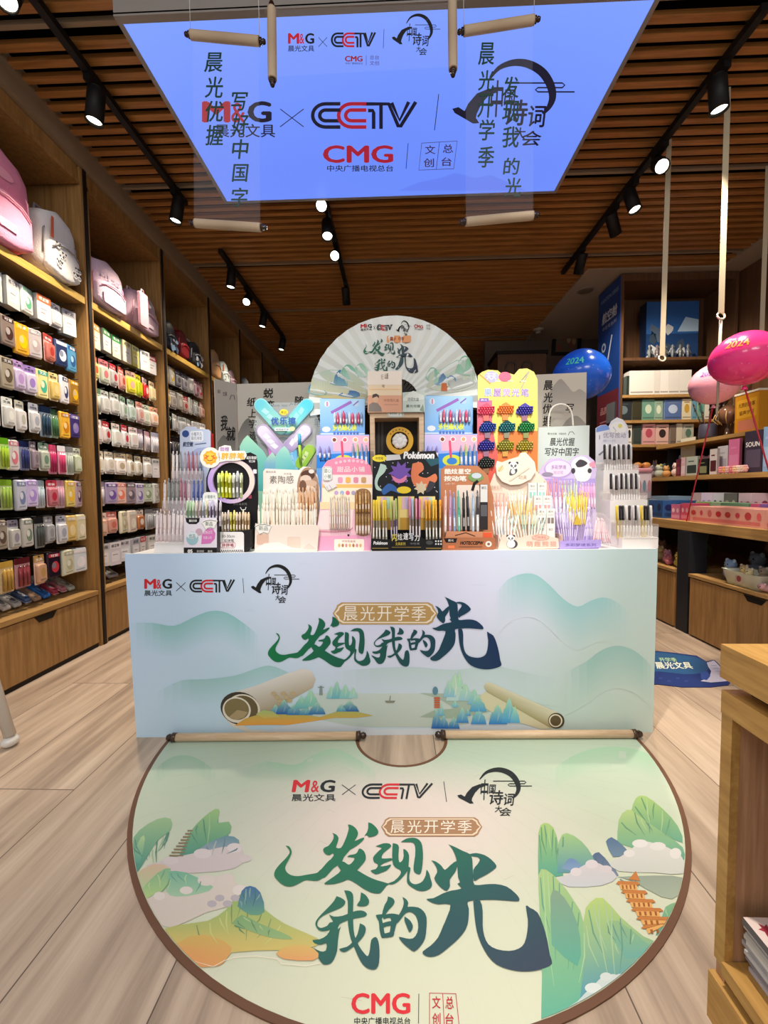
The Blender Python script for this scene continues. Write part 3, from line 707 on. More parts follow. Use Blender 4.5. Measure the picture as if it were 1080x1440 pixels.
ROWS = {
 0: [[('box', '#dcd8d4', '#f0eeea'), ('box', '#e6e2de', '#c8c6c4'), ('pouch', '#e4e8e2', '#6ab890'), ('box', '#e0ded8', '#e07a50'), ('card', '#d8d6d2', '#e8e6e2'), ('box', '#e2e0dc', '#b0aeb2')],
     [('pouch', '#5a6a68', '#d8dcdc'), ('pouch', '#9a8a80', '#5a3a34'), ('pouch', '#f0b43a', '#f8d820'), ('pouch', '#d8ccc8', '#b8a8a8'), ('card', '#d87a70', '#c04a48'), ('pouch', '#2a3460', '#e8e8ec'), ('pouch', '#5aa0c8', '#2a5a98')],
     [('pouch', '#8a6a50', '#5a4438'), ('pouch', '#b0a088', '#6a5848'), ('card', '#dccae8', '#c8a8dc'), ('card', '#e8dcf0', '#a888d0'), ('pouch', '#f0e49a', '#48b898'), ('card', '#e8c878', '#f0d890'), ('pouch', '#e4e6ec', '#34406e'), ('pouch', '#a87a34', '#f0c020')],
     [('card', '#ece8e2', '#f4f2ee'), ('card', '#e6e4de', '#f2f0ec'), ('card', '#e8e6e0', '#c8c8b8'), ('card', '#dcdade', '#b0aebc'), ('tool', '#26405a', '#1a2a44'), ('tool', '#4a7a4a', '#2a4a34'), ('pouch', '#f0b83c', '#d88a28'), ('pouch', '#4a3a78', '#8a7ac0')],
     [('tool', '#b03034', '#8a1c24'), ('tool', '#b8d840', '#70b828'), ('pouch', '#e8dadc', '#e0848a'), ('tool', '#2a3470', '#18204a'), ('card', '#a898a0', '#887880'), ('card', '#c0ccb4', '#7a9a80'), ('tool', '#c83a68', '#e05a80'), ('tool', '#d8487a', '#f0e8ec'), ('tool', '#c8ccc4', '#8a8a88'), ('card', '#d4e0c0', '#e8ecd8')],
     [('tool', '#2a2a2c', '#101012'), ('tool', '#a8c850', '#88b030'), ('pouch', '#ccccde', '#8890c0'), ('pouch', '#dccaf0', '#b494e0'), ('tool', '#c8d6da', '#98b0b8'), ('card', '#d8848c', '#c83a50'), ('tool', '#dcb0be', '#c88a9c'), ('pouch', '#e8cc70', '#f0b838'), ('pouch', '#bca4b4', '#5a3a58')],
     [('pouch', '#a89c88', '#68584a'), ('card', '#d8d8d4', '#a0a0b0'), ('pouch', '#ccccc4', '#8a9a88'), ('tool', '#4a4a4a', '#2a2a2a'), ('card', '#c4c4c4', '#989898'), ('card', '#dcdce0', '#b8b8c4'), ('pouch', '#e4bc70', '#f4dc98'), ('pouch', '#ecdcbc', '#f4ecd4')],
     [('tool', '#b08a3a', '#d8b050'), ('tool', '#8a3038', '#5a1c24'), ('card', '#d4a888', '#c89a58'), ('pouch', '#2c1c2a', '#c83a48'), ('pouch', '#dedfc4', '#c4c8a0'), ('pouch', '#dadee0', '#f0f0f0')]],
 1: [[('box', '#f0e4cc', '#c8943a'), ('box', '#e8e8e2', '#3a8a48'), ('box', '#f2f2cc', '#3f9a50'), ('box', '#f4f0d8', '#e8e0a0'), ('box', '#f0e878', '#f4f0a8'), ('box', '#f0f0f0', '#e8e8ec'), ('box', '#e8e0e0', '#b8484c')],
     [('card', '#f4f0a0', '#e06a50'), ('card', '#dce4d0', '#e8848c'), ('card', '#e8e0dc', '#d84850'), ('card', '#f0b0a8', '#e86858'), ('card', '#f4ec48', '#e8b8a8'), ('card', '#d8e838', '#f4e830'), ('card', '#d82830', '#f0d8d8'), ('card', '#ecdcb0', '#e8c8a0')],
     [('tool', '#c8ccc0', '#6a8a70'), ('card', '#e4e4dc', '#d0d4c4'), ('card', '#dcdfd4', '#c8ccc0'), ('card', '#e0e8dc', '#a8c8b0'), ('card', '#d8e4d8', '#b8d0c0'), ('card', '#e8d0c8', '#e09888'), ('card', '#e4e4d8', '#d0d0bc'), ('card', '#f0dcc8', '#e8b088')],
     [('card', '#f0e8dc', '#f4f0ea'), ('card', '#f0e4dc', '#c83038'), ('card', '#f0ece4', '#f0dcd4'), ('card', '#f0e8e8', '#d84048'), ('card', '#ece4e0', '#e8d0d0'), ('tool', '#d8d4dc', '#c0a8b4'), ('tool', '#d8c8d0', '#c898a8'), ('tool', '#e0dce0', '#a8a8b8')],
     [('card', '#f0eadc', '#e0d8c4'), ('card', '#ece8dc', '#d8ccb4'), ('card', '#f0ece0', '#c8b898'), ('card', '#eee6d8', '#c4a880'), ('card', '#ece6da', '#d0c0a4'), ('card', '#f0ece4', '#e4dccc'), ('box', '#e4e2e0', '#d4d2d0')],
     [('tool', '#c4bcc4', '#98909c'), ('pouch', '#b8a8cc', '#7a5aa8'), ('pouch', '#e0b8ac', '#e87a68'), ('pouch', '#9a8a94', '#6a5a68'), ('pouch', '#ccc4d8', '#8a78b8'), ('pouch', '#c8ccb8', '#a0a888'), ('pouch', '#d4d4d0', '#b0b0ac')],
     [('card', '#e8b8a0', '#f0d8cc'), ('card', '#e4a898', '#d87868'), ('pouch', '#e0dcc4', '#c8c098'), ('pouch', '#dcd0c0', '#f0ecdc'), ('card', '#b87850', '#e8dcd0'), ('tool', '#a8a4a8', '#787478'), ('card', '#b8b4b8', '#888488')],
     [('box', '#dcd8d8', '#c8c4c4'), ('box', '#d8d4d8', '#e4e0e4'), ('box', '#e0dce0', '#d0ccd0'), ('box', '#dcdce4', '#b8b8cc'), ('box', '#e4e0e4', '#c83a40'), ('box', '#e0dcd8', '#d0ccc8'), ('box', '#d8a8a8', '#8a3a40')]],
 2: [[('pouch', '#9a9890', '#f0c838'), ('pouch', '#b8b4b0', '#d8b040'), ('card', '#8a8688', '#585458'), ('card', '#a09a9c', '#706a6c'), ('pouch', '#8a8888', '#b8b4b4'), ('card', '#a88a98', '#883a58'), ('pouch', '#b0908c', '#c83a58')],
     [('card', '#e0d4a8', '#c8a848'), ('card', '#c8c0b8', '#a09890'), ('pouch', '#b8b0a8', '#d8d0c0'), ('card', '#c0a8a0', '#b85858'), ('pouch', '#d0c8c4', '#a8a0a0'), ('card', '#b8b8b4', '#888884'), ('card', '#c8a898', '#a86858')],
     [('tool', '#2a3430', '#141a18'), ('card', '#d8d8d4', '#f0f0ec'), ('card', '#e0e0dc', '#d0d0cc'), ('card', '#dcdcd8', '#c4c4c0'), ('pouch', '#d4d4d4', '#b8b8bc'), ('card', '#e4e4e0', '#d8d8d4')],
     [('tool', '#3a3a40', '#1a1a20'), ('tool', '#4a4448', '#2a2428'), ('card', '#d0ccc8', '#b0aca8'), ('tool', '#5a5a60', '#3a3a40'), ('card', '#c8c4c4', '#a8a4a4')]]}
for bay, rows in ROWS.items():
    y0 = BAY0 + PITCH_Y * bay
    for r, row in enumerate(rows):
        ya = y0 + 0.05 if bay else (2.0 if r else 2.02)
        yb = y0 + PITCH_Y - 0.05
        if bay == 0 and r in (4, 5): ya = 1.98
        n = len(row); st = (yb - ya) / n
        for i, (kind, base, acc) in enumerate(row):
            wd = st * random.uniform(.84, .97); z = ROWZ[r] - random.uniform(0, .006)
            h = (0.165 if kind != 'tool' else 0.172) * random.uniform(.9, 1.02)
            if bay == 0 and r == 0: h *= 0.95
            a = math.radians(random.uniform(-13, 13)); yc = ya + st * (i + .5)
            F = Frame((XF - 0.05 - random.uniform(0, .015), yc, z), (math.sin(a), math.cos(a), 0), (0, 0, 1))
            b = MB('gloss'); pack_mesh(b, F, wd, h, kind, jit(base, .03), jit(acc, .03))
            side = 'near' if i < n / 2 else 'far'; idx = i + 1 if side == 'near' else n - i
            which = ('' if idx == 1 else ORD[idx - 1] + ' from ') + side + ' end'
            tag(b.build('retail_pack'), '%s %s, %s, %s row, %s left shelf unit' % (cname(base), KIND_LABEL[kind], which, 'top' if r == 0 else ORD[r], LEFTNAME[bay]), 'pack', 'packs hanging on the left shelf units')
# packs lying on the ledges
LEDGE = {0: ['#e0dcd8', '#e8e4e0', '#d8d6d4', '#d0ccc8', '#5a7aa8', '#d8b8a0', '#c8a890', '#2f7ad0', '#3a80d8', '#d85a58', '#c84a68', '#b8a0a8', '#d88a90', '#dcdcd4', '#c8cac0'],
         1: ['#d8d4d4', '#e0dce0', '#d0ccd0', '#dcd8dc']}
for bay, cols in LEDGE.items():
    y0 = 2.12 if bay == 0 else BAY0 + PITCH_Y + .06; st = (BAY0 + PITCH_Y * (bay + 1) - .05 - y0) / (len(cols) if bay == 0 else 7)
    for i, c in enumerate(cols):
        back = i % 2
        a = math.radians(30 + 8 * back); tw = math.radians(random.uniform(-9, 9))
        vv = Vector((-math.cos(a), 0, math.sin(a))); uu = Vector((math.sin(tw), math.cos(tw), 0)); uu = (uu - vv * uu.dot(vv)).normalized()
        xr = -2.085 if not back else -2.2; hh = .155
        F = Frame(Vector((xr, y0 + st * (i + .5), .388)) + vv * hh, uu, vv)
        b = MB('gloss'); pack_mesh(b, F, st * 1.35 if bay == 0 else st * .9, hh, random.choice(['pouch', 'pouch', 'card']), jit(c, .04), jit(random.choice(['#f0f0f0', c, '#8a8a90', '#e4e4e4']), .04))
        n = len(cols); side = 'near' if i < n / 2 else 'far'; idx = i + 1 if side == 'near' else n - i
        tag(b.build('small_pouch'), '%s pouch lying on ledge, %s from %s end, %s left shelf unit' % (cname(c), ORD[idx - 1], side, LEFTNAME[bay]), 'pouch', 'pouches lying on the ledges')

# ------------------------------------------------------------------ backpacks and bags on the top shelf
def backpack(label, y, wd, h, dp, c1, c2, c3, x=-2.04, tilt=0.0, deco=None, mat='fabric', cat='backpack', nm='backpack'):
    z = 2.232
    t = thing(nm, (x, y, z), label, cat, 'bags on the top left shelf')
    def shell(x0, hh, ww, dd, col, zz, pw=.45, col2=None):
        b = MB(mat); prof = []
        rings = []; n = 22; M = 10
        for i in range(M + 1):
            s = i / M
            k = min(1, (s * 6) ** .5) if s < 1 / 6 else 1
            if s > .72: k = math.sqrt(max(0.02, 1 - ((s - .72) / .28) ** 2.2))
            kk = max(k, .12)
            rr = []
            for j in range(n):
                a = 2 * PI * j / n; sx = math.copysign(abs(math.cos(a)) ** .55, math.cos(a)); sy = math.copysign(abs(math.sin(a)) ** .55, math.sin(a))
                rr.append((x0 + dd / 2 * sx * (.75 + .25 * kk) + tilt * s * h * -.3, y + ww / 2 * sy * kk, zz + hh * s))
            rings.append(rr)
        b.loft(rings, col, mat, True, True, [mixc(col, col2 or col, i / M) for i in range(M + 1)]); return b
    shell(x, h, wd, dp, c1, z, col2=c2).build('body', t)
    pk = shell(x + dp * .46, h * .52, wd * .82, dp * .3, c2, z + .012)
    pko = pk.build('front_pocket', t)
    b = MB('satin'); xx = x + dp * .62
    b.path([(xx, y - wd * .34, z + h * .4), (xx + .004, y - wd * .2, z + h * .47), (xx + .005, y, z + h * .49), (xx + .004, y + wd * .2, z + h * .47), (xx, y + wd * .34, z + h * .4)], .004, c3, 'satin', 6)
    b.build('pocket_zip', pko)
    b = MB('satin'); b.path([(x + dp * .42, y - wd * .42, z + h * .3), (x + dp * .44, y - wd * .4, z + h * .62), (x + dp * .36, y - wd * .22, z + h * .84), (x + dp * .32, y, z + h * .9), (x + dp * .36, y + wd * .22, z + h * .84), (x + dp * .44, y + wd * .4, z + h * .62), (x + dp * .42, y + wd * .42, z + h * .3)], .005, c3, 'satin', 6)
    b.build('main_zip', t)
    b = MB('satin'); b.path([(x - dp * .1, y - .05, z + h * .97), (x - dp * .1, y - .045, z + h + .03), (x - dp * .1, y + .045, z + h + .03), (x - dp * .1, y + .05, z + h * .97)], .008, c3, 'satin', 8); b.build('carry_handle', t)
    for sgn in (-1, 1):
        b = MB(mat); b.path([(x - dp * .42, y + sgn * wd * .28, z + h * .9), (x - dp * .62, y + sgn * wd * .34, z + h * .6), (x - dp * .55, y + sgn * wd * .36, z + .06)], [.012, .016, .008], c3, mat, 8); b.build('shoulder_strap', t)
    b = MB('satin')
    F = Frame((x + dp * .62 + .002, y, z), (0, 1, 0), (0, 0, 1)); Fu = Frame((x + dp * .515, y, z), (0, 1, 0), (0, 0, 1))
    if deco == 'label':
        b.ink(F, rrect(-wd * .12, h * .17, wd * .12, h * .25, .01), mixc(c2, '#ffffff', .35), 3, 'satin', False); b.ink(Fu, ellipse(0, h * .72, wd * .16, h * .05), mixc(c1, '#ffffff', .35), 3, 'satin', False)
    elif deco == 'panda':
        for q in range(9):
            cx, cz = random.uniform(-wd * .34, wd * .34), random.uniform(h * .08, h * .46)
            b.ink(F, ellipse(cx, cz, wd * .05, wd * .05, 12), '#f4f2ee', 3, 'satin', False)
            for e in (-1, 1): b.ink(F, ellipse(cx + e * wd * .04, cz + wd * .05, wd * .022, wd * .022, 8), '#2a2a30', 4, 'satin', False)
            for e in (-1, 1): b.ink(F, ellipse(cx + e * wd * .018, cz, wd * .012, wd * .016, 8), '#2a2a30', 5, 'satin', False)
        b.ink(Fu, [(-wd * .3, h * .55), (-wd * .22, h * .55), (-wd * .2, h * .85), (-wd * .26, h * .85)], '#d86a48', 3, 'satin', False)
    elif deco == 'print':
        for q in range(14):
            cx, cz = random.uniform(-wd * .3, wd * .3), random.uniform(h * .08, h * .44); r_ = random.uniform(.01, .03)
            b.ink(F, [(cx + r_ * random.uniform(.4, 1.4) * math.cos(2 * PI * j / 6), cz + r_ * random.uniform(.4, 1.4) * math.sin(2 * PI * j / 6)) for j in range(6)], random.choice(['#e8e8ec', '#8ab0d0', '#c8c8d0', '#50607a']), 2 + q * .3, 'satin', False)
    elif deco == 'heart':
        b.text(Fu, '可爱', (-wd * .3, h * .6, wd * .3, h * .72), '#b8a8b8', 3, 'satin', False, .02)
        b.ink(F, rrect(-wd * .3, h * .1, wd * .3, h * .34, .02), mixc(c2, '#ffffff', .1), 3, 'satin', False)
    if deco: b.build('print', t)
    return t
def yat(px, py, X=-2.0): return at_x(px, py, X).y
backpack('big pink school backpack with lilac pocket at the near end of the top shelf', 2.08, .40, .50, .20, '#f07a94', '#e896b0', '#f8b4c4', deco='label')
backpack('white backpack with small panda faces and an orange stripe, beside the pink one', 2.45, .29, .40, .20, '#c8c4bc', '#eceae4', '#8a8684', deco='panda')
backpack('lilac grey school backpack with shiny pink pocket, top shelf of second unit', 2.86, .36, .34, .2, '#b8a0b0', '#d8bcc8', '#e898b4', deco='heart')
backpack('dusty mauve backpack with pink tag, in the corner of the second unit', 3.27, .36, .33, .2, '#a890a0', '#b89aa8', '#d8b0b8', deco='label')
b = MB('satin'); Ft = Frame((-1.855, 3.1, 2.235), (0, 1, 0), (0, 0, 1)); b.prism(Ft, rrect(-.05, 0, .05, .24, .012), -.02, 0, '#cf9aa4', '#b88a94', 'fabric'); b.path([(-1.865, 3.08, 2.475), (-1.866, 3.09, 2.5), (-1.866, 3.11, 2.5), (-1.865, 3.12, 2.475)], .004, '#d8b0b8')
tag(b.build('pink_pouch'), 'pink strap pouch standing between the two mauve backpacks', 'pouch')
backpack('black boxy case with blue white printed front on the third top shelf', 3.66, .21, .27, .16, '#16181e', '#2c3440', '#383c48', deco='print', mat='vinyl')
backpack('dark red and black backpack on the third top shelf, behind the silver case', 3.88, .18, .27, .16, '#1a1416', '#7a1c24', '#c83038', deco=None, mat='vinyl')
backpack('black case with silver printed front and white rim at the far end of third shelf', 4.13, .22, .25, .16, '#202226', '#3a3c42', '#c8c8cc', deco='print', mat='vinyl')
backpack('clear beige backpack with orange base on the fourth top shelf', 4.56, .24, .32, .17, '#b8a890', '#d0a070', '#c8c0b0', mat='vinyl')
backpack('pale grey green backpack with panda print, middle of the fourth top shelf', 4.81, .23, .27, .17, '#a8b0ac', '#b8c4c4', '#d8d8d4', deco='panda', mat='vinyl')
backpack('small mauve backpack at the far end of the fourth top shelf', 5.04, .19, .24, .16, '#8a7480', '#a08894', '#b8a0a8', mat='vinyl')
backpack('slate grey backpack on the fifth top shelf', 5.5, .25, .27, .17, '#5a6068', '#6a7078', '#484c54')
backpack('pink beige backpack beside the slate grey one on the fifth top shelf', 5.8, .24, .24, .17, '#c8a8a0', '#d8b8a8', '#a88880')
b = MB('satin'); b.box(XF + 0.006, XF + 0.02, 4.25, 4.38, 1.2, 1.62, '#d83a3e'); b.box(XF + 0.006, XF + 0.02, 4.25, 4.38, 1.0, 1.2, '#2a3058')
tag(b.build('shelf_sign'), 'red over navy sign panel fixed to the edge of the third left shelf unit', 'sign')

# ================================================================== right side: counter, shelves, corner bookcase
RX = 1.965
def low_cabinet(label, y0, y1):
    t = thing('drawer_cabinet', (RX + .4, (y0 + y1) / 2, 0), label, 'cabinet', 'low oak cabinets along the right wall')
    b = MB('oak_v'); b.box(RX + .02, RX + 1.0, y0, y0 + .018, 0, .4, '#a07a48'); b.build('side_panel', t)
    b = MB('oak_v'); b.box(RX + .02, RX + 1.0, y1 - .018, y1, 0, .4, '#a07a48'); b.build('side_panel', t)
    b = MB('oak_h'); b.box(RX, RX + 1.0, y0, y1, .4, .42, '#a07a48'); b.build('top_board', t)
    b = MB('oak_v'); b.box(RX + .004, RX + .02, y0 + .012, y1 - .012, .012, .392, '#a07a48'); d = b.build('drawer', t)
    yc = (y0 + y1) / 2 + .13; F = Frame((RX + .004, yc, .392), (0, -1, 0), (0, 0, 1))
    b = MB('matte_black'); b.prism(F, [(-.075, 0), (-.045, -.035), (.045, -.035), (.075, 0)], 0, .0015, '#0c0806'); b.build('handle_notch', d)
    b = MB('matte_black'); b.box(RX + .03, RX + .05, y0 + .02, y1 - .02, 0, .012, '#15100c'); b.build('plinth', t)
low_cabinet('low oak drawer cabinet holding a white basket of plush toys, under the right counter', 1.55, 2.845)
low_cabinet('low oak drawer cabinet behind the dark post, under the right counter', 2.99, 4.3)
b = MB('matte_black'); b.box(RX + .01, RX + .13, 2.86, 2.975, 0, .70, '#23252a')
struct(b.build('trim_2'))
b = MB('lit_oak_edge'); b.box(1.985, 3.44, 1.5, 4.3, .705, .765, '#b08a4a', 'oak_h')
t = tag(b.build('counter_top'), 'thick oak counter top along the right side, stacked with pastel boxes', 'counter')
b = MB('oak_dark'); b.box(2.9, 2.92, 1.6, 4.25, .42, .705, '#2e2018'); b.build('rear_panel', t)
ws = thing('wall_shelf', (2.95, 2.9, .766), 'two-level oak wall shelf above the right counter, full of gifts and plush', 'shelf')
b = MB('oak_h'); b.box(2.46, 3.44, 1.5, 4.3, 1.065, 1.10, '#a07a48'); b.build('shelf_board', ws)
b = MB('oak_h'); b.box(2.62, 3.44, 1.5, 4.3, 1.385, 1.415, '#a07a48'); b.build('shelf_board', ws)
b = MB('oak_dark'); b.box(3.1, 3.12, 1.5, 4.3, .766, 1.065, '#3a281c'); b.build('lower_back_panel', ws)
b = MB('oak_dark'); b.box(3.1, 3.12, 1.5, 4.3, 1.10, 1.385, '#3a281c'); b.build('upper_back_panel', ws)
for y in (1.6, 4.24):
    b = MB('matte_black'); b.box(2.7, 3.1, y, y + .02, .766, 1.065, '#23252a'); b.build('shelf_support', ws)
    b = MB('matte_black'); b.box(2.7, 3.1, y, y + .02, 1.10, 1.385, '#23252a'); b.build('shelf_support', ws)

bk = thing('corner_bookcase', (2.8, 4.55, 0), 'tall dark bookcase in the right corner with white and coloured books', 'bookcase')
BY0, BY1, BX0, BX1 = 4.35, 4.8, 2.27, 3.42
b = MB('oak_dark'); b.box(BX0, BX0 + .03, BY0, BY1, 0, 3.14, '#3a2a20'); b.build('side_panel', bk)
b = MB('oak_dark'); b.box(BX1 - .03, BX1, BY0, BY1, 0, 3.14, '#3a2a20'); b.build('side_panel', bk)
b = MB('oak_dark'); b.box(BX0 + .03, BX1 - .03, BY1 - .02, BY1, 0, 3.14, '#2c2018'); b.build('back_panel', bk)
b = MB('oak_dark'); b.box(BX0 + .03, BX1 - .03, BY0, BY1 - .02, 3.07, 3.14, '#4e3522'); b.build('top_board', bk)
BOOKZ = [2.315, 1.945, 1.69, 1.445, .78]
for i, z in enumerate(BOOKZ):
    b = MB('oak_dark' if i == 0 else 'oak_h'); b.box(BX0 + .03, BX1 - .03, BY0 + .003, BY1 - .02, z - .028, z, '#a07a48'); b.build('shelf_board', bk)
F = Frame((BX0 - .005, BY1, 1.5), (0, -1, 0), (0, 0, 1))
po = MB('satin'); po.prism(F, [(0, 0), (.45, 0), (.45, 1.63), (0, 1.63)], -.004, 0.004, '#1c3f86')
G = Frame(F.p(0, 0, .004), F.u, F.v)
po.ink(G, [(0, 0), (.45, 0), (.45, .52), (0, .52)], '#6a2a34', 1, 'satin', False)
po.text(G, '航空舱', (.08, 1.27, .4, 1.39), '#dfe6f4', 2, 'satin', False, .03, .2); po.text(G, 'AVIATION SERIES', (.06, 1.5, .42, 1.54), '#9fb4d8', 2, 'satin', False)
po.text(G, '中性笔系列', (.1, 1.2, .38, 1.24), '#b8c8e4', 2, 'satin', False)
po.stroke(G, [(.14, .62), (.3, 1.1)], [.03, .022], '#c8d4e8', 2, 'satin', False); po.ink(G, ellipse(.13, 1.02, .045, .05, 14), '#c0d0ea', 2, 'satin', False); po.ink(G, ellipse(.13, 1.02, .025, .028, 12), '#1c3f86', 3, 'satin', False)
po.text(G, '品质文具', (.08, .3, .4, .38), '#c89090', 2, 'satin', False, .02); po.stroke(G, [(.07, .22), (.38, .22)], .015, '#b07880', 2, 'satin', False)
tag(po.build('blue_poster'), 'tall dark blue poster with a pen picture on the side of the corner bookcase', 'poster')

def book(label, x0, x1, z, h, c, deep=.17, y=None, group='books in the corner bookcase', art=None):
    y = BY0 + .04 if y is None else y
    F = Frame(((x0 + x1) / 2, y, z), (1, 0, 0), (0, 0, 1)); hw = (x1 - x0) / 2
    b = MB('satin'); b.prism(F, [(-hw, 0), (hw, 0), (hw, h), (-hw, h)], -deep, 0, c, mixc(c, '#ffffff', .3))
    t = tag(b.build('book'), label, 'book', group)
    b = MB('satin'); b.ink(F, [(-hw * .9, h * .1), (hw * .9, h * .1), (hw * .9, h * .16), (-hw * .9, h * .16)], mixc(c, '#202020', .35), 1, 'satin', False)
    if art:
        b.ink(F, ellipse(0, h * .55, hw * .55, h * .22, 14), art, 1, 'satin', False); b.stroke(F, [(-hw * .6, h * .85), (hw * .6, h * .85)], h * .04, mixc(art, '#101010', .4), 1, 'satin', False)
    b.build('cover_print', t)
def bx(px, y=BY0 + .04): return at_y(px, 590, y).x
row = [(880, 884, '#2c3a34'), (884, 919, '#e8e4dc'), (919, 927, '#dedad2'), (927, 939, '#ece8e2'), (939, 954, '#e4e0d8'), (954, 971, '#e6e2da')]
for i, (a, c, col) in enumerate(row):
    book(['slim dark green book at the start of the white row', 'widest white book in the upper row of the corner bookcase', 'slim off-white book beside the widest white one', 'white book in the middle of the upper white row',
          'off-white book fourth along the upper white row', 'white book at the far end of the upper white row'][i], bx(a) + .001, bx(c) - .001, BOOKZ[1], .25 if i else .2, col)
row = [(864, 888, '#2a3036', '#6a7a80'), (889, 902, '#3c3a28', None), (903, 920, '#6a9a86', '#c8d8c0'), (920, 932, '#8fae98', '#d8e0c8'), (934, 958, '#5a74a8', '#c0d0e8'), (959, 972, '#e4d8b8', '#c8a040'), (973, 979, '#6aa0b8', None), (980, 990, '#7aae9a', '#4a8a78'), (991, 997, '#e8e2d4', None)]
for i, (a, c, col, art) in enumerate(row):
    book(['dark grey book at the start of the middle book row', 'olive brown book beside the dark grey one', 'sea green book with a pale figure on its cover', 'soft green book beside the sea green one', 'blue book with a pale cover picture, middle row',
          'cream book with golden speckles, middle row', 'slim light blue book, middle row', 'teal green book, middle row', 'slim white book at the far end of the middle row'][i], bx(a) + .001, bx(c) - .001, BOOKZ[2], .2 + .006 * (i % 3), col, art=art)
row = [(866, 880, '#5a5a50', None), (882, 889, '#e4e0d4', '#2a2a2a'), (891, 902, '#3a4440', None), (904, 922, '#d8a0a0', '#b85060'), (923, 941, '#dcb4a8', '#3a2a2c'), (943, 951, '#7a6a5c', None), (952, 960, '#d4ccb8', None), (961, 976, '#b8b8a8', '#5a7a68')]
for i, (a, c, col, art) in enumerate(row):
    book(['grey brown book at the start of the lowest book row', 'white book with a black barcode-like panel, lowest row', 'dark green book, lowest row', 'pink book with red cover picture, lowest row', 'pale pink book with a dark ink drawing, lowest row',
          'brown book, lowest row', 'cream book, lowest row', 'grey green book at the far end of the lowest row'][i], bx(a) + .001, bx(c) - .001, BOOKZ[3], .21 - .008 * (i % 3), col, art=art)
# top compartment: toy box with a sky picture and tiny figures
F = Frame((0, BY0 + .2, 0), (1, 0, 0), (0, 0, 1))
x0, x1 = at_y(908, 500, F.o.y).x, at_y(981, 500, F.o.y).x
G = Frame(((x0 + x1) / 2, F.o.y, BOOKZ[0]), (1, 0, 0), (0, 0, 1)); hw = (x1 - x0) / 2
b = MB('gloss'); b.prism(G, [(-hw, 0), (hw, 0), (hw, .63), (-hw, .63)], -.12, 0, '#22406e', '#182848')
b.ink(G, [(-hw, .3), (hw, .3), (hw, .63), (-hw, .63)], '#2f5fa0', 1, 'gloss', False); b.ink(G, [(hw * .2, .32), (hw, .32), (hw, .44), (hw * .5, .47)], '#a8c4dc', 2, 'gloss', False)
for q in range(12):
    cx, cz = random.uniform(-hw * .8, hw * .4), random.uniform(.06, .42); b.ink(G, [(cx + random.uniform(.02, .07) * math.cos(a), cz + random.uniform(.02, .08) * math.sin(a)) for a in (0, 1.1, 2.2, 3.2, 4.3, 5.3)], random.choice(['#8a9aa8', '#3a4a5c', '#c8ccd0', '#55657a', '#1a2430']), 2 + .2 * q, 'gloss', False)
tag(b.build('toy_box'), 'large dark blue toy box with a sky picture, top of the corner bookcase', 'box')
for i in range(12):
    x = at_y(912 + i * 5.4, 500, BY0 + .06).x; zz = BOOKZ[0]
    b = MB('gloss'); c = jit('#63666c', .06)
    y = BY0 + .05 + .04 * (i % 2)
    b.lathe((x, y, zz), (0, 0, 1), [(.02, 0, c), (.02, .008, c), (.008, .014, c), (.016, .05, c), (.018, .085, c), (.006, .1, c), (.013, .115, c), (.012, .13, c), (.001, .142, c)], 'gloss', 10)
    for e in (-1, 1): b.tube((x + e * .015, y, zz + .085), (x + e * .026, y - .01, zz + .045), .005, .004, c, 'gloss', 6)
    tag(b.build('toy_figure'), 'tiny silver toy figure, %s from the bookcase side, before the blue toy box' % ORD[i], 'toy figure', 'tiny silver toy figures')

# ------------------------------------------------------------------ goods on the counter and shelves
def carton(label, x0, x1, y0, y1, z, h, c, art=None, group='boxes on the right counter', txt=None):
    """box whose printed side faces the aisle (-X) and the camera (-Y)"""
    b = MB('satin'); b.box(x0, x1, y0, y1, z, z + h, c)
    o = tag(b.build('gift_box'), label, 'box', group)
    b = MB('satin')
    for F, hw in ((Frame((x0, (y0 + y1) / 2, z), (0, -1, 0), (0, 0, 1)), (y1 - y0) / 2), (Frame(((x0 + x1) / 2, y0, z), (1, 0, 0), (0, 0, 1)), (x1 - x0) / 2)):
        a = art or mixc(c, '#ffffff', .5)
        b.ink(F, rrect(-hw * .9, h * .1, hw * .9, h * .3, .004), mixc(c, a, .5), 1, 'satin', False)
        for q in range(max(2, int(hw / .035))):
            cx = -hw + 2 * hw * (q + .5) / max(2, int(hw / .035)); r_ = min(hw * .4, h * .22)
            b.ink(F, ellipse(cx, h * .6, r_ * random.uniform(.6, 1), r_ * random.uniform(.7, 1.1), 10), jit(a, .08), 2, 'satin', False)
        if txt: b.text(F, txt, (-hw * .7, h * .35, hw * .7, h * .75), '#ffffff', 3, 'satin', False, .02)
    b.build('box_print', o); return o
CT = .766
yx = lambda px, X: at_x(px, 720, X).y
carton('long flat pink orange box at the front edge of the right counter', 2.04, 2.27, yx(1076, 2.04), yx(970, 2.04), CT, .105, '#e0a090', '#c84a50')
carton('deep blue box stack end beside the canister on the right counter', 2.05, 2.3, yx(932, 2.05), yx(912, 2.05), CT, .135, '#2f568e', '#16284e', 'boxes on the right counter', None)
carton('light blue carton behind the deep blue box on the right counter', 2.32, 2.55, 3.62, 3.9, CT, .16, '#8aa8c4', '#dce6ee')
carton('pink bow-patterned pack next to the deep blue box', 2.06, 2.2, yx(956, 2.06), yx(944, 2.06), CT, .11, '#e07aa0', '#f4d0e0')
carton('hot pink pack touching the long pink orange box', 2.06, 2.2, yx(969, 2.06), yx(957.5, 2.06), CT, .12, '#e8607e', '#f8c8d4')
x = 2.42
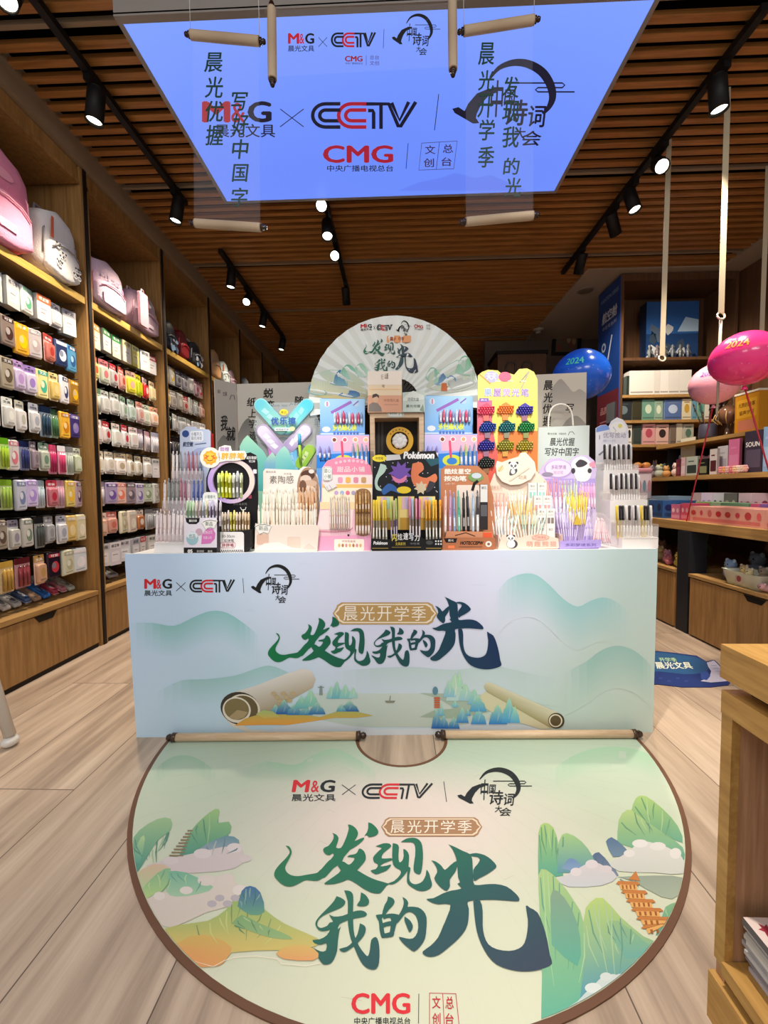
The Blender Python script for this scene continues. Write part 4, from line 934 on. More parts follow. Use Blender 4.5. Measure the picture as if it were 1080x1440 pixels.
for i, (a, c, col, art, h) in enumerate([(972, 985, '#b8a4a8', '#e0d0d0', .19), (985.5, 1001, '#d8cce4', '#8a78b8', .19), (1001.5, 1017, '#c8c4d8', '#1c2450', .19), (1017.5, 1036, '#6a6a68', '#c8b8b0', .19), (1038, 1056, '#d4b8c4', '#a84868', .19)]):
    carton(['dusty pink gift box first in the upright row on the counter', 'lilac gift box with violet dots on the counter', 'pale box with a navy panel on the counter', 'grey box with pale shapes on the counter', 'pink box with a crimson heart at the far end of the row'][i],
           x, x + .12, yx(c, x), yx(a, x), CT, h, col, art, 'upright gift boxes on the counter')
for i, (a, c, col) in enumerate([(978, 1000, '#9ac070'), (1000.5, 1014, '#a8c8a0'), (1014.5, 1054, '#6a9a78'), (1056, 1069, '#d06088'), (1069.5, 1080, '#8868b0')]):
    carton(['lime green flat box before the lilac gift box', 'pale green flat box before the navy panel box', 'wide green flat box before the grey gift box', 'raspberry flat box at the end of the green ones', 'violet flat box beside the raspberry one'][i],
           2.41 - .115, 2.41, yx(c, 2.3), yx(a, 2.3), CT + .1055 if False else CT, .125, col, '#e8f0e0', 'flat boxes behind the pink orange box')
# canister with a bear-eared lid
def canister():
    p = at_z(919, 706, .9) if False else Vector((2.06, 3.6, CT))
    b = MB('gloss'); q = p
    b.rbox(q.x - .07, q.x + .07, q.y - .07, q.y + .07, q.z + .14, q.z + .36, .025, '#d8c8cc', 'gloss')
    o = tag(b.build('storage_canister'), 'white and pink square canister with an orange bow lid, beside the white pen rack', 'canister')
    b = MB('gloss'); b.rbox(q.x - .075, q.x + .075, q.y - .075, q.y + .075, q.z + .36, q.z + .4, .03, '#e0a0a8', 'gloss'); l = b.build('lid', o)
    b = MB('gloss')
    for e in (-1, 1): b.ball((q.x + e * .035, q.y - .03, q.z + .425), .035, .022, .024, '#e09a50', 'gloss')
    b.ball((q.x, q.y - .035, q.z + .425), .014, .014, .014, '#c87838', 'gloss'); b.build('bow', l)
    b = MB('satin'); F = Frame((q.x, q.y - .0705, q.z + .14), (1, 0, 0), (0, 0, 1))
    for e, c in ((-.04, '#b86a78'), (0, '#7a98a8'), (.04, '#c88890')): b.ink(F, ellipse(e, .11, .014, .05, 12), c, 1, 'satin', False)
    b.build('print', o)
    carton('grey flat box under the square canister', q.x - .1, q.x + .1, q.y - .09, q.y + .09, CT, .138, '#8a98a0', '#c8d0d4')
canister()
def plush(label, x, y, z, s, c, c2, cat='plush toy', ears='round', group=None, lying=False):
    b = MB('fabric')
    if lying: b.ball((x, y, z + s * .42), s * .75, s * .55, s * .42, c, 'fabric')
    else: b.ball((x, y, z + s * .45), s * .5, s * .48, s * .46, c, 'fabric')
    t = tag(b.build('plush_toy'), label, cat, group)
    hx, hz = (x - s * .6, z + s * .62) if lying else (x - s * .05, z + s * 1.08)
    b = MB('fabric'); b.ball((hx, y, hz), s * .38, s * .42, s * .38, c, 'fabric')
    for e in (-1, 1):
        if ears == 'round': b.ball((hx, y + e * s * .32, hz + s * .3), s * .1, s * .15, s * .15, c2, 'fabric', 10, 6)
        elif ears == 'long': b.ball((hx, y + e * s * .2, hz + s * .55), s * .09, s * .11, s * .36, c2, 'fabric', 10, 6)
    h = b.build('head', t)
    b = MB('gloss')
    for e in (-1, 1): b.ball((hx - s * .34, y + e * s * .14, hz + s * .05), s * .05, s * .05, s * .06, '#1a1414', 'gloss', 8, 6)
    b.ball((hx - s * .38, y, hz - s * .06), s * .05, s * .07, s * .05, '#6a4034', 'gloss', 8, 6); b.build('face', h)
    return t
SZ = 1.101
for lab, px, X, s, c, c2 in (('small grey plush at the near corner of the bookcase end of the shelf', 914, 2.6, .085, '#9a8a92', '#b8a8ac'),
                             ('yellow-eared small plush on the wall shelf', 926, 2.58, .085, '#b8c0b0', '#e0c850'),
                             ('orange cat plush by the canister on the wall shelf', 936, 2.52, .07, '#d8a060', '#e8b880'),
                             ('pale pink round plush in front of the books', 950, 2.56, .085, '#e8d0c8', '#e0b0b0'),
                             ('cream plush beside the black framed card', 965, 2.62, .075, '#d8ccb0', '#c8b890'),
                             ('pink plush with two round heads on the wall shelf', 992, 2.75, .12, '#dca8ac', '#e8c8c8')):
    plush(lab, X, yx(px, X), SZ, s, c, c2, group='small plush toys on the wall shelf')
for lab, px, X, s, c, c2, ea in (('mauve long-eared plush at the back of the wall shelf', 905, 2.85, .1, '#a08a98', '#b8a0ac', 'long'), ('white rabbit plush behind the small grey plush', 920, 2.8, .1, '#d8d4d0', '#e0c0c4', 'long'),
                                 ('teal plush behind the orange cat plush', 931, 2.78, .1, '#6a8a90', '#8aa8ac', 'round'), ('brown bear plush behind the pale pink plush', 943, 2.78, .11, '#7a5a44', '#8a6a54', 'round'),
                                 ('lilac plush behind the cream one', 957, 2.8, .11, '#b8a8cc', '#c8b8d8', 'long'), ('peach plush behind the pale lilac card box', 1012, 2.8, .13, '#e0b09c', '#e8c0b0', 'round')):
    plush(lab, X, yx(px, X), SZ, s, c, c2, ears=ea, group='small plush toys on the wall shelf')
def upright_card(label, px0, px1, h, c, art, X, txt=None, z=SZ, dp=.02, nm='gift_card_box', tilt=0):
    y0, y1 = yx(px1, X), yx(px0, X)
    F = Frame((X, (y0 + y1) / 2, z), (0, -1, 0), (0, 0, 1)); hw = (y1 - y0) / 2
    b = MB('satin'); b.prism(F, [(-hw, 0), (hw, 0), (hw, h), (-hw, h)], -dp, 0, c, mixc(c, '#000000', .2))
    o = tag(b.build(nm), label, 'box', 'upright boxes on the wall shelf')
    b = MB('satin'); b.ink(F, rrect(-hw * .8, h * .12, hw * .8, h * .55, .006), art, 1, 'satin', False)
    if txt: b.text(F, txt, (-hw * .85, h * .62, hw * .7, h * .74), '#f0f0f0', 1, 'satin', False, .02)
    else: b.stroke(F, [(-hw * .6, h * .75), (hw * .4, h * .75)], h * .05, art, 1, 'satin', False)
    b.build('box_print', o)
upright_card('narrow wine red box on the wall shelf', 949, 955, .15, '#6a2c3a', '#8a4450', 2.5)
upright_card('pinkish box beside the narrow wine red one', 956, 962, .16, '#d8b0b8', '#e8d0d4', 2.5)
upright_card('grey green card box with a dark animal picture', 963, 979, .16, '#b8c0b4', '#3a4440', 2.5)
upright_card('black framed card box on the wall shelf', 981, 993, .13, '#1e2220', '#8a9068', 2.5)
upright_card('white book with a dark-haired lady on its cover', 996, 1006, .2, '#d8d0cc', '#5a2c30', 2.5)
upright_card('pale lilac card box behind the flowers', 1007, 1021, .22, '#c8c8cc', '#b0a8b4', 2.55)
upright_card('bright pink card box standing behind the flowers', 1022, 1037, .26, '#e07aa8', '#e890b8', 2.55)
upright_card('mauve framed print at the back of the wall shelf', 1006, 1030, .25, '#b08898', '#c8a0ac', 2.95)
upright_card('dark purple speaker box with white lettering on the wall shelf', 1044, 1069, .29, '#3c3444', '#5a5064', 2.5, 'SOUN', dp=.08)
upright_card('pale blue box at the edge of the picture on the wall shelf', 1070, 1084, .30, '#7fa0c8', '#98b4d4', 2.48, dp=.08)
upright_card('white sheet of letter paper leaning by the books', 955, 975, .36, '#d8d8c8', '#e0e0a8', 2.72, dp=.008)
for i in range(8):
    px = 1012 + i * 5; X = 2.48; y = yx(px, X); c = ['#e88a98', '#f0a070', '#e8b0b8', '#e0788c', '#f0c0a0', '#f4d8d0', '#e8c8c0', '#e8a8a8'][i]
    b = MB('fabric')
    b.ball((X, y, SZ + .03), .012, .012, .012, mixc(c, '#f8e070', .5), 'fabric', 8, 6)
    for k in range(6):
        a = 2 * PI * k / 6; b.ball((X - .004, y + math.cos(a) * .016, SZ + .03 + math.sin(a) * .016), .006, .012, .012, c, 'fabric', 8, 6)
    b.tube((X, y, SZ), (X, y, SZ + .03), .004, col='#88a070', n=6)
    tag(b.build('fabric_flower'), '%s fabric flower, %s in the row before the pink card box' % (cname(c), ORD[i]), 'flower', 'fabric flowers on the wall shelf')
# upper level: brush pot, amber box, figurines
UZ = 1.416
def brush_pot():
    X = 2.7; y = yx(992, X)
    b = MB('satin'); b.lathe((X, y, UZ), (0, 0, 1), [(.06, 0, '#3a3844'), (.068, .02, '#4a4858'), (.064, .12, '#4a4858'), (.058, .13, '#3a3844'), (.052, .12, '#18161a'), (.05, .02, '#18161a')], 'satin', 18)
    o = tag(b.build('brush_pot'), 'dark pot full of brushes on the upper wall shelf', 'pot')
    for i in range(9):
        a = 2 * PI * i / 9; d = Vector((math.cos(a) * .5, math.sin(a) * .5, 1.4)).normalized(); p = Vector((X + math.cos(a) * .015, y + math.sin(a) * .015, UZ + .03))
        b = MB('satin'); L = random.uniform(.2, .28); c = random.choice(['#2a2426', '#8a2c30', '#5a3a2a', '#303038'])
        b.tube(p, p + d * L, .005, .004, c, 'satin', 6); b.lathe(p + d * L, d, [(.006, 0, '#b8a890'), (.008, .015, '#2a2020'), (.001, .045, '#1a1414')], 'fabric', 8)
        tag(b.build('paint_brush'), 'brush standing in the dark pot, %s around its rim' % ORD[i], 'brush', 'brushes in the dark pot')
brush_pot()
X = 2.7; ya, yb_ = yx(1062, X), yx(1029, X)
b = MB('gloss'); b.box(X, X + .12, ya, yb_, UZ, UZ + .3, '#c88820', 'satin')
o = tag(b.build('amber_box'), 'glowing amber box with brown lettering on the upper wall shelf', 'box')
b = MB('satin'); F = Frame((X, (ya + yb_) / 2, UZ), (0, -1, 0), (0, 0, 1)); hw = (yb_ - ya) / 2
b.ink(F, rrect(-hw * .7, .02, hw * .7, .1, .01), '#c87a60', 1, 'satin', False); b.ink(F, rrect(-hw * .85, .12, hw * .85, .26, .01), '#d8a030', 1, 'satin', False)
b.text(F, '光阴的故事', (-hw * .7, .2, hw * .7, .235), '#7a4a18', 2, 'satin', False, .02); b.text(F, '留声岁月', (-hw * .6, .14, hw * .6, .175), '#7a4a18', 2, 'satin', False, .02)
b.build('box_print', o)
b = MB('satin'); b.box(X - .005, X + .125, ya - .005, yb_ + .005, UZ + .3, UZ + .315, '#e8e0d0'); b.build('lid', o)
b = MB('gloss'); y = yx(1016, X); b.lathe((X + .02, y, UZ), (0, 0, 1), [(.05, 0, '#4a3428'), (.02, .02, '#4a3428'), (.015, .1, '#4a3428'), (.06, .13, '#6a4a38'), (.075, .2, '#8a6048'), (.03, .25, '#4a3428'), (.001, .26, '#4a3428')], 'gloss', 18)
for k in range(8):
    a = 2 * PI * k / 8; b.path([(X + .02 + .075 * math.cos(a), y + .075 * math.sin(a), UZ + .2), (X + .02 + .1 * math.cos(a), y + .1 * math.sin(a), UZ + .14), (X + .02 + .06 * math.cos(a), y + .06 * math.sin(a), UZ + .1)], .004, '#c8a060', 'gloss', 6)
tag(b.build('carousel_music_box'), 'dark carousel music box beside the amber box on the upper shelf', 'music box')
b = MB('gloss'); y = yx(1037, 2.9); b.lathe((2.9, y, UZ), (0, 0, 1), [(.07, 0, '#6a4a34'), (.09, .12, '#7a5a40'), (.05, .3, '#5a4030'), (.07, .42, '#7a5a40'), (.06, .5, '#5a4030'), (.001, .52, '#5a4030')], 'gloss', 18)
tag(b.build('bronze_vase'), 'tall brown vase behind the amber box', 'vase')

# under the counter
LZ = .421
plush('blue plush in clear wrap beside the dark post, under the counter', 2.1, 2.66, LZ, .085, '#8aa8cc', '#a8c0dc', lying=False, group='plush toys under the counter')
def basket():
    p = Vector((2.06, 2.45, LZ)); b = MB('satin')
    ring = lambda r0, r1, z: [(p.x + (x_), p.y + (y_), z) for x_, y_ in rrect(-r0, -r1, r0, r1, .03)]
    b.loft([ring(.07, .115, p.z), ring(.085, .135, p.z + .085), ring(.09, .14, p.z + .088), ring(.08, .128, p.z + .082), ring(.065, .11, p.z + .01)], '#d8e0d0', 'satin', True, True)
    o = tag(b.build('plastic_basket'), 'white plastic basket with a flower tag, under the right counter', 'basket')
    b = MB('paper'); F = Frame((p.x - .079, p.y, p.z + .02), (0, -1, 0), (0, 0, 1)); b.prism(F, rrect(-.025, 0, .025, .055, .004), 0, .002, '#d0b8a0'); b.ink(Frame(F.p(0, 0, .002), F.u, F.v), ellipse(0, .028, .016, .018, 12), '#a85048', 1, 'satin', False); b.build('tag_card', o)
    for i, (dx, dy, c, s) in enumerate([(0, .06, '#b89c70', .06), (.01, -.06, '#8a7a68', .065), (-.02, 0, '#c8b890', .055)]):
        plush(['tan plush lying in the white basket', 'grey brown plush lying in the white basket', 'cream plush lying in the middle of the basket'][i], p.x + dx, p.y + dy, p.z + .03, s, c, mixc(c, '#ffffff', .3), group='plush toys under the counter')
basket()
for lab, x, y, s, c, c2, ly in (('large beige plush slumped behind the basket', 2.35, 2.42, .16, '#b8a478', '#c8b890', True), ('tan block-shaped plush beside the basket', 2.08, 2.21, .085, '#c0a060', '#d0b478', True),
                                ('yellow round plush under the counter', 2.1, 2.0, .1, '#d8b040', '#e0c060', False), ('pink flower plush at the edge of the cabinet', 2.05, 2.09, .06, '#c88a80', '#e0a8a0', True),
                                ('red pink plush at the near end of the cabinet', 2.05, 1.93, .07, '#c86058', '#d88078', True), ('dark grey plush at the back under the counter', 2.5, 2.15, .13, '#4a4038', '#5a5048', False)):
    plush(lab, x, y, LZ, s, c, c2, lying=ly, group='plush toys under the counter')
for lab, x, y, z, s, c, c2 in (('yellow chick plush on the far cabinet beside the post', 2.06, 3.08, LZ, .07, '#d8c860', '#e8d880'), ('pink plush on the far cabinet', 2.08, 3.24, LZ, .07, '#c88a98', '#d8a8b0'),
                               ('reddish plush behind the yellow chick', 2.28, 3.2, LZ, .12, '#8a4040', '#a05850'), ('green apple plush at the back of the far cabinet', 2.45, 3.42, LZ, .16, '#7a8a3a', '#98a850'), ('brown plush at the far end under the counter', 2.2, 3.5, LZ, .1, '#6a4a3a', '#7a5a4a')):
    plush(lab, x, y, z, s, c, c2, group='plush toys on the far cabinet')
for lab, x, y, s, c, c2, ly in (('pale pink plush lying before the basket edge', 2.03, 2.32, .05, '#d8a8a8', '#e8c0c0', True), ('olive plush heaped behind the yellow round one', 2.3, 2.02, .13, '#8a8448', '#a09a5c', True), ('cream bear plush at the back behind the beige one', 2.55, 2.4, .15, '#c8b898', '#d8ccb0', False),
                                ('grey blue plush behind the clear-wrapped one', 2.28, 2.68, .11, '#68788c', '#8090a4', False), ('orange plush at the near end behind the red pink one', 2.25, 1.88, .11, '#c88848', '#d8a060', False), ('white plush lying by the tilted box lid', 2.15, 2.57, .06, '#d0ccc4', '#e0dcd4', True)):
    plush(lab, x, y, LZ, s, c, c2, lying=ly, group='plush toys under the counter')
for lab, x, y, s, c, c2 in (('rose plush at the front of the far cabinet', 2.04, 3.16, .055, '#b86a78', '#c88090'), ('wine red plush behind the rose one', 2.18, 3.1, .09, '#7a3038', '#8a4048'), ('tan plush at the far end of the far cabinet', 2.1, 3.36, .08, '#b09868', '#c0a878')):
    plush(lab, x, y, LZ, s, c, c2, group='plush toys on the far cabinet')
b = MB('paper'); F = Frame((2.46, 2.74, .55), (.1, -1, -.28), (0, -.28, 1)); b.prism(F, rrect(-.1, 0, .12, .07, .004), -.1, 0, '#7a5c4c', '#5a4438'); b.text(Frame(F.p(0, 0, .001), F.u, F.v), '玩偶', (-.06, .015, .0, .055), '#a88878', 1, 'satin', False)
b.box(2.4, 2.5, 2.62, 2.84, LZ, .52, '#4a382e', 'paper')
tag(b.build('cardboard_box'), 'brown cardboard box with tilted lid at the back under the counter', 'box')
b = MB('satin'); b.path([(2.0, 2.17, .565), (1.99, 2.13, .54), (1.985, 2.11, .47), (1.985, 2.105, LZ + .012)], [.011, .013, .013, .012], '#e4dcd8'); b.ball((2.01, 2.19, .57), .03, .03, .025, '#c02028', 'satin')
tag(b.build('toy_hammer'), 'white handled toy with a red knob leaning on the plush', 'toy')

# ------------------------------------------------------------------ hanging tape strips
def tape(label, top, bot, Y, ring=True, more=None):
    F = Frame((0, Y, 0), (1, 0, 0), (0, 0, 1)); a, c = F.px(*top), F.px(*bot); a = Vector((a.x, a.y, ZC - .001))
    L = (a - c).length; u = (a - c).normalized(); s = u.cross(Vector((0, -1, 0))).normalized() * -1
    G = Frame(c, s, u); hw = .016
    b = MB('satin'); b.prism(G, [(-hw, 0), (hw, 0), (hw, L), (-hw, L)], -.002, 0, '#d8ceb4', '#b8ae94')
    o = tag(b.build('tape_strip'), label, 'strip', 'cream measuring strips hanging from the ceiling')
    b = MB('satin'); k = 0
    while k * .03 < L:
        e = .02 if k % 5 == 0 else .012; b.ink(G, [(-hw, k * .03), (-hw + e, k * .03), (-hw + e, k * .03 + .006), (-hw, k * .03 + .006)], '#3a342c', 1, 'satin', False); k += 1
    b.build('scale_marks', o)
    if ring:
        b = MB('satin'); b.path([c + s * (.02 * math.cos(t)) + u * (-.016 + .02 * math.sin(t)) + Vector((0, .006 * math.sin(t), 0)) for t in [2 * PI * q / 16 for q in range(17)]], .005, '#e0d8c0'); b.build('end_ring', o)
    if more:
        b = MB('gloss'); b.tube(c - u * .03, F.px(*more), .008, .006, '#c8c0b0', 'gloss', 8); b.build('hanging_rod', o)
tape('cream measuring strip ending at a ring before the corner bookcase', (940, 230), (931, 500), 2.75)
tape('longest measuring strip with a ring and clear rod above the pink balloon', (1022, 165), (1014, 440), 2.42, more=(1008, 585))
tape('measuring strip at the picture edge above the magenta balloon', (1078, 285), (1071, 470), 3.0)

# ------------------------------------------------------------------ balloons on sticks
def balloon(label, cx, cy, rx, ry, Y, c, txt, tc, base, stick='#c02838'):
    p = at_y(cx, cy, Y); R = rx / FPX * Y; Rz = ry / FPX * Y
    t = thing('party_balloon', (base[0], base[1], base[2]), label, 'balloon', 'printed balloons on sticks')
    b = MB('gloss'); vs = []
    n, m = 28, 16; rings = []
    for i in range(m + 1):
        th = PI * i / m; z = math.cos(th) * Rz; r = math.sin(th) * R
        if z < 0: r *= 1 - .12 * (z / Rz) ** 2
        rings.append([(p.x + r * math.cos(2 * PI * k / n), p.y + r * math.sin(2 * PI * k / n), p.z - z * (1.0 if z > 0 else 1.06)) for k in range(n)][::-1])
    vs = [Vector(q) for r in rings for q in r]
    b.loft([r for r in reversed(rings)], c, 'gloss', True, False); sk = b.build('skin', t)
    b = MB('gloss'); b.lathe((p.x, p.y, p.z - Rz * 1.04), (0, 0, -1), [(.006, 0, c), (.012, .012, c), (.016, .02, c), (.004, .021, c)], 'gloss', 12); b.build('knot', t)
    b = MB('satin'); b.tube((p.x, p.y, p.z - Rz * 1.06), base, .004, .004, stick, 'satin', 8); b.build('stick', t)
    b = MB('satin'); d = (EYE - p).normalized(); uu = Vector((0, 0, 1)).cross(d).normalized(); vv = d.cross(uu)
    vsg, fs = glyphs(txt, .02, 0); W = 2.4
    xs = [q[0] for q in vsg]; mid = (min(xs) + max(xs)) / 2
    def on(s_, t_, lift=1.004):          # point on the skin at angles s_, t_ off the facing direction
        dd = (d * math.cos(s_) * math.cos(t_) + uu * math.sin(s_) * math.cos(t_) + vv * math.sin(t_)).normalized()
        k = 1 / math.sqrt((dd.x / R) ** 2 + (dd.y / R) ** 2 + (dd.z / Rz) ** 2); return p + dd * k * lift
    b.mesh([on((q[0] - mid) * .36 - .25, (q[1] - .3) * .36 + .55) for q in vsg], fs, tc, 'satin')
    for q in range(40):
        s0, t0 = random.uniform(-1.1, 1.1), random.uniform(-.75, .3); e = random.uniform(.02, .05)
        b.face([on(s0, t0), on(s0 + e, t0 + e * .3), on(s0 + e * .8, t0 + e), on(s0 - e * .2, t0 + e * .7)], mixc(c, random.choice(['#6040c0', tc, '#ffffff']), .35), 'satin')
    b.build('balloon_print', sk)
balloon('blue balloon printed with a year, behind the paper bag', 817, 528, 37, 33, 2.75, '#1f62d8', '2024', '#58d8b0', (1.23, 2.75, 0), '#d8d8d8')
balloon('pale pink balloon behind the magenta one', 1004, 541, 29, 26, 2.75, '#f2a4b2', '2024', '#7a3aa0', (2.015, 2.95, CT))
balloon('large magenta balloon in front of the pale pink one', 1048, 505, 41, 34, 2.2, '#f83c86', '2024', '#e8a030', (2.01, 2.2, CT))

# ------------------------------------------------------------------ ceiling fittings, far back
b = MB('satin'); p = at_z(823, 408, ZSOF); b.lathe((p.x, p.y, ZSOF), (0, 0, -1), [(.085, 0, '#8a7c6c'), (.085, .008, '#8a7c6c'), (.07, .014, '#74685a'), (.001, .016, '#74685a')], 'satin', 24)
tag(b.build('ceiling_speaker'), 'flat round speaker grille on the painted ceiling', 'speaker')
b = MB('satin'); p = at_z(757, 463, ZSOF); b.lathe((p.x, p.y, ZSOF), (0, 0, -1), [(.07, 0, '#b0a494'), (.065, .02, '#b0a494'), (.03, .03, '#80766a'), (.04, .05, '#b0a494'), (.001, .055, '#b0a494')], 'satin', 20)
tag(b.build('smoke_detector'), 'small round smoke detector on the painted ceiling, farther back', 'smoke detector')
F = Frame((0, 6.19, 0), (1, 0, 0), (0, 0, 1)); b = MB('satin')
q = F.hits([(775, 500), (815, 500), (818, 458), (778, 455)]); b.prism(F, q, 0, .03, '#181412')
tag(b.build('picture_frame'), 'black picture frame on the grey back wall above the balloon', 'picture')
b2 = MB('satin'); G = Frame(F.p(0, 0, .03), F.u, F.v); qq = G.hits([(781, 495), (811, 495), (813, 464), (783, 462)]); b2.ink(G, qq, '#6a5a48', 1, 'satin', False)
for i in range(7): x_, y_ = qq[0][0] + .05 + .035 * i, qq[0][1] + random.uniform(.05, .25); b2.ink(G, ellipse(x_, y_, .03, .05, 10), random.choice(['#8a4a40', '#a89070', '#3a3a34']), 2 + i * .2, 'satin', False)
b2.build('picture_print', bpy.data.objects['picture_frame'])
t = thing('display_cabinet', (1.5, 5.6, 0), 'dark display cabinet far back, its top just above the fan display', 'cabinet')
p0, p1 = at_y(700, 494, 5.5), at_y(768, 494, 5.5)
b = MB('oak_dark'); b.box(p0.x, p1.x, 5.5, 6.0, 0, p0.z - .04, '#2a1e16'); b.build('body', t)
b = MB('matte_black'); b.box(p0.x - .02, p1.x + .02, 5.48, 6.02, p0.z - .04, p0.z, '#15100d'); b.build('top', t)
for px in (718, 741):
    a = at_y(px, 530, 5.49); b = MB('metal'); b.path([(a.x - .06, 5.485, a.z - .2), (a.x - .06, 5.485, a.z + .14), (a.x - .04, 5.485, a.z + .18), (a.x + .04, 5.485, a.z + .18), (a.x + .06, 5.485, a.z + .14), (a.x + .06, 5.485, a.z - .2)], .008, '#4a4642', 'metal'); b.build('door_handle', t)

# ================================================================== calligraphy 发现我的光 as brush shapes (drawn on a 1080-wide sheet)
S1 = lambda pts: [(390 + x * .21296, 1140 + y * .21296) for x, y in pts]
S2 = lambda pts: [(580 + x * .19444, 1170 + y * .19444) for x, y in pts]
GL = {'发': [S1(p) for p in (
 [(55,235),(78,240),(93,265),(93,290),(72,335),(56,365),(52,388),(64,412),(95,432),(140,437),(190,428),(240,420),(268,412),(300,380),(345,330),(375,330),(365,380),(320,430),(280,462),(240,468),(190,462),(150,480),(110,500),(70,505),(30,490),(0,462),(-20,435),(-15,400),(15,360),(50,325),(78,290),(80,265)],
 [(362,150),(390,163),(404,185),(398,215),(388,248),(420,250),(445,205),(462,160),(472,120),(467,95),(500,105),(525,130),(533,155),(525,180),(510,205),(545,190),(572,182),(570,195),(545,220),(510,245),(480,262),(470,275),(440,310),(425,345),(400,365),(370,385),(330,430),(300,450),(268,412),(300,385),(345,335),(372,300),(365,285),(345,298),(318,290),(302,265),(312,248),(335,238),(355,215),(370,190),(372,165)],
 [(462,310),(475,298),(510,292),(528,280),(535,262),(548,255),(570,270),(582,295),(584,325),(565,355),(530,395),(540,405),(600,440),(660,465),(735,487),(720,500),(690,540),(665,552),(620,545),(570,520),(520,485),(470,460),(440,470),(380,488),(310,490),(330,470),(380,435),(420,400),(400,370),(430,340),(455,352),(475,362),(500,340),(510,318),(495,312)],
 [(600,82),(625,90),(655,118),(668,145),(655,165),(630,175),(605,178),(590,165),(575,172),(590,150),(600,120)])],
 '现': [S1(p) for p in (
 [(648,240),(700,220),(740,222),(752,238),(735,255),(700,285),(690,320),(750,318),(758,330),(700,352),(680,372),(720,368),(750,360),(745,375),(720,400),(690,412),(650,425),(615,400),(650,390),(665,360),(640,345),(632,315),(650,290),(672,268),(690,250)],
 [(762,220),(790,225),(803,245),(800,300),(805,345),(825,335),(835,300),(832,258),(855,270),(870,300),(868,350),(862,395),(830,440),(790,478),(755,492),(730,485),(770,470),(810,430),(815,400),(790,385),(765,360),(758,300)],
 [(815,212),(850,190),(890,183),(925,190),(950,215),(960,260),(962,320),(955,390),(940,425),(905,410),(900,370),(910,300),(910,240),(895,215),(860,212)],
 [(862,375),(880,385),(872,430),(875,470),(900,490),(930,488),(960,470),(980,430),(985,395),(1003,420),(1012,455),(1022,490),(1012,515),(980,533),(940,535),(905,520),(875,500),(855,470)])],
 '我': [S1(p) for p in (
 [(390,570),(420,580),(450,605),(435,635),(400,655),(350,675),(300,700),(270,730),(265,765),(290,780),(330,765),(345,745),(380,740),(395,755),(350,790),(310,800),(275,795),(252,760),(258,730),(290,690),(340,640),(375,600)],
 [(340,690),(375,705),(430,700),(480,680),(530,665),(570,668),(592,688),(575,705),(520,715),(460,730),(410,755),(400,790),(420,770),(410,800),(400,870),(395,930),(375,985),(350,1015),(310,1022),(285,1000),(260,960),(220,910),(245,915),(285,935),(320,930),(325,880),(290,890),(250,885),(232,860),(280,855),(325,830),(350,790),(370,745),(355,715)],
 [(442,532),(475,535),(498,555),(502,600),(500,680),(502,760),(510,830),(540,900),(580,955),(600,965),(612,920),(620,860),(650,840),(668,870),(675,930),(672,1010),(655,1048),(625,1055),(585,1040),(550,1000),(515,925),(485,850),(468,760),(465,680),(465,600)],
 [(545,750),(575,765),(585,790),(572,830),(530,880),(480,920),(440,940),(408,920),(460,905),(500,870),(530,820)],
 [(552,545),(580,560),(605,595),(600,625),(570,637),(525,630),(545,600)])],
 '的': [S1(p) for p in (
 [(730,572),(760,582),(775,605),(760,635),(735,660),(715,690),(695,712),(690,720),(700,760),(705,800),(712,835),(690,845),(675,790),(670,735),(650,695),(690,690),(695,670),(710,625),(725,600)],
 [(700,700),(720,690),(755,685),(790,690),(800,700),(785,760),(765,830),(740,838),(745,790),(752,735),(745,712),(720,715),(702,720)],
 [(690,752),(715,742),(760,735),(765,760),(720,768),(705,775)], [(690,820),(720,815),(765,805),(765,835),(690,845)],
 [(825,575),(850,590),(865,615),(860,640),(880,640),(930,645),(965,670),(985,710),(985,780),(975,850),(945,900),(905,935),(870,915),(830,880),(802,840),(850,850),(895,850),(925,810),(930,750),(915,700),(885,675),(850,680),(820,715),(790,750),(775,720),(805,690),(830,640),(835,600)],
 [(840,705),(875,730),(895,765),(890,790),(872,808),(855,770),(840,730)])],
 '光': [S2(p) for p in (
 [(262,95),(310,115),(370,145),(415,165),(432,200),(436,260),(440,340),(450,388),(520,385),(600,382),(680,400),(740,445),(770,480),(768,505),(700,503),(600,495),(490,497),(400,508),(408,560),(405,640),(385,710),(330,780),(250,850),(190,895),(130,910),(85,895),(75,870),(130,830),(185,770),(220,690),(250,620),(275,530),(190,528),(140,515),(100,490),(150,485),(220,450),(280,430),(355,415),(325,380),(345,370),(330,330),(325,260),(315,190),(290,130)],
 [(135,210),(170,220),(210,250),(235,280),(275,245),(320,215),(322,260),(305,300),(270,350),(272,395),(250,430),(220,418),(185,385),(158,340),(178,300),(175,265),(155,230)],
 [(415,165),(460,158),(520,172),(570,205),(608,250),(590,275),(540,310),(480,340),(445,358),(440,280),(470,240),(488,205),(470,185),(432,180)],
 [(440,505),(490,503),(508,580),(508,680),(520,760),(550,820),(610,855),(700,868),(770,850),(810,810),(830,730),(835,640),(820,540),(850,555),(905,590),(945,680),(975,790),(995,900),(1010,960),(960,990),(880,1010),(790,1015),(700,1000),(610,965),(545,900),(495,810),(465,720),(450,620)])]}
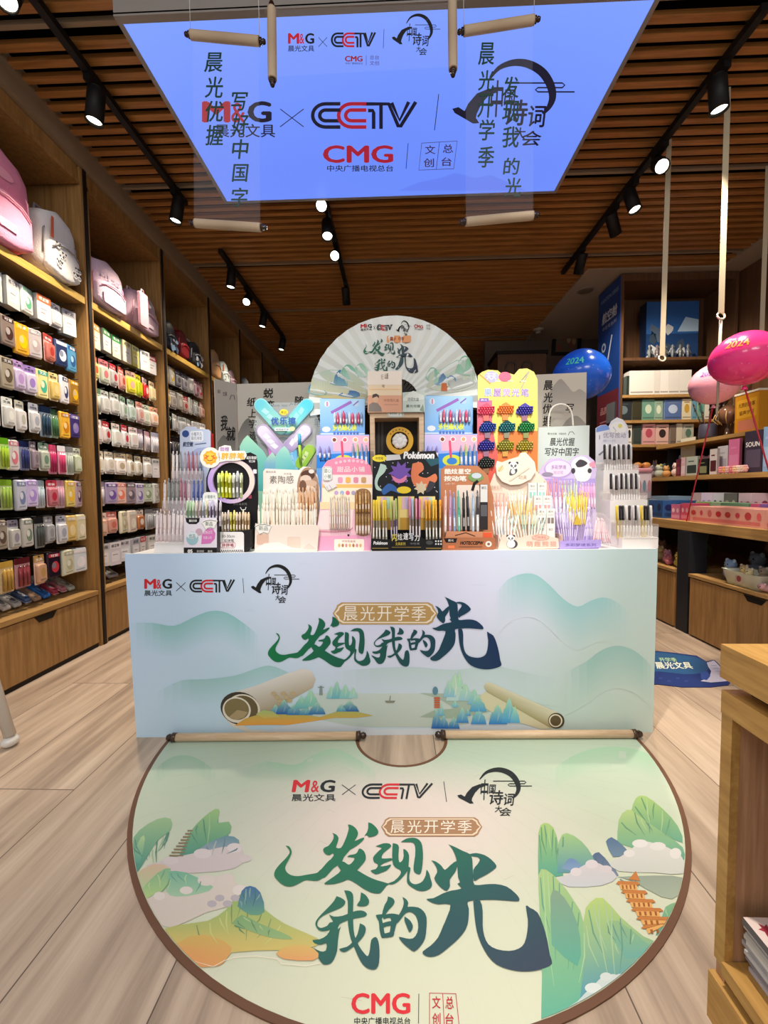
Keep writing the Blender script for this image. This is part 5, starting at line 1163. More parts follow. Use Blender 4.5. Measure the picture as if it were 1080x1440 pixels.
def brush_char(b, F, ch, bx=None, colf=None, layer=4, px=True, lift=None):
    ps = GL[ch]; xs = [p[0] for s in ps for p in s]; ys = [p[1] for s in ps for p in s]
    x0, x1, y0, y1 = min(xs), max(xs), min(ys), max(ys); bx = bx or (x0, y0, x1, y1)
    mp = lambda p: (bx[0] + (p[0] - x0) / (x1 - x0) * (bx[2] - bx[0]), bx[1] + (p[1] - y0) / (y1 - y0) * (bx[3] - bx[1]))
    for i, s in enumerate(ps):
        q = smooth_line([mp(p) for p in s] + [mp(s[0])], 2)[:-1]
        b.ink(F, q, '#000000', layer + .12 * i, None, px, colf)
def grad(y0, y1, c0, c1, axis=1):
    def f(p): return mixc(c0, c1, min(1, max(0, (p[axis] - y0) / (y1 - y0))))
    return f
def hill(b, F, ridge, depth, col, bgf, layer=1.2, k=3):
    """washed ink hill: colour at the ridge melting into the ground colour below"""
    r = smooth_line(ridge, k); n = len(r) - 1; c0 = col
    for i in range(n):
        p, q = r[i], r[i + 1]; steps = 3; e = min(1, 5 * min(i + .5, n - i - .5) / n)
        col = mixc(bgf(p), c0, e)
        for s in range(steps):
            a, c = s / steps, (s + 1) / steps
            pts = [(p[0], p[1] + depth * a), (q[0], q[1] + depth * a), (q[0], q[1] + depth * c), (p[0], p[1] + depth * c)]
            b.ink(F, pts, col, layer, None, True, lambda z, p=p, q=q: mixc(col, bgf(z), min(1, max(0, (z[1] - (p[1] if abs(z[0] - p[0]) < abs(z[0] - q[0]) else q[1])) / depth))))
def badge(b, F, x0, y0, x1, y1, fill, rim, txtc, layer=3):
    n = (y1 - y0) * .2
    def shp(e): return [(x0 + e + 2 * n, y0 + e), (x1 - e - 2 * n, y0 + e), (x1 - e - n, y0 + e + n * .6), (x1 - e - n * .8, y0 + e + n * 1.2), (x1 - e, (y0 + y1) / 2), (x1 - e - n * .8, y1 - e - n * 1.2), (x1 - e - n, y1 - e - n * .6),
                        (x1 - e - 2 * n, y1 - e), (x0 + e + 2 * n, y1 - e), (x0 + e + n, y1 - e - n * .6), (x0 + e + n * .8, y1 - e - n * 1.2), (x0 + e, (y0 + y1) / 2), (x0 + e + n * .8, y0 + e + n * 1.2), (x0 + e + n, y0 + e + n * .6)]
    h = y1 - y0
    b.ink(F, shp(0), fill, layer); b.ink(F, shp(h * .06), rim, layer + .3); b.ink(F, shp(h * .12), fill, layer + .6)
    for i, ch in enumerate('晨光开学季'):
        w_ = (x1 - x0 - 4 * n) / 5.2; xx = x0 + 2 * n + w_ * (.1 + i * 1.02)
        b.text(F, ch, (xx, y0 + h * .17, xx + w_ * .86, y1 - h * .17), txtc, layer + 1.2, None, bold=.004)

# ================================================================== display table
TA, TB = at_z(192, 1037, 0), at_z(917, 1030, 0)
TU = (TB - TA).normalized(); TN = Vector((TU.y, -TU.x, 0)); TW = -TN            # TW: away from the camera
FT = Frame(TA, TU, (0, 0, 1)); TL = (TB - TA).length; TZ = 0.752
PT = lambda s, t, z: TA + TU * s + TW * t + Vector((0, 0, z))
tb = thing('display_table', PT(TL / 2, .35, 0), 'white display table wrapped in a pale blue printed front panel, piled with pen displays', 'table')
b = MB('satin'); b.obox(PT(-.012, .0125, TZ - .03), TU * (TL + .024), TW * .70, Vector((0, 0, .03)), '#eceae6'); b.build('table_top', tb)
for s in (.06, TL - .09):
    for t in (.1, .62): b = MB('satin'); b.obox(PT(s, t, 0), TU * .035, TW * .035, Vector((0, 0, TZ - .03)), '#e4e2de'); b.build('leg', tb)
for s in (0.01, TL - .016): b = MB('satin'); b.obox(PT(s, .02, 0.004), TU * .006, TW * .66, Vector((0, 0, TZ - .035)), '#e8e6e2'); b.build('side_panel', tb)
q = FT.hits([(175, 779), (925, 771.5), (918, 1031), (192, 1038)])
q[2] = (q[2][0], .001); q[3] = (q[3][0], .001)
b = MB('satin'); b.prism(FT, q, -.012, -.0006, '#dfe4ea', '#f0efec'); pan = b.build('front_panel', tb)
PC = [(175, 779), (925, 771.5), (918, 1031), (192, 1038)]
def panel_bg(p):
    s = (p[0] - 175) / 750; t = (p[1] - 775) / 260
    c = mixc(mixc('#c4dcfc', '#c8e4fa', t), mixc('#c4dcde', '#c4d8ce', t), min(1, max(0, s * 1.08)))
    g = max(0, 1 - math.hypot((p[0] - 575) / 290, (p[1] - 830) / 210)); return mixc(c, '#dee2fc', min(1, g * 1.5))
b = MB('satin'); NX, NY = 40, 16
def bil(i, j):
    s, t = i / NX, j / NY; return tuple((PC[0][d] * (1 - s) + PC[1][d] * s) * (1 - t) + (PC[3][d] * (1 - s) + PC[2][d] * s) * t for d in (0, 1))
for i in range(NX):
    for j in range(NY): b.ink(FT, [bil(i, j), bil(i + 1, j), bil(i + 1, j + 1), bil(i, j + 1)], '#c0d0e0', .0, None, True, panel_bg)
T_, T2_ = '#93c9cc', '#a3cdd0'
hill(b, FT, [(184, 876), (215, 876), (245, 880), (272, 868), (297, 859), (320, 862), (345, 878), (362, 892)], 46, T_, panel_bg)
hill(b, FT, [(222, 972), (255, 957), (290, 955), (330, 950), (360, 940), (380, 936), (402, 944), (440, 962)], 40, T2_, panel_bg)
hill(b, FT, [(698, 834), (713, 816), (733, 807), (753, 808), (772, 822), (792, 842), (812, 853), (830, 845), (848, 840), (866, 846), (885, 862)], 62, '#9ecfd3', panel_bg)
hill(b, FT, [(795, 946), (825, 930), (845, 915), (866, 908), (886, 912), (904, 924), (919, 940)], 60, '#9dc8c4', panel_bg, 1.4)
hill(b, FT, [(470, 945), (520, 940), (580, 938), (640, 942), (690, 936), (740, 946), (790, 955)], 40, '#c0d6da', panel_bg)
# water and wave under the little landscape
b.ink(FT, [(440, 975), (600, 975), (640, 985), (700, 1008), (640, 1022), (420, 1022), (420, 1000)], '#b5c8b6', 1.8, None, True, lambda p: mixc('#ccdad6', '#bfcfc4', (p[1] - 970) / 55))
b.ink(FT, [(330, 1030), (380, 1026), (420, 1014), (450, 1012), (490, 1020), (540, 1025), (620, 1024), (670, 1016), (705, 1012), (740, 1020), (770, 1028), (700, 1032), (500, 1034), (360, 1036)], '#d4dfe6', 2)
# left paper roll
b.ink(FT, [(326, 974), (360, 964), (400, 948), (426, 940), (438, 943), (444, 955), (440, 967), (410, 984), (372, 1006), (350, 1012)], '#d8d3c6', 2.4, None, True, lambda p: mixc('#e0dcd6', '#a8977a', min(1, max(0, (p[1] + (p[0] - 326) * .32 - 978) / 40))))
def rot_el(cx, cy, rx, ry, a, n=28): ca, sa = math.cos(a), math.sin(a); return [(cx + x * ca - y * sa, cy + x * sa + y * ca) for x, y in ellipse(0, 0, rx, ry, n)]
b.ink(FT, [(312, 990), (330, 1012), (352, 1026), (380, 1027), (352, 1031), (328, 1022), (313, 1006)], '#e4ded0', 2.6)
b.ink(FT, rot_el(338, 996, 28, 23, .25), '#3e3428', 2.8); b.ink(FT, rot_el(342, 997, 24, 21, .25), '#e2dac8', 3); b.ink(FT, rot_el(342, 997, 21, 19, .25), '#6a5a3c', 3.2)
b.ink(FT, rot_el(333, 998, 20, 18, .25), '#e8e0d0', 3.4); b.ink(FT, rot_el(333, 997, 17.5, 15, .25), '#85744e', 3.6); b.ink(FT, [(322, 1008), (334, 998), (349, 1001), (343, 1009), (332, 1012)], '#b09a72', 3.8)
# left landscape
OG = lambda p: mixc('#9fb86a', '#eda84a', min(1, max(0, (p[1] - 996) / 20)))
b.ink(FT, [(330, 1020), (345, 1010), (365, 1004), (390, 1000), (420, 1004), (450, 1008), (475, 1000), (500, 1000), (525, 1006), (500, 1009), (470, 1009), (440, 1014), (405, 1019), (370, 1019)], '#d8b050', 4, None, True, OG)
def peak(cx, cy, w_, h_, c1, tip='#b4e0b8', base=3):
    b.ink(FT, [(cx - w_ / 2, cy), (cx - w_ * .36, cy - h_ * .5), (cx - w_ * .24, cy - h_ * .62), (cx - w_ * .12, cy - h_ * .88), (cx, cy - h_), (cx + w_ * .12, cy - h_ * .84), (cx + w_ * .22, cy - h_ * .58), (cx + w_ * .36, cy - h_ * .46), (cx + w_ / 2, cy)], c1, base + cy / 1000 * 2 + cx * .0007, None, True, grad(cy - h_, cy, tip, c1))
    b.stroke(FT, [(cx, cy - h_ * .92), (cx + w_ * .06, cy - h_ * .5), (cx - w_ * .04, cy - h_ * .15)], [.4, w_ * .09, .4], mixc(c1, '#eaf4d8', .5), base + cy / 1000 * 2 + cx * .0007 + .3)
for a in ((466, 982, 14, 18, '#86c2cc'), (474, 982, 16, 25, '#68b4c8'), (486, 982, 18, 20, '#86c6ca'), (497, 981, 13, 15, '#a0d0d2'), (424, 996, 20, 18, '#68b4bc'), (437, 993, 22, 24, '#7cc2ba'), (388, 1004, 16, 14, '#3a80b8'), (400, 1004, 24, 21, '#1f5aa8'), (414, 1005, 22, 15, '#2a70b4'), (430, 1005, 20, 12, '#3a84b8'), (446, 1004, 24, 17, '#2a6cb0'), (492, 1000, 26, 15, '#2460a8'), (480, 1000, 14, 10, '#4a94b8')): peak(*a)
for pts, c0, c1 in (([(360, 1004), (370, 998), (384, 1000), (395, 1008), (372, 1010)], '#a8c47a', '#d8b860'),):
    y0_, y1_ = min(p[1] for p in pts), max(p[1] for p in pts); b.ink(FT, pts, c0, 5, None, True, grad(y0_, y1_, c0, c1))
b.ink(FT, [(449, 977), (450, 964), (453, 964), (454, 977)], '#8a9a96', 5); b.stroke(FT, [(447, 966), (456, 966)], 1, '#7a8a88', 5.2)
for k in range(7): x_, y_ = 385 + k * 4.5, 975 + (k % 3) * 5; b.ink(FT, ellipse(x_, y_, 4, 3, 8), '#c2ad86', 5)
b.ink(FT, [(541, 985), (556, 985), (554, 988), (543, 988)], '#8a8a7a', 4.5); b.stroke(FT, [(548, 985), (549, 978)], 1.2, '#8a8a7a', 4.5)
# right landscape and paper roll
b.ink(FT, [(590, 974.5), (625, 975), (660, 984), (690, 1000), (640, 996), (615, 981)], '#a9bcae', 3.4); b.ink(FT, [(590, 1008), (610, 999), (640, 996), (690, 1000), (640, 1010)], '#a2b6a4', 3.4)
b.ink(FT, [(683, 972), (776, 1024), (760, 1025), (700, 1006), (665, 985)], '#d6d2b0', 3.6)
b.ink(FT, [(680, 965), (684, 959), (691, 960), (785, 1002), (793, 1010), (784, 1023), (773, 1023), (684, 972)], '#cdc89f', 4, None, True, lambda p: mixc('#dcd9c0', '#a29a6c', min(1, max(0, (p[1] - 960 - (p[0] - 684) * .48) / 16))))
b.ink(FT, rot_el(782, 1013, 11.5, 11, .3), '#4a4030', 4.4); b.ink(FT, rot_el(781, 1013, 9.5, 9.2, .3), '#e4dec4', 4.6); b.ink(FT, rot_el(781, 1013, 7.6, 7.4, .3), '#5e5236', 4.8)
for cx, cy, w_, h_, c1 in ((640, 985, 26, 38, '#b8d6d8'), (632, 980, 18, 24, '#8cc0d8'), (655, 985, 22, 24, '#9cc8d8'), (646, 966, 10, 22, '#a8dcc4'), (667, 990, 20, 22, '#7ab8d4'), (672, 1000, 24, 24, '#4a9cd0'), (614, 1024, 15, 28, '#2a6cc0'), (624, 1024, 14, 20, '#2a70c4'),
                           (638, 1024, 17, 16, '#2e78c8'), (620, 1006, 10, 18, '#6ab0d0'), (650, 1016, 18, 22, '#3a88cc'), (658, 1006, 8, 10, '#4a98d0'), (673, 1018, 22, 24, '#3a90d4'), (700, 1018, 26, 28, '#2f88d4'), (716, 1016, 22, 36, '#40a0dc'), (724, 1016, 14, 24, '#58b0dc'), (640, 994, 10, 10, '#70b8d4')):
    peak(cx, cy, w_, h_, c1)
for k in range(5): b.ink(FT, [(610 - .5 * (k == 4), 995 - k * 3.2), (619, 995 - k * 3.2), (618, 992.6 - k * 3.2), (611, 992.6 - k * 3.2)], '#c8603a', 6.3)
b.ink(FT, ellipse(612, 971, 4, 6, 10), '#5a8aa0', 6)
b.build('landscape_print', pan)
b = MB('satin')
logo_mg(b, FT, 203, 814, 242, 838); logo_x(b, FT, 248, 819, 261, 831, .8); logo_cctv(b, FT, 267, 815, 331, 833)
b.stroke(FT, [(341.5, 813), (343, 834)], .7, K1); logo_poem(b, FT, 353, 795, 421, 848)
b.build('logo_print', pan)
b = MB('satin'); badge(b, FT, 468, 847, 615, 878, '#bd9a62', '#f2e6d0', '#f8f0e4'); b.build('badge_print', pan)
b = MB('satin')
g1 = grad(380, 700, '#0c7a48', '#14305c', 0)
for ch, bx in (('发', (377, 867, 487, 938)), ('现', (465, 883, 521, 936)), ('我', (522, 881, 576, 937)), ('的', (572, 885, 612, 924)), ('光', (605, 839, 705, 941))): brush_char(b, FT, ch, bx, g1)
b.build('slogan_print', pan)

# ================================================================== half-round floor mat and its rods
MC, MR, NR = Vector((0.010, 1.635, 0)), 0.945, 0.185
class MatFrame(Frame):                          # print stays inside the mat's border
    def hit(s, px, py):
        a, c = Frame.hit(s, px, py); r = math.hypot(a, c); k = min(1, (MR - .015) / r) if r > 0 else 1
        return (a * k, min(c * k, -.002))
FM = MatFrame((MC.x, MC.y, 0.004), (1, 0, 0), (0, 1, 0))
mt = thing('floor_mat', (MC.x, 1.1, 0), 'half-round pale green floor mat printed with mountains and big brush characters, before the table', 'mat')
b = MB('vinyl'); NA, NRG = 64, 14
def mat_bg(p):
    x, y = p; c = mixc('#b6c8b4', '#d6dac0', min(1, max(0, -y / .85)))
    g = max(0, 1 - math.hypot(x / .62, (y + .42) / .3)); c = mixc(c, '#e0d2c8', min(1, g * 1.4)); return mixc(c, '#aabfac', max(0, min(1, (y + .16) * 3)))
def pol(r, a): return (r * math.cos(a), r * math.sin(a))
for i in range(NA):
    a0, a1 = PI + PI * i / NA, PI + PI * (i + 1) / NA
    for j in range(NRG):
        r0, r1 = NR + (MR - .014 - NR) * j / NRG, NR + (MR - .014 - NR) * (j + 1) / NRG
        b.ink(FM, [pol(r0, a0), pol(r1, a0), pol(r1, a1), pol(r0, a1)], '#d0dcc4', 0, None, False, mat_bg)
    for r0, r1 in ((MR - .014, MR), (NR - .012, NR)):
        q = [FM.p(*pol(r, a)) for r, a in ((r0, a0), (r1, a0), (r1, a1), (r0, a1))]
        b.face(q, '#6e4c38')
    q = [FM.p(*pol(MR, a)) for a in (a0, a1)]; b.face([q[0], q[0] - Vector((0, 0, .004)), q[1] - Vector((0, 0, .004)), q[1]], '#6e4c38')
base = b.build('mat_sheet', mt)
b = MB('vinyl')
bgpx = lambda z: mat_bg(FM.hit(*z))
def wash(pts, c0, c1, layer, axis=1):
    c0, c1 = mixc(c0, '#a8b0a0', .22), mixc(c1, '#a8b0a0', .22)
    q = smooth_line(pts + [pts[0]], 2)[:-1]; v = [p[axis] for p in q]; b.ink(FM, q, c0, layer, None, True, grad(min(v), max(v), c0, c1, axis))
    A = abs(poly_area(q)); lum = sum(hexf(c0)) / 3; x0, x1, y0, y1 = min(p[0] for p in q), max(p[0] for p in q), min(p[1] for p in q), max(p[1] for p in q)
    if lum > .74:                               # clouds: soft puffs along the upper edge
        for i, p in enumerate(q[::2]):
            if p[1] < (y0 + y1) / 2 + 2: b.ink(FM, ellipse(p[0], p[1] + 3, random.uniform(7, 13), random.uniform(5, 8), 14), mixc(c0, '#ffffff', random.uniform(.0, .25)), layer + .1, None, True, None)
    elif A > 500 and hexf(c0)[0] < hexf(c0)[1] * 1.08:                               # rock: ribs running down from the ridge
        cx = (x0 + x1) / 2
        for p in q:
            if p[1] < y0 + (y1 - y0) * .55 and random.random() < .8:
                d = random.uniform(.35, .75); e = (p[0] + (cx - p[0]) * .45 + random.uniform(-5, 5), p[1] + (y1 - p[1]) * d); m = ((p[0] * .6 + e[0] * .4) + random.uniform(-2, 2), (p[1] + e[1]) / 2)
                s0 = (p[0] + (cx - p[0]) * .08, p[1] + 3)
                b.stroke(FM, [s0, m, e], [1.4, 2.2, .5], mixc(mixc(c0, c1, .5), random.choice(['#1a4a48', '#f0f0b0', '#2a5a70']), .3), layer + .1)
hill(b, FM, [(216, 1085), (235, 1068), (258, 1062), (280, 1068), (303, 1084)], 26, '#a3c2a6', bgpx, .6)
hill(b, FM, [(340, 1083), (375, 1071), (415, 1076), (440, 1062), (470, 1053), (500, 1066), (528, 1084)], 22, '#a6c8ac', bgpx, .6)
hill(b, FM, [(775, 1084), (800, 1066), (830, 1054), (860, 1050), (890, 1053), (915, 1062), (930, 1075)], 34, '#a2c6a8', bgpx, .6)
wash([(182, 1222), (183, 1190), (196, 1168), (222, 1152), (240, 1152), (240, 1168), (222, 1182), (208, 1204), (192, 1228)], '#9cc48a', '#3a8a7a', 2)
wash([(186, 1205), (198, 1178), (204, 1180), (196, 1215)], '#b8d890', '#4a9a8a', 2.2)
wash([(252, 1204), (268, 1170), (286, 1150), (303, 1138), (309, 1142), (306, 1158), (322, 1156), (324, 1172), (300, 1186), (280, 1204)], '#9cc878', '#3c8c78', 2.4)
wash([(262, 1208), (290, 1188), (318, 1176), (336, 1182), (332, 1200), (300, 1212)], '#5a8a9a', '#b4a8bc', 2.6)
for k in range(9): b.stroke(FM, [(238 + k * 3.2, 1204 - k * 4.4), (258 + k * 1.6, 1204 - k * 4.4)], 2.2, '#8a7a5c', 3.4)
wash([(205, 1218), (240, 1208), (285, 1198), (330, 1190), (345, 1205), (330, 1222), (280, 1228), (225, 1228)], '#dccbcb', '#d8c6ca', 3)
wash([(186, 1232), (215, 1216), (240, 1222), (228, 1250), (200, 1262), (188, 1252)], '#dfba9a', '#b8d49a', 3.1)
wash([(200, 1250), (222, 1228), (240, 1222), (236, 1248), (214, 1260), (202, 1266)], '#7ab888', '#b8d880', 3.2)
wash([(238, 1226), (262, 1228), (300, 1248), (280, 1258), (248, 1262), (234, 1254)], '#6ab494', '#a8d0a8', 3.2)
wash([(196, 1270), (224, 1258), (262, 1250), (290, 1236), (318, 1234), (338, 1250), (330, 1272), (290, 1284), (240, 1306), (210, 1300)], '#e6d6cc', '#e0d0c4', 3.6)
wash([(212, 1316), (250, 1302), (292, 1296), (318, 1280), (332, 1262), (350, 1258), (372, 1280), (400, 1300), (432, 1314), (452, 1326), (425, 1336), (360, 1338), (280, 1344), (236, 1344)], '#8ab860', '#e0c060', 4)
wash([(234, 1338), (268, 1318), (300, 1318), (326, 1334), (318, 1350), (306, 1360), (256, 1364), (240, 1354)], '#dcb050', '#ee9a50', 4.4)
wash([(388, 1342), (402, 1332), (430, 1330), (448, 1342), (440, 1352), (400, 1350)], '#e0b858', '#ee9c58', 4.4)
wash([(334, 1276), (340, 1254), (352, 1247), (366, 1256), (372, 1284), (352, 1288)], '#2c5a9a', '#5a9a7a', 4.8)
wash([(326, 1300), (340, 1288), (365, 1300), (395, 1312), (412, 1322), (380, 1320), (345, 1308)], '#74a468', '#8fb470', 4.8)
for k in range(5): b.ink(FM, ellipse(298 + k * 11, 1272 - (k % 2) * 8, 7, 5, 8), '#b8b0b4', 4.2)
b.stroke(FM, [(262, 1365), (300, 1361), (316, 1352), (330, 1348), (360, 1346), (390, 1350), (396, 1357), (430, 1360), (450, 1356)], 1, '#f2e8d0', 5)
# right side
wash([(757, 1232), (757, 1172), (765, 1158), (778, 1164), (786, 1190), (792, 1232)], '#a8cc6a', '#3f9a84', 2)
wash([(784, 1228), (786, 1184), (797, 1172), (818, 1184), (834, 1206), (838, 1226)], '#9cc878', '#4a8aa0', 2.2)
wash([(868, 1186), (870, 1154), (882, 1139), (900, 1144), (925, 1164), (960, 1192), (962, 1210), (915, 1200)], '#b0cc78', '#4a9a84', 2.2)
wash([(888, 1140), (894, 1123), (908, 1120), (932, 1138), (953, 1162), (960, 1186), (930, 1170)], '#a4c86a', '#4f9a80', 2.4)
wash([(852, 1184), (860, 1178), (876, 1190), (882, 1200), (862, 1206)], '#3a5a8a', '#5a7a98', 2.8)
wash([(833, 1204), (842, 1199), (858, 1216), (870, 1232), (846, 1230)], '#36507e', '#6a7a98', 2.8)
wash([(790, 1222), (800, 1208), (812, 1212), (820, 1228)], '#5a80b8', '#7a98c0', 2.8)
wash([(782, 1238), (810, 1224), (832, 1213), (852, 1220), (868, 1234), (846, 1246), (800, 1248)], '#d8ccd4', '#c8ccd4', 3)
wash([(856, 1214), (885, 1198), (900, 1184), (925, 1188), (950, 1198), (964, 1214), (962, 1230), (920, 1228), (870, 1226)], '#dcd8d8', '#ccd0cc', 3)
wash([(868, 1234), (920, 1232), (962, 1236), (955, 1262), (930, 1262), (890, 1240)], '#8a9a8c', '#a0b09c', 2.6)
wash([(764, 1440), (760, 1300), (757, 1232), (768, 1224), (786, 1240), (806, 1266), (824, 1310), (830, 1440)], '#a6c878', '#4cae94', 3.4)
wash([(776, 1330), (774, 1262), (784, 1254), (804, 1280), (816, 1320), (812, 1360)], '#7a9a80', '#4aa890', 3.6)
wash([(822, 1420), (820, 1300), (830, 1270), (848, 1264), (872, 1290), (905, 1318), (930, 1334), (905, 1368), (868, 1400)], '#b8d468', '#3c8eb0', 3.8)
wash([(852, 1300), (870, 1296), (912, 1330), (920, 1344), (880, 1350)], '#8ab87a', '#5aa8a0', 4)
wash([(936, 1276), (950, 1270), (952, 1284), (934, 1308), (922, 1316)], '#7ab47a', '#4a9a8a', 3)
wash([(795, 1440), (812, 1410), (834, 1388), (852, 1372), (872, 1374), (884, 1384), (862, 1404), (836, 1430)], '#d4e0e0', '#c0d6d8', 4.4)
for k in range(6):
    x0, y0 = 866 + k * 7, 1240 + k * 12.5; w_ = 34 + k * 4
    b.ink(FM, [(x0, y0 + 4), (x0 + w_ * .1, y0), (x0 + w_ * .9, y0 + 1), (x0 + w_, y0 + 5), (x0 + w_ * .88, y0 + 6), (x0 + w_ * .12, y0 + 5)], '#c07a3c', 5)
    b.ink(FM, [(x0 + w_ * .14, y0 + 5), (x0 + w_ * .86, y0 + 6), (x0 + w_ * .9, y0 + 13), (x0 + w_ * .2, y0 + 12)], '#e0a860', 4.8)
    for e in range(4): b.ink(FM, [(x0 + w_ * (.24 + .16 * e), y0 + 6), (x0 + w_ * (.31 + .16 * e), y0 + 6), (x0 + w_ * (.33 + .16 * e), y0 + 11.5), (x0 + w_ * (.27 + .16 * e), y0 + 11.5)], '#9a5a2c', 5.2)
b.ink(FM, [(884, 1238), (894, 1226), (900, 1240)], '#c07a3c', 5)
b.build('landscape_print', base)
b = MB('vinyl')
logo_mg(b, FM, 410, 1097, 472, 1127, k='#2a2c30', red='#d8323c', sh=.12); logo_x(b, FM, 481, 1104, 500, 1118, 1.0, k='#3a3c40'); logo_cctv(b, FM, 509, 1102, 608, 1124, k='#2a2c30', red='#d8323c', skew=.15)
b.stroke(FM, [(624, 1099), (628, 1128)], 1.0, '#3a3c40'); logo_poem(b, FM, 643, 1082, 748, 1148, k='#24282a')
logo_cmg(b, FM, 494, 1397, 577, 1442, red='#dc3038'); b.stroke(FM, [(589, 1398), (588.5, 1440)], 1, '#4a4a4a', 2); logo_stamp(b, FM, [(604, 1397), (641, 1398), (646, 1446), (604, 1446)], 1.2, None, '#c03038')
b.build('logo_print', base)
b = MB('vinyl'); badge(b, FM, 536, 1150, 678, 1177, '#a9815e', '#ecd8bc', '#f6ead8'); b.build('badge_print', base)
b = MB('vinyl')
def g2(p): t = min(1, max(0, ((p[0] - 390) * .6 + (p[1] - 1160)) / 420)); return mixc(mixc('#2f8052', '#2c5f5a', min(1, t * 1.6)), '#3c4058', max(0, t * 1.6 - .8))
for ch in '发现我的光': brush_char(b, FM, ch, None, g2)
b.build('slogan_print', base)
def rod(label, pa, pb):
    p0, p1 = at_z(*pa, .02), at_z(*pb, .02); d = (p1 - p0).normalized()
    t = thing('scroll_rod', (p0 + p1) / 2 - Vector((0, 0, .02)), label, 'rod', 'wooden scroll rods at the table foot')
    b = MB('rod_wood'); b.tube(p0, p1, .0155, col='#d8bc9a', mat='rod_wood', n=18); b.build('shaft', t)
    for p, e in ((p0, -d), (p1, d)): b = MB('gloss'); b.lathe(p, e, [(.017, -.012, '#4a3424'), (.0185, .004, '#3a261a'), (.010, .007, '#2a1a12'), (.014, .016, '#3a261a'), (.010, .026, '#2a1a12'), (.001, .03, '#2a1a12')], 'gloss', 14); b.build('end_knob', t)
rod('wooden scroll rod at the table foot above the pagoda stairs', (244, 1037), (505, 1034.5)); rod('wooden scroll rod at the table foot under the paper roll picture', (622, 1033), (893, 1032))

# ================================================================== blue floor mat, white stand, near cabinet
FB = Frame((0, 0, .004), (1, 0, 0), (0, 1, 0))
o_ = [(890, 918), (920, 915), (950, 918), (980, 922), (993, 930), (1005, 928), (1012, 935), (1024, 948), (1029, 957), (1024, 963), (1000, 966), (960, 966), (925, 962), (890, 962)]
b = MB('vinyl'); b.prism(FB, FB.hits(o_), -.003, 0, '#243a78', '#1c2c5c')
t = tag(b.build('whale_floor_mat'), 'dark blue whale-shaped floor mat with white writing, beside the table', 'mat')
b = MB('vinyl')
b.ink(FB, smooth_line([(890, 921), (920, 917), (950, 920), (980, 925), (997, 935), (990, 946), (960, 948), (925, 944), (890, 945), (890, 921)], 2)[:-1], '#2f5f8e', 1)
b.ink(FB, [(994, 932), (1004, 929), (1011, 936), (1022, 950), (1024, 958), (1000, 960), (985, 958), (998, 952), (1000, 944), (996, 938)], '#cfcde0', 2)
for k in range(5): b.stroke(FB, [(1000 + k * 3, 936 + k * 4), (1008 + k * 3, 936 + k * 4.4)], .6, '#a8a4c0', 3)
b.text(FB, '晨光文具', (921, 931, 975, 941), '#e6ecd8', 3, bold=.03, shear=-.4); b.text(FB, '开学季', (926, 925, 952, 931), '#b8e0b0', 3, bold=.02, shear=-.4)
b.ink(FB, [(985, 946), (994, 944), (999, 951), (994, 957), (986, 955)], '#3a5aa8', 3)
for k in range(6): b.ink(FB, ellipse(905 + k * 12, 954 + (k % 2) * 4, 3, 1.4, 8), '#3a4a90', 2)
b.build('mat_print', t)
t = thing('sign_stand', (-1.56, 1.56, 0), 'white sign stand foot at the lower left picture edge', 'stand')
b = MB('gloss'); b.path([(-1.545, 1.56, .045), (-1.60, 1.53, .40), (-1.68, 1.5, 1.0), (-1.74, 1.48, 1.45)], .02, '#d8d4cc', 'gloss', 12); b.build('pole', t)
b = MB('gloss'); b.ball((-1.545, 1.56, .022), .028, .034, .022, '#e0dcd4', 'gloss', 16, 8); b.build('foot', t)
b = MB('satin'); b.box(-2.3, -1.72, 1.44, 1.452, .95, 1.6, '#e8e6e2'); b.build('sign_board', t)

CXL, CYF = .592, .755
c = thing('magazine_cabinet', (.9, .35, 0), 'oak cabinet in the near right corner, open shelf full of pads', 'cabinet')
b = MB('front_oak'); b.box(CXL - .006, 1.25, -.1, CYF + .005, .655, .716, '#c7a877'); b.build('top_slab', c)
b = MB('matte_black'); b.box(CXL + .03, 1.22, -.08, CYF - .02, .632, .655, '#1c1510'); b.build('shadow_gap', c)  # black strip stands in for the shade between slab and body
b = MB('front_oak'); b.box(CXL - .004, CXL + .04, -.1, CYF + .003, .59, .632, '#b8955c'); b.build('front_rail', c)
b = MB('inner_oak'); b.box(CXL + .0, 1.22, CYF - .02, CYF, .0, .632, '#a07a58'); b.build('side_panel', c)
b = MB('front_oak'); b.box(CXL - .003, CXL + .012, CYF - .022, CYF + .002, .12, .59, '#b8955c'); b.build('edge_strip', c)
b = MB('oak_v'); b.box(CXL, 1.22, -.1, -.08, 0, .632, '#a07a58'); b.build('side_panel', c)
b = MB('oak_v'); b.box(1.2, 1.22, -.08, CYF - .02, 0, .632, '#8a6a4a'); b.build('back_panel', c)
b = MB('front_oak'); b.box(CXL - .008, 1.2, -.08, CYF - .022, .112, .136, '#b8955c'); b.build('shelf', c)
b = MB('front_oak'); b.box(CXL - .012, CXL + .01, -.1, CYF + .003, .0, .092, '#b8955c'); b.build('plinth', c)
z = .1365
cols = ['#c8c4cc', '#e8e4e4', '#9c98a4', '#8a8894', '#d8d4d0', '#c4c0c0', '#a8a4a4', '#dcd8d4', '#c8c4be', '#b8b4b0', '#d0ccc8', '#8a8684', '#6a6668']
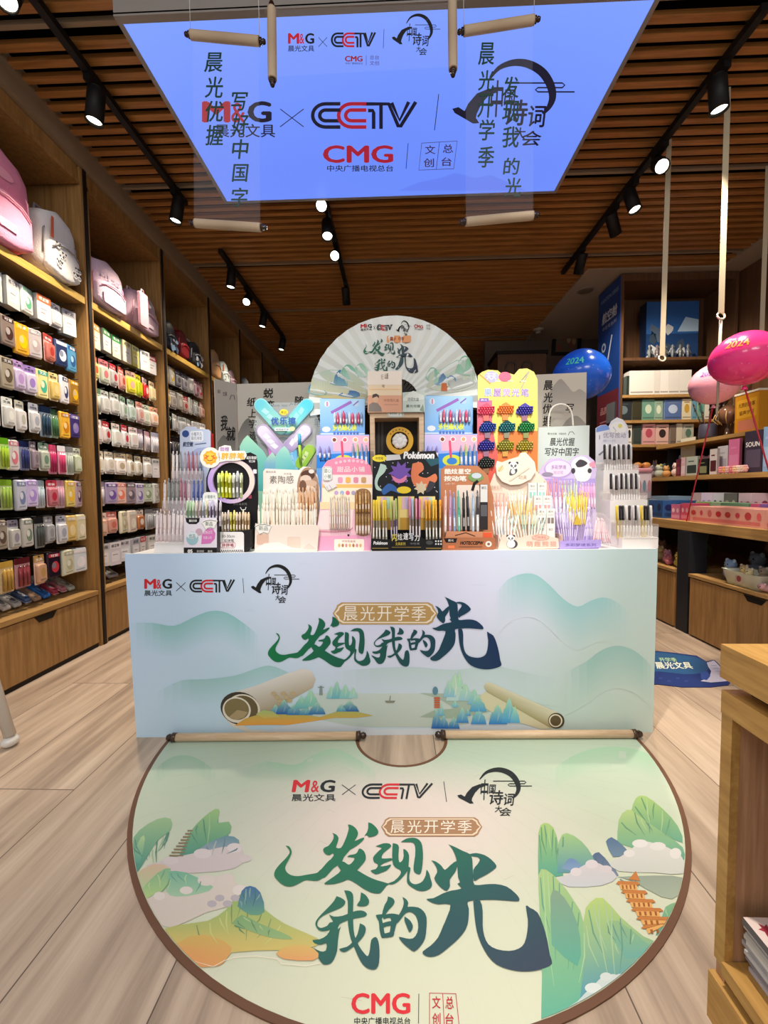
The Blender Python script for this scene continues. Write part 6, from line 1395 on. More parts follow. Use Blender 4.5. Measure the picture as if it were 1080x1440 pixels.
for i, cl in enumerate(cols):
    h = .0075 if i < len(cols) - 1 else .012; dx = random.uniform(0, .012) + (.024 if i < 3 else .012) if i < 12 else .011; y1 = CYF - .03 - random.uniform(0, .012)
    b = MB('paper'); b.box(CXL + dx, CXL + dx + .36, y1 - .5, y1, z, z + h, cl); z += h + .0004
    last = i == len(cols) - 1
    o = tag(b.build('paper_pad'), 'topmost pad of the stack, printed with red stars' if last else '%s paper pad, %s from the bottom of the stack in the near cabinet' % (cname(cl), ORD[i]), 'pad', 'paper pads in the near cabinet')
    if last:
        b = MB('paper'); F = Frame((CXL + dx, y1, z - .0004), (0, -1, 0), (1, 0, 0)); b.ink(F, [(0, 0), (.5, 0), (.5, .36), (0, .36)], '#ecd8d2', .4, None, False)
        for r in range(13):
            for q in range(10):
                cx, cy = .022 + r * .034, .022 + q * .034; R_ = .013
                b.ink(F, [(cx + (R_ if k % 2 == 0 else R_ * .5) * math.cos(PI * k / 6 + .4), cy + (R_ if k % 2 == 0 else R_ * .5) * math.sin(PI * k / 6 + .4)) for k in range(12)], '#b03a4c', .8, None, False)
        b.build('star_print', o)

# ================================================================== displays on the table
def FrT(t): return Frame(TA + TW * t, TU, (0, 0, 1))
def zt(F): return TZ                                           # every table frame has z up and its zero at the floor
def span(F, pts, floor_to=None):
    """pixels -> frame points; floor_to snaps points lower than the table top onto it"""
    return [(a, max(b_, TZ + .0004)) for a, b_ in F.hits(pts)]
def card(F, pts, dp, col, side=None, mat='satin', name='back_board', parent=None):
    b = MB(mat); b.prism(F, span(F, pts), -dp, 0, col, side); return b.build(name, parent) if name else b
def rect(x0, y0, x1, y1): return [(x0, y1), (x1, y1), (x1, y0), (x0, y0)]
def rr(x0, y0, x1, y1, r, n=4): return rrect(x0, y0, x1, y1, r, n)
def up(F, k): return Frame(F.o + F.n * k, F.u, F.v)             # the same face, moved towards the viewer
def disp(name, F, x, label, cat='pen display', group='pen displays on the table'):
    a, _ = F.hit(x, 770); return thing(name, F.p(a, TZ), label, cat, group)

_PEN = {}
def pen_obj(style, c1, c2, L, r):
    key = (style, c1, c2, round(L, 3), round(r, 4))
    if key in _PEN: return dup(_PEN[key], (0, 0, 0))
    b = MB('satin'); dk = mixc(c1, '#000000', .3); lt = mixc(c1, '#ffffff', .5)
    if style == 'click':
        b.lathe((0, 0, 0), (0, 0, 1), [(r * .3, 0, dk), (r * .85, L * .08, c1), (r, L * .12, c1), (r, L * .45, c1), (r, L * .451, c2), (r * .92, L * .86, c2), (r * .5, L * .87, dk), (r * .5, L * .96, c2), (r * .3, L, c2)], 'satin', 8)
    elif style == 'cap':
        b.lathe((0, 0, 0), (0, 0, 1), [(r * .7, 0, c1), (r * .9, L * .02, c1), (r * .9, L * .55, c1), (r * 1.1, L * .551, c2), (r * 1.1, L * .96, c2), (r * .8, L, c2)], 'satin', 8)
    else:                                                      # marker
        b.lathe((0, 0, 0), (0, 0, 1), [(r * .8, 0, c1), (r, L * .02, c1), (r, L * .62, c1), (r * 1.08, L * .621, c2), (r * 1.08, L * .9, c2), (r * .6, L * .95, c2), (r * .55, L, lt)], 'satin', 8)
    b.box(-r * .3, r * .3, -r * 1.5, -r * 1.15, L * .6, L * .9, mixc(c2, '#ffffff', .25))
    b.box(-r * .3, r * .3, -r * 1.5, -r * .9, L * .88, L * .9, mixc(c2, '#ffffff', .25))
    b.face([(-r * .5, -r * 1.02, L * .2), (r * .5, -r * 1.02, L * .2), (r * .5, -r * 1.02, L * .4), (-r * .5, -r * 1.02, L * .4)], mixc(c1, '#ffffff', .6))
    o = b.build('pen', None, (0, 0, 0)); _PEN[key] = o; return o
def pens(F, n, xa, xb, yt, yb, cols, where, group, style='click', lean=0.06, fan=0.0, r=None, jitter=.004, z0=None):
    """n pens side by side, from pixel xa to xb, tops at yt and feet at yb"""
    rot0 = math.atan2(TU.y, TU.x)
    for i in range(n):
        s = (i + .5) / n; x = xa + (xb - xa) * s
        a, zb = F.hit(x, yb); _, ztp = F.hit(x, yt + random.uniform(-1.2, 1.2)); zb = max(zb, TZ + .001)
        if z0 is not None: zb = z0
        L = round((ztp - zb) / .008) * .008; w_ = abs(F.hit(xb, yb)[0] - F.hit(xa, yb)[0]) / n
        c = cols[i % len(cols)]; c1, c2 = (c if isinstance(c, tuple) else (c, c))
        rad = r or max(.0026, min(.0062, w_ * .40))
        o = pen_obj(style, c1, c2, max(L, .02), round(rad, 3))
        q = F.p(a, zb); o.location = q; WL[o.name] = q
        o.rotation_euler = (-lean + random.uniform(-.01, .01), (s - .5) * fan + random.uniform(-.02, .02), rot0)
        nm = cname(c2) if cname(c2) == cname(c1) else '%s and %s' % (cname(c1), cname(c2))
        tag(o, '%s pen, %s along in the %s' % (nm, ORD[i] if i < 20 else str(i + 1), where), 'pen', group)
OLD = {}

# ---- left white tiered rack ----------------------------------------------------------------
F1, F2, F3, F4 = FrT(.05), FrT(.12), FrT(.19), FrT(.235)
t = disp('pen_rack', F1, 240, 'white three-tier acrylic pen rack at the left table end', 'pen rack')
b = MB('satin'); b.prism(F1, span(F1, rect(217, 763, 266, 779)), -.04, 0, '#f0eeee', '#e4e0e2'); b.build('base', t)
card(F2, rect(229, 717, 288, 776), .03, '#e8e2e6', '#ded8dc', 'clear', 'middle_tier', t); card(F3, rect(240, 675, 286, 772), .03, '#e8e2e6', '#ded8dc', 'clear', 'top_tier', t)
for F, q in ((up(F1, .012), rect(218, 751, 266, 764)), (up(F2, .012), rect(228, 704, 289, 718)), (up(F3, .012), rect(241, 662, 285, 676))): card(F, q, .003, '#f0e8ec', None, 'clear', 'clear_lip', t)
bb = MB('satin'); q = [(253, 772), (296, 770), (296, 607), (293, 604), (277, 603), (275, 600), (262, 600), (253, 607)]; bb.prism(F4, span(F4, q), -.004, 0, '#c8d4ee', '#e0e4f0'); h = bb.build('header_card', t)
b = MB('satin'); b.ink(F4, ellipse(261, 610, 5, 5, 14), '#2c4a90', 1); b.ink(F4, rr(267, 606, 286, 621, 3), '#eef2fa', 1); b.text(F4, '小笔不凡', (269, 608, 284, 613), '#6a7a9a', 2); b.text(F4, '非凡书写', (269, 614, 284, 619), '#6a7a9a', 2)
b.text(F4, '航空舱', (257, 621, 272, 628), '#22345c', 2, bold=.03, shear=.2); b.stroke(F4, [(274, 625), (290, 623)], 1, '#4a5c88', 2); b.ink(F4, [(262, 640), (278, 630), (296, 628), (296, 640)], '#a8b8e0', 1); b.build('header_print', h)
pens(F1, 8, 218, 264, 717, 762, [('#ecdcde', '#f4eaea'), ('#e8d4d8', '#f0e2e4')], 'bottom tier, left white rack', 'pens in the left white rack')
pens(F2, 10, 229, 287, 674, 717, [('#e8d8d8', '#f0e4e4'), ('#8a8e88', '#989c98'), ('#7c807c', '#8c908c'), ('#888c8a', '#9a9e9c'), ('#9a5a68', '#a86878'), ('#8c4c5c', '#9a5a6a'), ('#c0a0a8', '#c8acb4'), ('#3c4c90', '#4a5aa0'), ('#2c3c80', '#3a4a90'), ('#3c4c90', '#4c5ca0')], 'middle tier, left white rack', 'pens in the left white rack')
pens(F3, 8, 241, 285, 634, 675, [('#f0e4dc', '#f6eeea'), ('#f0e4e0', '#f6eeec'), ('#8c9090', '#9ca0a0'), ('#a09aa0', '#b0aab0'), ('#9a5464', '#a86474'), ('#8c4858', '#9a5868'), ('#a87a88', '#b08890'), ('#5a6a88', '#6c7c98')], 'top tier, left white rack', 'pens in the left white rack')
# ---- small black and white box 05 ------------------------------------------------------------
F = FrT(.008); t = disp('pen_box', F, 282, 'small white and black pen box with pastel circles, before the white rack', 'pen box')
b = MB('satin'); b.prism(F, span(F, rect(259, 728, 305, 780)), -.035, 0, '#e8e2f0', '#2a282c'); bx_ = b.build('box_body', t)
b = MB('satin'); b.ink(F, rect(258.5, 770, 305, 780.5), '#141416', 1); b.text(F, '05', (264, 772.5, 271, 777.5), '#f0f0f0', 2, bold=.05); b.text(F, '晨光按动笔', (277, 773.5, 287, 776.5), '#e0e0e0', 2); b.text(F, '盒装', (292, 773.5, 299, 776.5), '#e0e0e0', 2)
b.ink(F, [(261, 728.3), (281, 728.3), (280, 734), (276, 737), (266, 737), (262, 734)], '#101012', 1); b.text(F, '晨光文具', (266, 730.5, 277, 734), '#ffffff', 2, bold=.02)
b.ink(F, ellipse(270.5, 757, 8.5, 9.5, 20), '#9cc4d0', 1); b.ink(F, ellipse(270.5, 753, 8, 5, 16), '#e0eaf0', 2); b.text(F, '优品', (266, 751, 275, 757), '#4a8a98', 3)
b.ink(F, [(283, 765), (284, 752), (290, 744), (299, 743), (303, 750), (302, 758), (296, 764)], '#d878c0', 1); b.ink(F, ellipse(280, 748, 5, 5, 12), '#c8a8bc', 1.5); b.text(F, '轻按动笔', (286, 746, 299, 751), '#f8e8f4', 2); b.text(F, '低重心款', (286, 754, 298, 758), '#f8e8f4', 2); b.build('box_print', bx_)
G = up(F, .003); b = MB('paper'); b.prism(G, span(G, [(283, 734), (289, 731), (297, 730), (306, 732), (301, 743), (296, 741), (291, 743), (290, 745)]), -.0015, 0, '#f4f2ee'); tg = b.build('fan_tag', t)
b = MB('satin'); b.text(G, '新品', (289, 733.5, 299, 739.5), '#3a5a58', 1); b.stroke(G, [(285, 734.5), (290, 732.3), (297, 731.3), (304.5, 733)], .6, '#2a3a3a', 1); b.build('tag_print', tg)
Fp = FrT(.026); b = MB('paper'); b.prism(Fp, span(Fp, rr(285, 692, 306, 712, 6)), -.002, 0, '#eef0ee'); tg = b.build('top_tag', t); b = MB('satin'); b.text(Fp, '小笔有大', (288, 696, 303, 701), '#5a7a78', 1); b.text(Fp, '非凡用', (289, 703, 301, 708), '#5a7a78', 1); b.build('tag_print', tg)
pens(FrT(.02), 11, 261, 312, 703, 740, [('#a8d8a8', '#c0e4bc'), ('#a0d4a0', '#b4e0b0'), ('#c8e8c0', '#d8f0d0'), ('#e0d8c0', '#ece4d0'), ('#d0b8b8', '#e0ccc8'), ('#b8c8d8', '#c8d8e4'), ('#f0e8b8', '#f6f0d0'), ('#c8c0e0', '#d8d0ec'), ('#c0b4dc', '#d0c8e8'), ('#d4c8dc', '#e0d8e8'), ('#c8c0d0', '#dcd4e0')], 'small black and white box', 'pens in the small white and black box', 'marker')
# ---- black ring display ------------------------------------------------------------------------
F = FrT(.105); t = disp('ring_display', F, 325, 'black pen display with a lilac and peach ring and yellow pens')
bb = MB('satin'); q = [(289, 772), (361, 772), (363, 700), (362, 650), (360, 640), (352, 636), (344, 638), (340, 646), (325, 641), (308, 644), (296, 655), (290, 672), (290, 700)]
bb.prism(F, span(F, q), -.004, 0, '#121114', '#1c1a1e'); h = bb.build('back_board', t)
G = up(F, .012); b = MB('satin'); n = 40
for i in range(n):
    a0, a1 = 2 * PI * i / n, 2 * PI * (i + 1) / n
    def rc(p): return mixc('#bfa2e8', '#f6e2d4', min(1, max(0, (p[0] - 293) / 62 + (676 - p[1]) * .006)))
    pts = [(325 + 26 * math.cos(a0), 676.5 + 26 * math.sin(a0)), (325 + 33 * math.cos(a0), 676.5 + 31.5 * math.sin(a0)), (325 + 33 * math.cos(a1), 676.5 + 31.5 * math.sin(a1)), (325 + 26 * math.cos(a1), 676.5 + 26 * math.sin(a1))]
    b.ink(G, pts, '#d8c0e8', 0, None, True, rc)
    for rr0 in (26, 33):
        e = [G.px(325 + rr0 * math.cos(a), 676.5 + (rr0 if rr0 == 26 else 31.5) * math.sin(a)) for a in (a0, a1)]
        b.face([e[0], e[0] - F.n * .012, e[1] - F.n * .012, e[1]], '#c8b0dc')
b.build('ring_frame', h)
G = up(F, .016); b = MB('paper'); b.prism(G, span(G, ellipse(295.5, 643.5, 14.5, 14.5, 26)), -.002, 0, '#fbf2e4'); sun = b.build('round_tag', t)
b = MB('satin'); b.ink(G, [(295.5 + (10.5 if k % 2 == 0 else 9) * math.cos(PI * k / 9), 643.5 + (10.5 if k % 2 == 0 else 9) * math.sin(PI * k / 9)) for k in range(18)], '#f6b43a', 1); b.ink(G, ellipse(295.5, 643.5, 7.5, 7, 18), '#fbd04c', 2)
for e in (-1, 1): b.stroke(G, [(295.5 + e * 6, 640), (295.5 + e * 4, 642), (295.5 + e * 1.6, 641)], 1.2, '#c8502c', 3); b.ink(G, ellipse(295.5 + e * 5.5, 644, 2.4, 1.6, 10), '#f07a3a', 2.5)
b.stroke(G, [(291, 646.5), (295, 648), (300, 646.5)], 1, '#c8502c', 3); b.build('tag_print', sun)
b = MB('paper'); b.prism(G, span(G, [(309, 650), (306, 640), (308, 629), (316, 626), (324, 627), (326, 634), (344, 634), (347, 640), (344, 646), (330, 648), (318, 648)]), -.002, 0, '#fdf6ee'); ti = b.build('title_tag', t)
b = MB('satin'); b.text(G, '甜橙', (309.5, 628.5, 322.5, 634.5), '#b890c8', 1, bold=.03); b.text(G, '胖胖笔', (311, 636.5, 344, 646), '#f0b840', 1, bold=.04); b.build('title_print', ti)
b = MB('satin'); b.text(F, '减压软胶', (346, 641.5, 361, 646), '#f4f4f4', 2, bold=.02); b.text(F, '软弹', (350, 647, 359, 650.5), '#f4f4f4', 2); b.ink(F, rr(356, 660, 361, 666, 1), '#e8e8e8', 1); b.ink(F, rr(349, 696, 354, 701, 1), '#e05a78', 1)
b.stroke(F, [(338, 713), (340, 717), (345, 716.5), (346, 713)], 1, '#f0f0f0', 1); b.text(F, '胖胖笔系列', (328, 707, 347, 710.5), '#a8a8a8', 1); b.build('board_print', h)
pens(up(F, .010), 7, 306, 342, 664, 700, [('#c8e878', '#d8f0a0'), ('#e4ec30', '#eef268'), ('#e8ee28', '#f0f458'), ('#e0e848', '#ecf280'), ('#d8dcc8', '#e8ecdc'), ('#c0c4c8', '#d4d8dc'), ('#d0dca0', '#e0ecc0')], 'ring of the black display', 'yellow pens inside the ring', 'marker', r=.007, lean=.03)
F = FrT(.05); b = MB('satin'); b.prism(F, span(F, [(306, 779), (345, 779), (352, 770), (352, 745), (306, 748)]), -.05, 0, '#1a181c', '#131216'); b.build('tray', t)
G = up(F, .004); b = MB('paper'); b.prism(G, span(G, rr(307.5, 748, 343, 779, 4)), -.002, 0, '#f2f0ee'); cd = b.build('front_card', t)
b = MB('satin'); b.text(G, '30-30cm', (312, 752, 330, 756), '#5a5a60', 1); b.text(G, '软弹笔', (315, 758, 329, 762), '#4a4a50', 1); b.text(G, '胖胖笔', (312, 764, 329, 769), '#b0425a', 1, bold=.02); b.stroke(G, rr(310, 762.5, 331, 770.5, 3), .5, '#b0425a', 1, closed=True)
for k in range(13):
    for j in range(2): b.ink(G, rect(308.5 + k * 2.6 + j * 1.3, 773 + j * 2.4, 309.8 + k * 2.6 + j * 1.3, 775.4 + j * 2.4), '#18181a', 1)
b.build('card_print', cd)
pens(FrT(.062), 10, 311, 352, 719, 750, [('#eed8b8', '#f4e4cc'), ('#ecd4b0', '#f2e0c4'), ('#d8c8c0', '#e8dcd4'), ('#e8d838', '#f0e468'), ('#ece468', '#f2ec98'), ('#e8d0b0', '#f0e0c8'), ('#d8c0a0', '#e8d8c0'), ('#ecc8a0', '#f2d8b8'), ('#e8c898', '#f0d8b4'), ('#e8c090', '#f0d4b0')], 'black tray under the ring', 'pens in the black tray', 'marker')
# ---- cream pottery display -------------------------------------------------------------------------
F = FrT(.15); t = disp('cream_pen_display', F, 405, 'cream pen display with a pottery photo, packed with off-white pens')
bb = MB('satin'); bb.prism(F, span(F, [(370, 774), (450, 774), (450, 690), (446, 668), (436, 657), (426, 656), (420, 661), (373, 659), (370, 663)]), -.004, 0, '#f6efe6', '#e8dfd4'); h = bb.build('back_board', t)
b = MB('satin'); b.ink(F, ellipse(433, 688, 15.5, 31, 24), '#b08c74', 1)
for k, (cx, cy, rx, ry, c) in enumerate([(433, 668, 10, 7, '#5a3c30'), (430, 674, 8, 6, '#e4cdbc'), (436, 680, 10, 5, '#d8b8a0'), (434, 692, 12, 9, '#ecd8c8'), (426, 684, 5, 9, '#7a5644'), (442, 700, 6, 8, '#c89a7c'), (432, 706, 9, 6, '#e8c8ae'), (438, 663, 4, 3, '#f0e4dc')]): b.ink(F, ellipse(cx, cy, rx, ry, 16), c, 1.4 + k * .2)
b.text(F, '晨光文具', (374, 662, 388, 665), '#8a8078', 1); b.text(F, '素陶感', (379, 669, 413, 680), '#6a6058', 1); b.text(F, '中性笔', (399, 665, 410, 668), '#a89a90', 1); b.build('board_print', h)
F0 = FrT(.055); b = MB('satin'); b.prism(F0, span(F0, [(358, 777), (446, 776), (449, 740), (443, 738), (368, 738), (359, 736)]), -.004, 0, '#efe2d6', '#e4d6c8'); fp = b.build('front_panel', t)
b = MB('satin'); b.ink(F0, rr(404, 755, 423, 772, 2), '#d8b09a', 1, None, True, lambda p: mixc('#c89a84', '#ecd8c8', abs(p[0] - 413) / 10)); b.ink(F0, rr(361, 751, 378, 766, 3), '#e0bca8', 1); b.ink(F0, [(359, 772), (372, 764), (392, 762), (410, 770), (440, 773), (359, 774)], '#f6eee6', 1.4)
b.ink(F0, [(425, 772), (434, 764), (440, 768), (444, 772)], '#e0d2c6', 1.2); b.build('front_print', fp)
b = MB('satin')
b.obox(F0.p(F0.hit(359, 770)[0], TZ + .0005, -.004), F0.u * (F0.hit(446, 770)[0] - F0.hit(359, 770)[0]), -F0.n * .09, F0.v * .012, '#ece0d4'); b.build('tray_floor', t)
G = up(F0, .003); b = MB('paper'); b.prism(G, span(G, [(358, 740), (364, 737), (372, 736.4), (382, 739), (377, 750), (371, 748), (365, 751)]), -.0015, 0, '#f2f0ea'); tg = b.build('fan_tag', t); b = MB('satin'); b.text(G, '新品', (364, 739.5, 377, 746), '#7a8a80', 1); b.stroke(G, [(359, 741), (364.5, 738), (372, 737.4), (380.5, 739.6)], .6, '#2a4a44', 1); b.build('tag_print', tg)
CR = [('#f2e6d2', '#f6eee0'), ('#efe2cc', '#f4ead8'), ('#e4dccc', '#ece6da'), ('#f2e8d8', '#f8f0e4')]
pens(FrT(.12), 11, 369, 419, 686, 738, CR + [('#c8c4ac', '#d8d4c0')], 'back row of the cream display', 'pens in the cream display'); pens(FrT(.118), 6, 420, 448, 684, 738, [('#d8a878', '#e0b48a'), ('#c89868', '#d4a87c')], 'brown corner of the cream display', 'pens in the cream display')
pens(FrT(.075), 20, 363, 446, 709, 772, CR + [('#f0e4d0', '#f0d8c0')] * 1 + CR + [('#ecdcc8', '#f2e6d8')] * 2, 'front row of the cream display', 'pens in the cream display')
# ---- pink display ------------------------------------------------------------------------------------
F = FrT(.07); t = disp('pink_pen_display', F, 485, 'pink arched pen display with a bronze pen window on its right edge')
bb = MB('satin'); q = [(444, 776), (521, 775.5), (523, 740), (524, 670), (521, 655), (512, 647), (495, 643), (475, 643), (460, 648), (453, 658), (452, 700), (446, 740)]
sp = span(F, q); bb.prism(F, sp, -.006, 0, '#f3c4d2', '#f0dce0'); h = bb.build('back_board', t)
b = MB('satin'); b.ink(F, [(455, 667), (523, 667), (521, 655), (512, 647), (495, 643.4), (475, 643.4), (460, 648.4), (454, 658)], '#f090b0', 1); b.ink(F, rect(454, 668, 523, 681), '#f8e4e4', 1); b.ink(F, rect(453, 681, 523, 686), '#f4c470', 1.2); b.ink(F, rect(453, 686, 523, 706), '#faeed4', 1); b.ink(F, rect(450, 706, 523, 716), '#f6dcb0', 1)
for k, ch in enumerate('甜品小铺'): b.text(F, ch, (474 + k * 10, 656, 483 + k * 10, 664), '#fbd8e0', 2, bold=.03)
for k in range(8): b.ink(F, ellipse(473 + k * 6, 651 - 3 * math.sin(k / 7 * PI), 2.2, 2.2, 10), '#f8c4d4', 2)
for k, c in enumerate(['#e8a0c0', '#f0b860', '#e090a8', '#c8a070']): b.ink(F, rr(475 + k * 11, 671, 482 + k * 11, 679, 2), c, 2)
for k, c in enumerate(['#c8a8d8', '#a8b8e0', '#e87898', '#b0a8c8']): b.ink(F, ellipse(473 + k * 8, 693, 3, 3, 12), c, 2)
b.ink(F, [(446, 745), (495, 744), (497, 716), (451, 718)], '#fae2e2', 1.5); b.stroke(F, [(447, 747), (470, 748), (490, 747), (496, 742)], 1, '#d88098', 2); b.ink(F, [(445, 775), (521, 775), (522, 752), (446, 754)], '#f0a8c8', 1); b.ink(F, rr(470, 758, 512, 774, 2), '#fbf0e0', 2)
for k in range(7): b.ink(F, ellipse(477 + k * 5, 767, 1.7, 2.6, 10), ['#e0b070', '#b07850', '#d89090'][k % 3], 3)
b.text(F, '中性笔盒装', (481, 759.5, 500, 762.5), '#c08890', 3); b.ink(F, ellipse(490, 752.6, 1.5, 1.5, 10), '#2a2024', 3); b.ink(F, rr(499, 687, 522, 754, 10), '#9a7450', 2); b.build('board_print', h)
G = up(F, .004); b = MB('paper'); b.prism(G, span(G, rr(453.5, 656, 467, 676, 4)), -.0015, 0, '#f2f2f0'); tg = b.build('hang_tag', t); b = MB('satin'); b.text(G, '甜心', (456, 659, 465, 665), '#6a8a80', 1); b.text(G, '小铺', (456, 667, 465, 673), '#6a8a80', 1); b.stroke(G, rr(454.5, 657, 466, 675, 3), .4, '#8aa098', 1, closed=True)
b.ink(G, [(455, 682), (468, 675), (474, 684), (461, 690)], '#e8e4e8', 0.2); b.stroke(G, [(459, 684), (463, 690)], .8, '#b8b0b8', 1); b.stroke(G, [(463, 682), (467, 688)], .8, '#b8b0b8', 1); b.build('tag_print', tg)
pens(up(F, .008), 9, 463, 492, 696, 746, [('#e8c8c8', '#e0d8d0'), ('#d8c8b0', '#e8dcc0'), ('#f0d0c8', '#f0e0d8'), ('#c8b8a8', '#d8ccb8')], 'middle of the pink display', 'pens in the pink display', lean=.02)
pens(up(F, .008), 5, 500, 521, 690, 722, [('#c09058', '#b08048'), ('#b08048', '#d8b070')], 'upper bronze window, pink display', 'bronze pens in the pink display', lean=.02); pens(up(F, .008), 5, 500, 521, 722, 752, [('#e8d8c8', '#b08850'), ('#e0b8b0', '#a07840')], 'lower bronze window, pink display', 'bronze pens in the pink display', lean=.02)
# ---- black display -------------------------------------------------------------------------------------
F = FrT(.10); t = disp('black_pen_display', F, 572, 'black starry pen display with yellow pens, at the middle of the table')
bb = MB('satin'); bb.prism(F, span(F, [(524, 774), (619, 774), (617, 645), (612, 634), (568, 636), (562, 640), (524, 641)]), -.005, 0, '#17191f', '#202228'); h = bb.build('back_board', t)
b = MB('satin'); b.text(F, 'Pokémon', (567, 635, 611, 645.5), '#f4f4f6', 3, bold=.06, shear=.15); b.ink(F, ellipse(533.5, 644.5, 10, 5, 18), '#f4e040', 3); b.text(F, '中性笔', (528, 642.5, 539, 646.5), '#7a6a18', 4); b.ink(F, [(543, 640), (562, 639), (564, 646), (543, 648)], '#d8d8dc', 3)
random.seed(11)
for k in range(26): b.ink(F, ellipse(527 + random.random() * 88, 648 + random.random() * 44, .7, .7, 6), '#e8e8f0', 1)
def burst(cx, cy, r0, r1, n, c, layer, a=.3):
    b.ink(F, [(cx + (r0 if k % 2 else r1) * math.cos(a + PI * k / n), cy + (r0 if k % 2 else r1) * math.sin(a + PI * k / n)) for k in range(2 * n)], c, layer)
burst(563, 665, 10, 17, 9, '#7a58b8', 2); b.ink(F, smooth_line([(535, 652), (543, 655), (541, 664), (533, 672), (531, 682), (538, 690), (529, 688), (527, 676), (532, 662), (535, 652)], 3)[:-1], '#b8d4c8', 2)
b.ink(F, smooth_line([(580, 652), (592, 650), (596, 660), (588, 668), (600, 672), (612, 666), (614, 676), (600, 686), (584, 684), (578, 670), (580, 652)], 3)[:-1], '#e08058', 2); b.ink(F, smooth_line([(550, 668), (562, 674), (572, 668), (568, 678), (556, 678), (550, 668)], 3)[:-1], '#e888b0', 3)
b.ink(F, smooth_line([(536, 690), (546, 680), (556, 684), (562, 694), (550, 690), (540, 696), (536, 690)], 3)[:-1], '#3a68b0', 3); b.ink(F, ellipse(568, 689, 10, 5, 16), '#f4d838', 3); burst(592, 686, 6, 10, 7, '#d8c8a8', 3); b.ink(F, smooth_line([(604, 676), (612, 680), (606, 690), (598, 692), (604, 676)], 3)[:-1], '#3a3a44', 3.4)
b.ink(F, [(598, 646), (617, 644), (617, 652), (606, 656)], '#2c5a68', 1); b.build('board_print', h)
F0 = FrT(.03); b = MB('satin'); b.prism(F0, span(F0, [(522, 773), (622, 773), (621, 757), (600, 759), (583, 752), (562, 752), (546, 759), (522, 757)]), -.004, 0, '#131316', '#1c1c20'); fp = b.build('front_panel', t)
b = MB('satin'); b.text(F0, 'Pokémon', (525, 761, 545, 766), '#f0f0f2', 1, bold=.05, shear=.15)
for k, c in enumerate(['#e8d850', '#d8d8d8', '#f0f0f0', '#d8dce8', '#e8e8e8']): b.text(F0, '闪炫速写力'[k], (551 + k * 8, 749 + abs(k - 2), 558 + k * 8, 759 + abs(k - 2)), c, 2, bold=.03)
b.text(F0, '文具系列', (556, 762.5, 570, 767), '#d8c048', 1, bold=.02); b.text(F0, '中性笔', (577, 763, 590, 766), '#909098', 1); b.stroke(F0, [(551, 769.5), (592, 769.5)], .6, '#b89840', 1)
for k in range(6): b.ink(F0, ellipse(613 + (k % 3) * 3.6, 761 + (k // 3) * 4, 1.2, 1.2, 8), '#e8e8e8', 1)
b.ink(F0, ellipse(604, 763, 5, 3, 14), '#4a4a50', 1); b.stroke(F0, [(523, 771), (546, 771)], 1.2, '#9a7e3c', 1); b.stroke(F0, [(599, 771), (621, 771)], 1.2, '#9a7e3c', 1); b.build('front_print', fp)
b = MB('satin'); b.obox(F0.p(F0.hit(523, 770)[0], TZ + .0005, -.005), F0.u * (F0.hit(621, 770)[0] - F0.hit(523, 770)[0]), -F0.n * .06, F0.v * .01, '#1c1c20'); b.build('tray_floor', t)
for k, x in enumerate((530, 559.5, 589)):
    G = FrT(.085 - .001); b = MB('paper'); b.prism(G, span(G, rect(x, 698, x + 23, 745)), -.002, 0, '#f0dc90', '#e8d888'); o = tag(b.build('card_set'), '%s of the three yellow pastel card packs in the black display' % ['first', 'second', 'third'][k], 'card pack', 'card packs in the black display')
    b = MB('satin')
    for j, c in enumerate(['#f0e060', '#e8c0d0', '#c8b8e0', '#b8e0d0', '#f4e8a0']): b.ink(G, rect(x + 1 + j * 4.3, 699, x + 5 + j * 4.3, 716), c, 1)
    b.ink(G, rect(x + 3, 728, x + 20, 745), '#c89a3c', 1); b.build('card_print', o)
pens(FrT(.06), 5, 523, 546, 703, 768, [('#e8dcc8', '#f2d850'), ('#dcd4c4', '#f0d040'), ('#e4dccc', '#f4dc60')], 'left end of the black display', 'pens in the black display', 'cap'); pens(FrT(.06), 5, 598, 621, 703, 768, [('#e8dcc8', '#f2b830'), ('#dcd4c4', '#f0a828'), ('#e4dccc', '#f4c840')], 'right end of the black display', 'pens in the black display', 'cap')
pens(FrT(.06), 3, 549, 560, 703, 766, [('#b8a0c8', '#c8e078'), ('#a890c0', '#e0d0a8')], 'gap after the first card pack', 'pens in the black display', 'cap'); pens(FrT(.06), 4, 575, 592, 700, 766, [('#d8c8d0', '#f090b8'), ('#d0c0cc', '#b8d0e8'), ('#e0d0d4', '#f0a0b8')], 'gap before the third card pack', 'pens in the black display', 'cap')
# ---- copper display ------------------------------------------------------------------------------------
F = FrT(.10); t = disp('copper_pen_display', F, 657, 'copper coloured pen display with blue, teal and black pens')
bb = MB('satin'); bb.prism(F, span(F, [(619, 774), (698, 774), (694, 700), (686, 668), (672, 655), (628, 654), (620, 660)]), -.005, 0, '#c07f5a', '#a86c4a'); h = bb.build('back_board', t)
b = MB('satin'); b.text(F, '酷炫星空', (625, 659, 662, 667), '#f4e8dc', 2, bold=.05); b.text(F, '按动笔', (624, 669, 656, 677), '#f4e8dc', 2, bold=.05); b.ink(F, rr(642, 682, 674, 745, 2), '#e8d8cc', 1); b.ink(F, ellipse(669, 671, 11, 6.5, 18), '#7a9a60', 2); b.ink(F, ellipse(670, 669, 7, 4, 14), '#c8d4e0', 3)
b.stroke(F, [(664, 690), (667, 680), (672, 676)], 4, '#18181a', 3); b.text(F, '速干', (626, 679, 640, 682), '#e8c8b0', 2); b.build('board_print', h)
F0 = FrT(.03); b = MB('satin'); b.prism(F0, span(F0, [(622, 774), (697, 772.5), (696, 756), (623, 756)]), -.004, 0, '#ad6e4c', '#8a5638'); fp = b.build('front_panel', t)
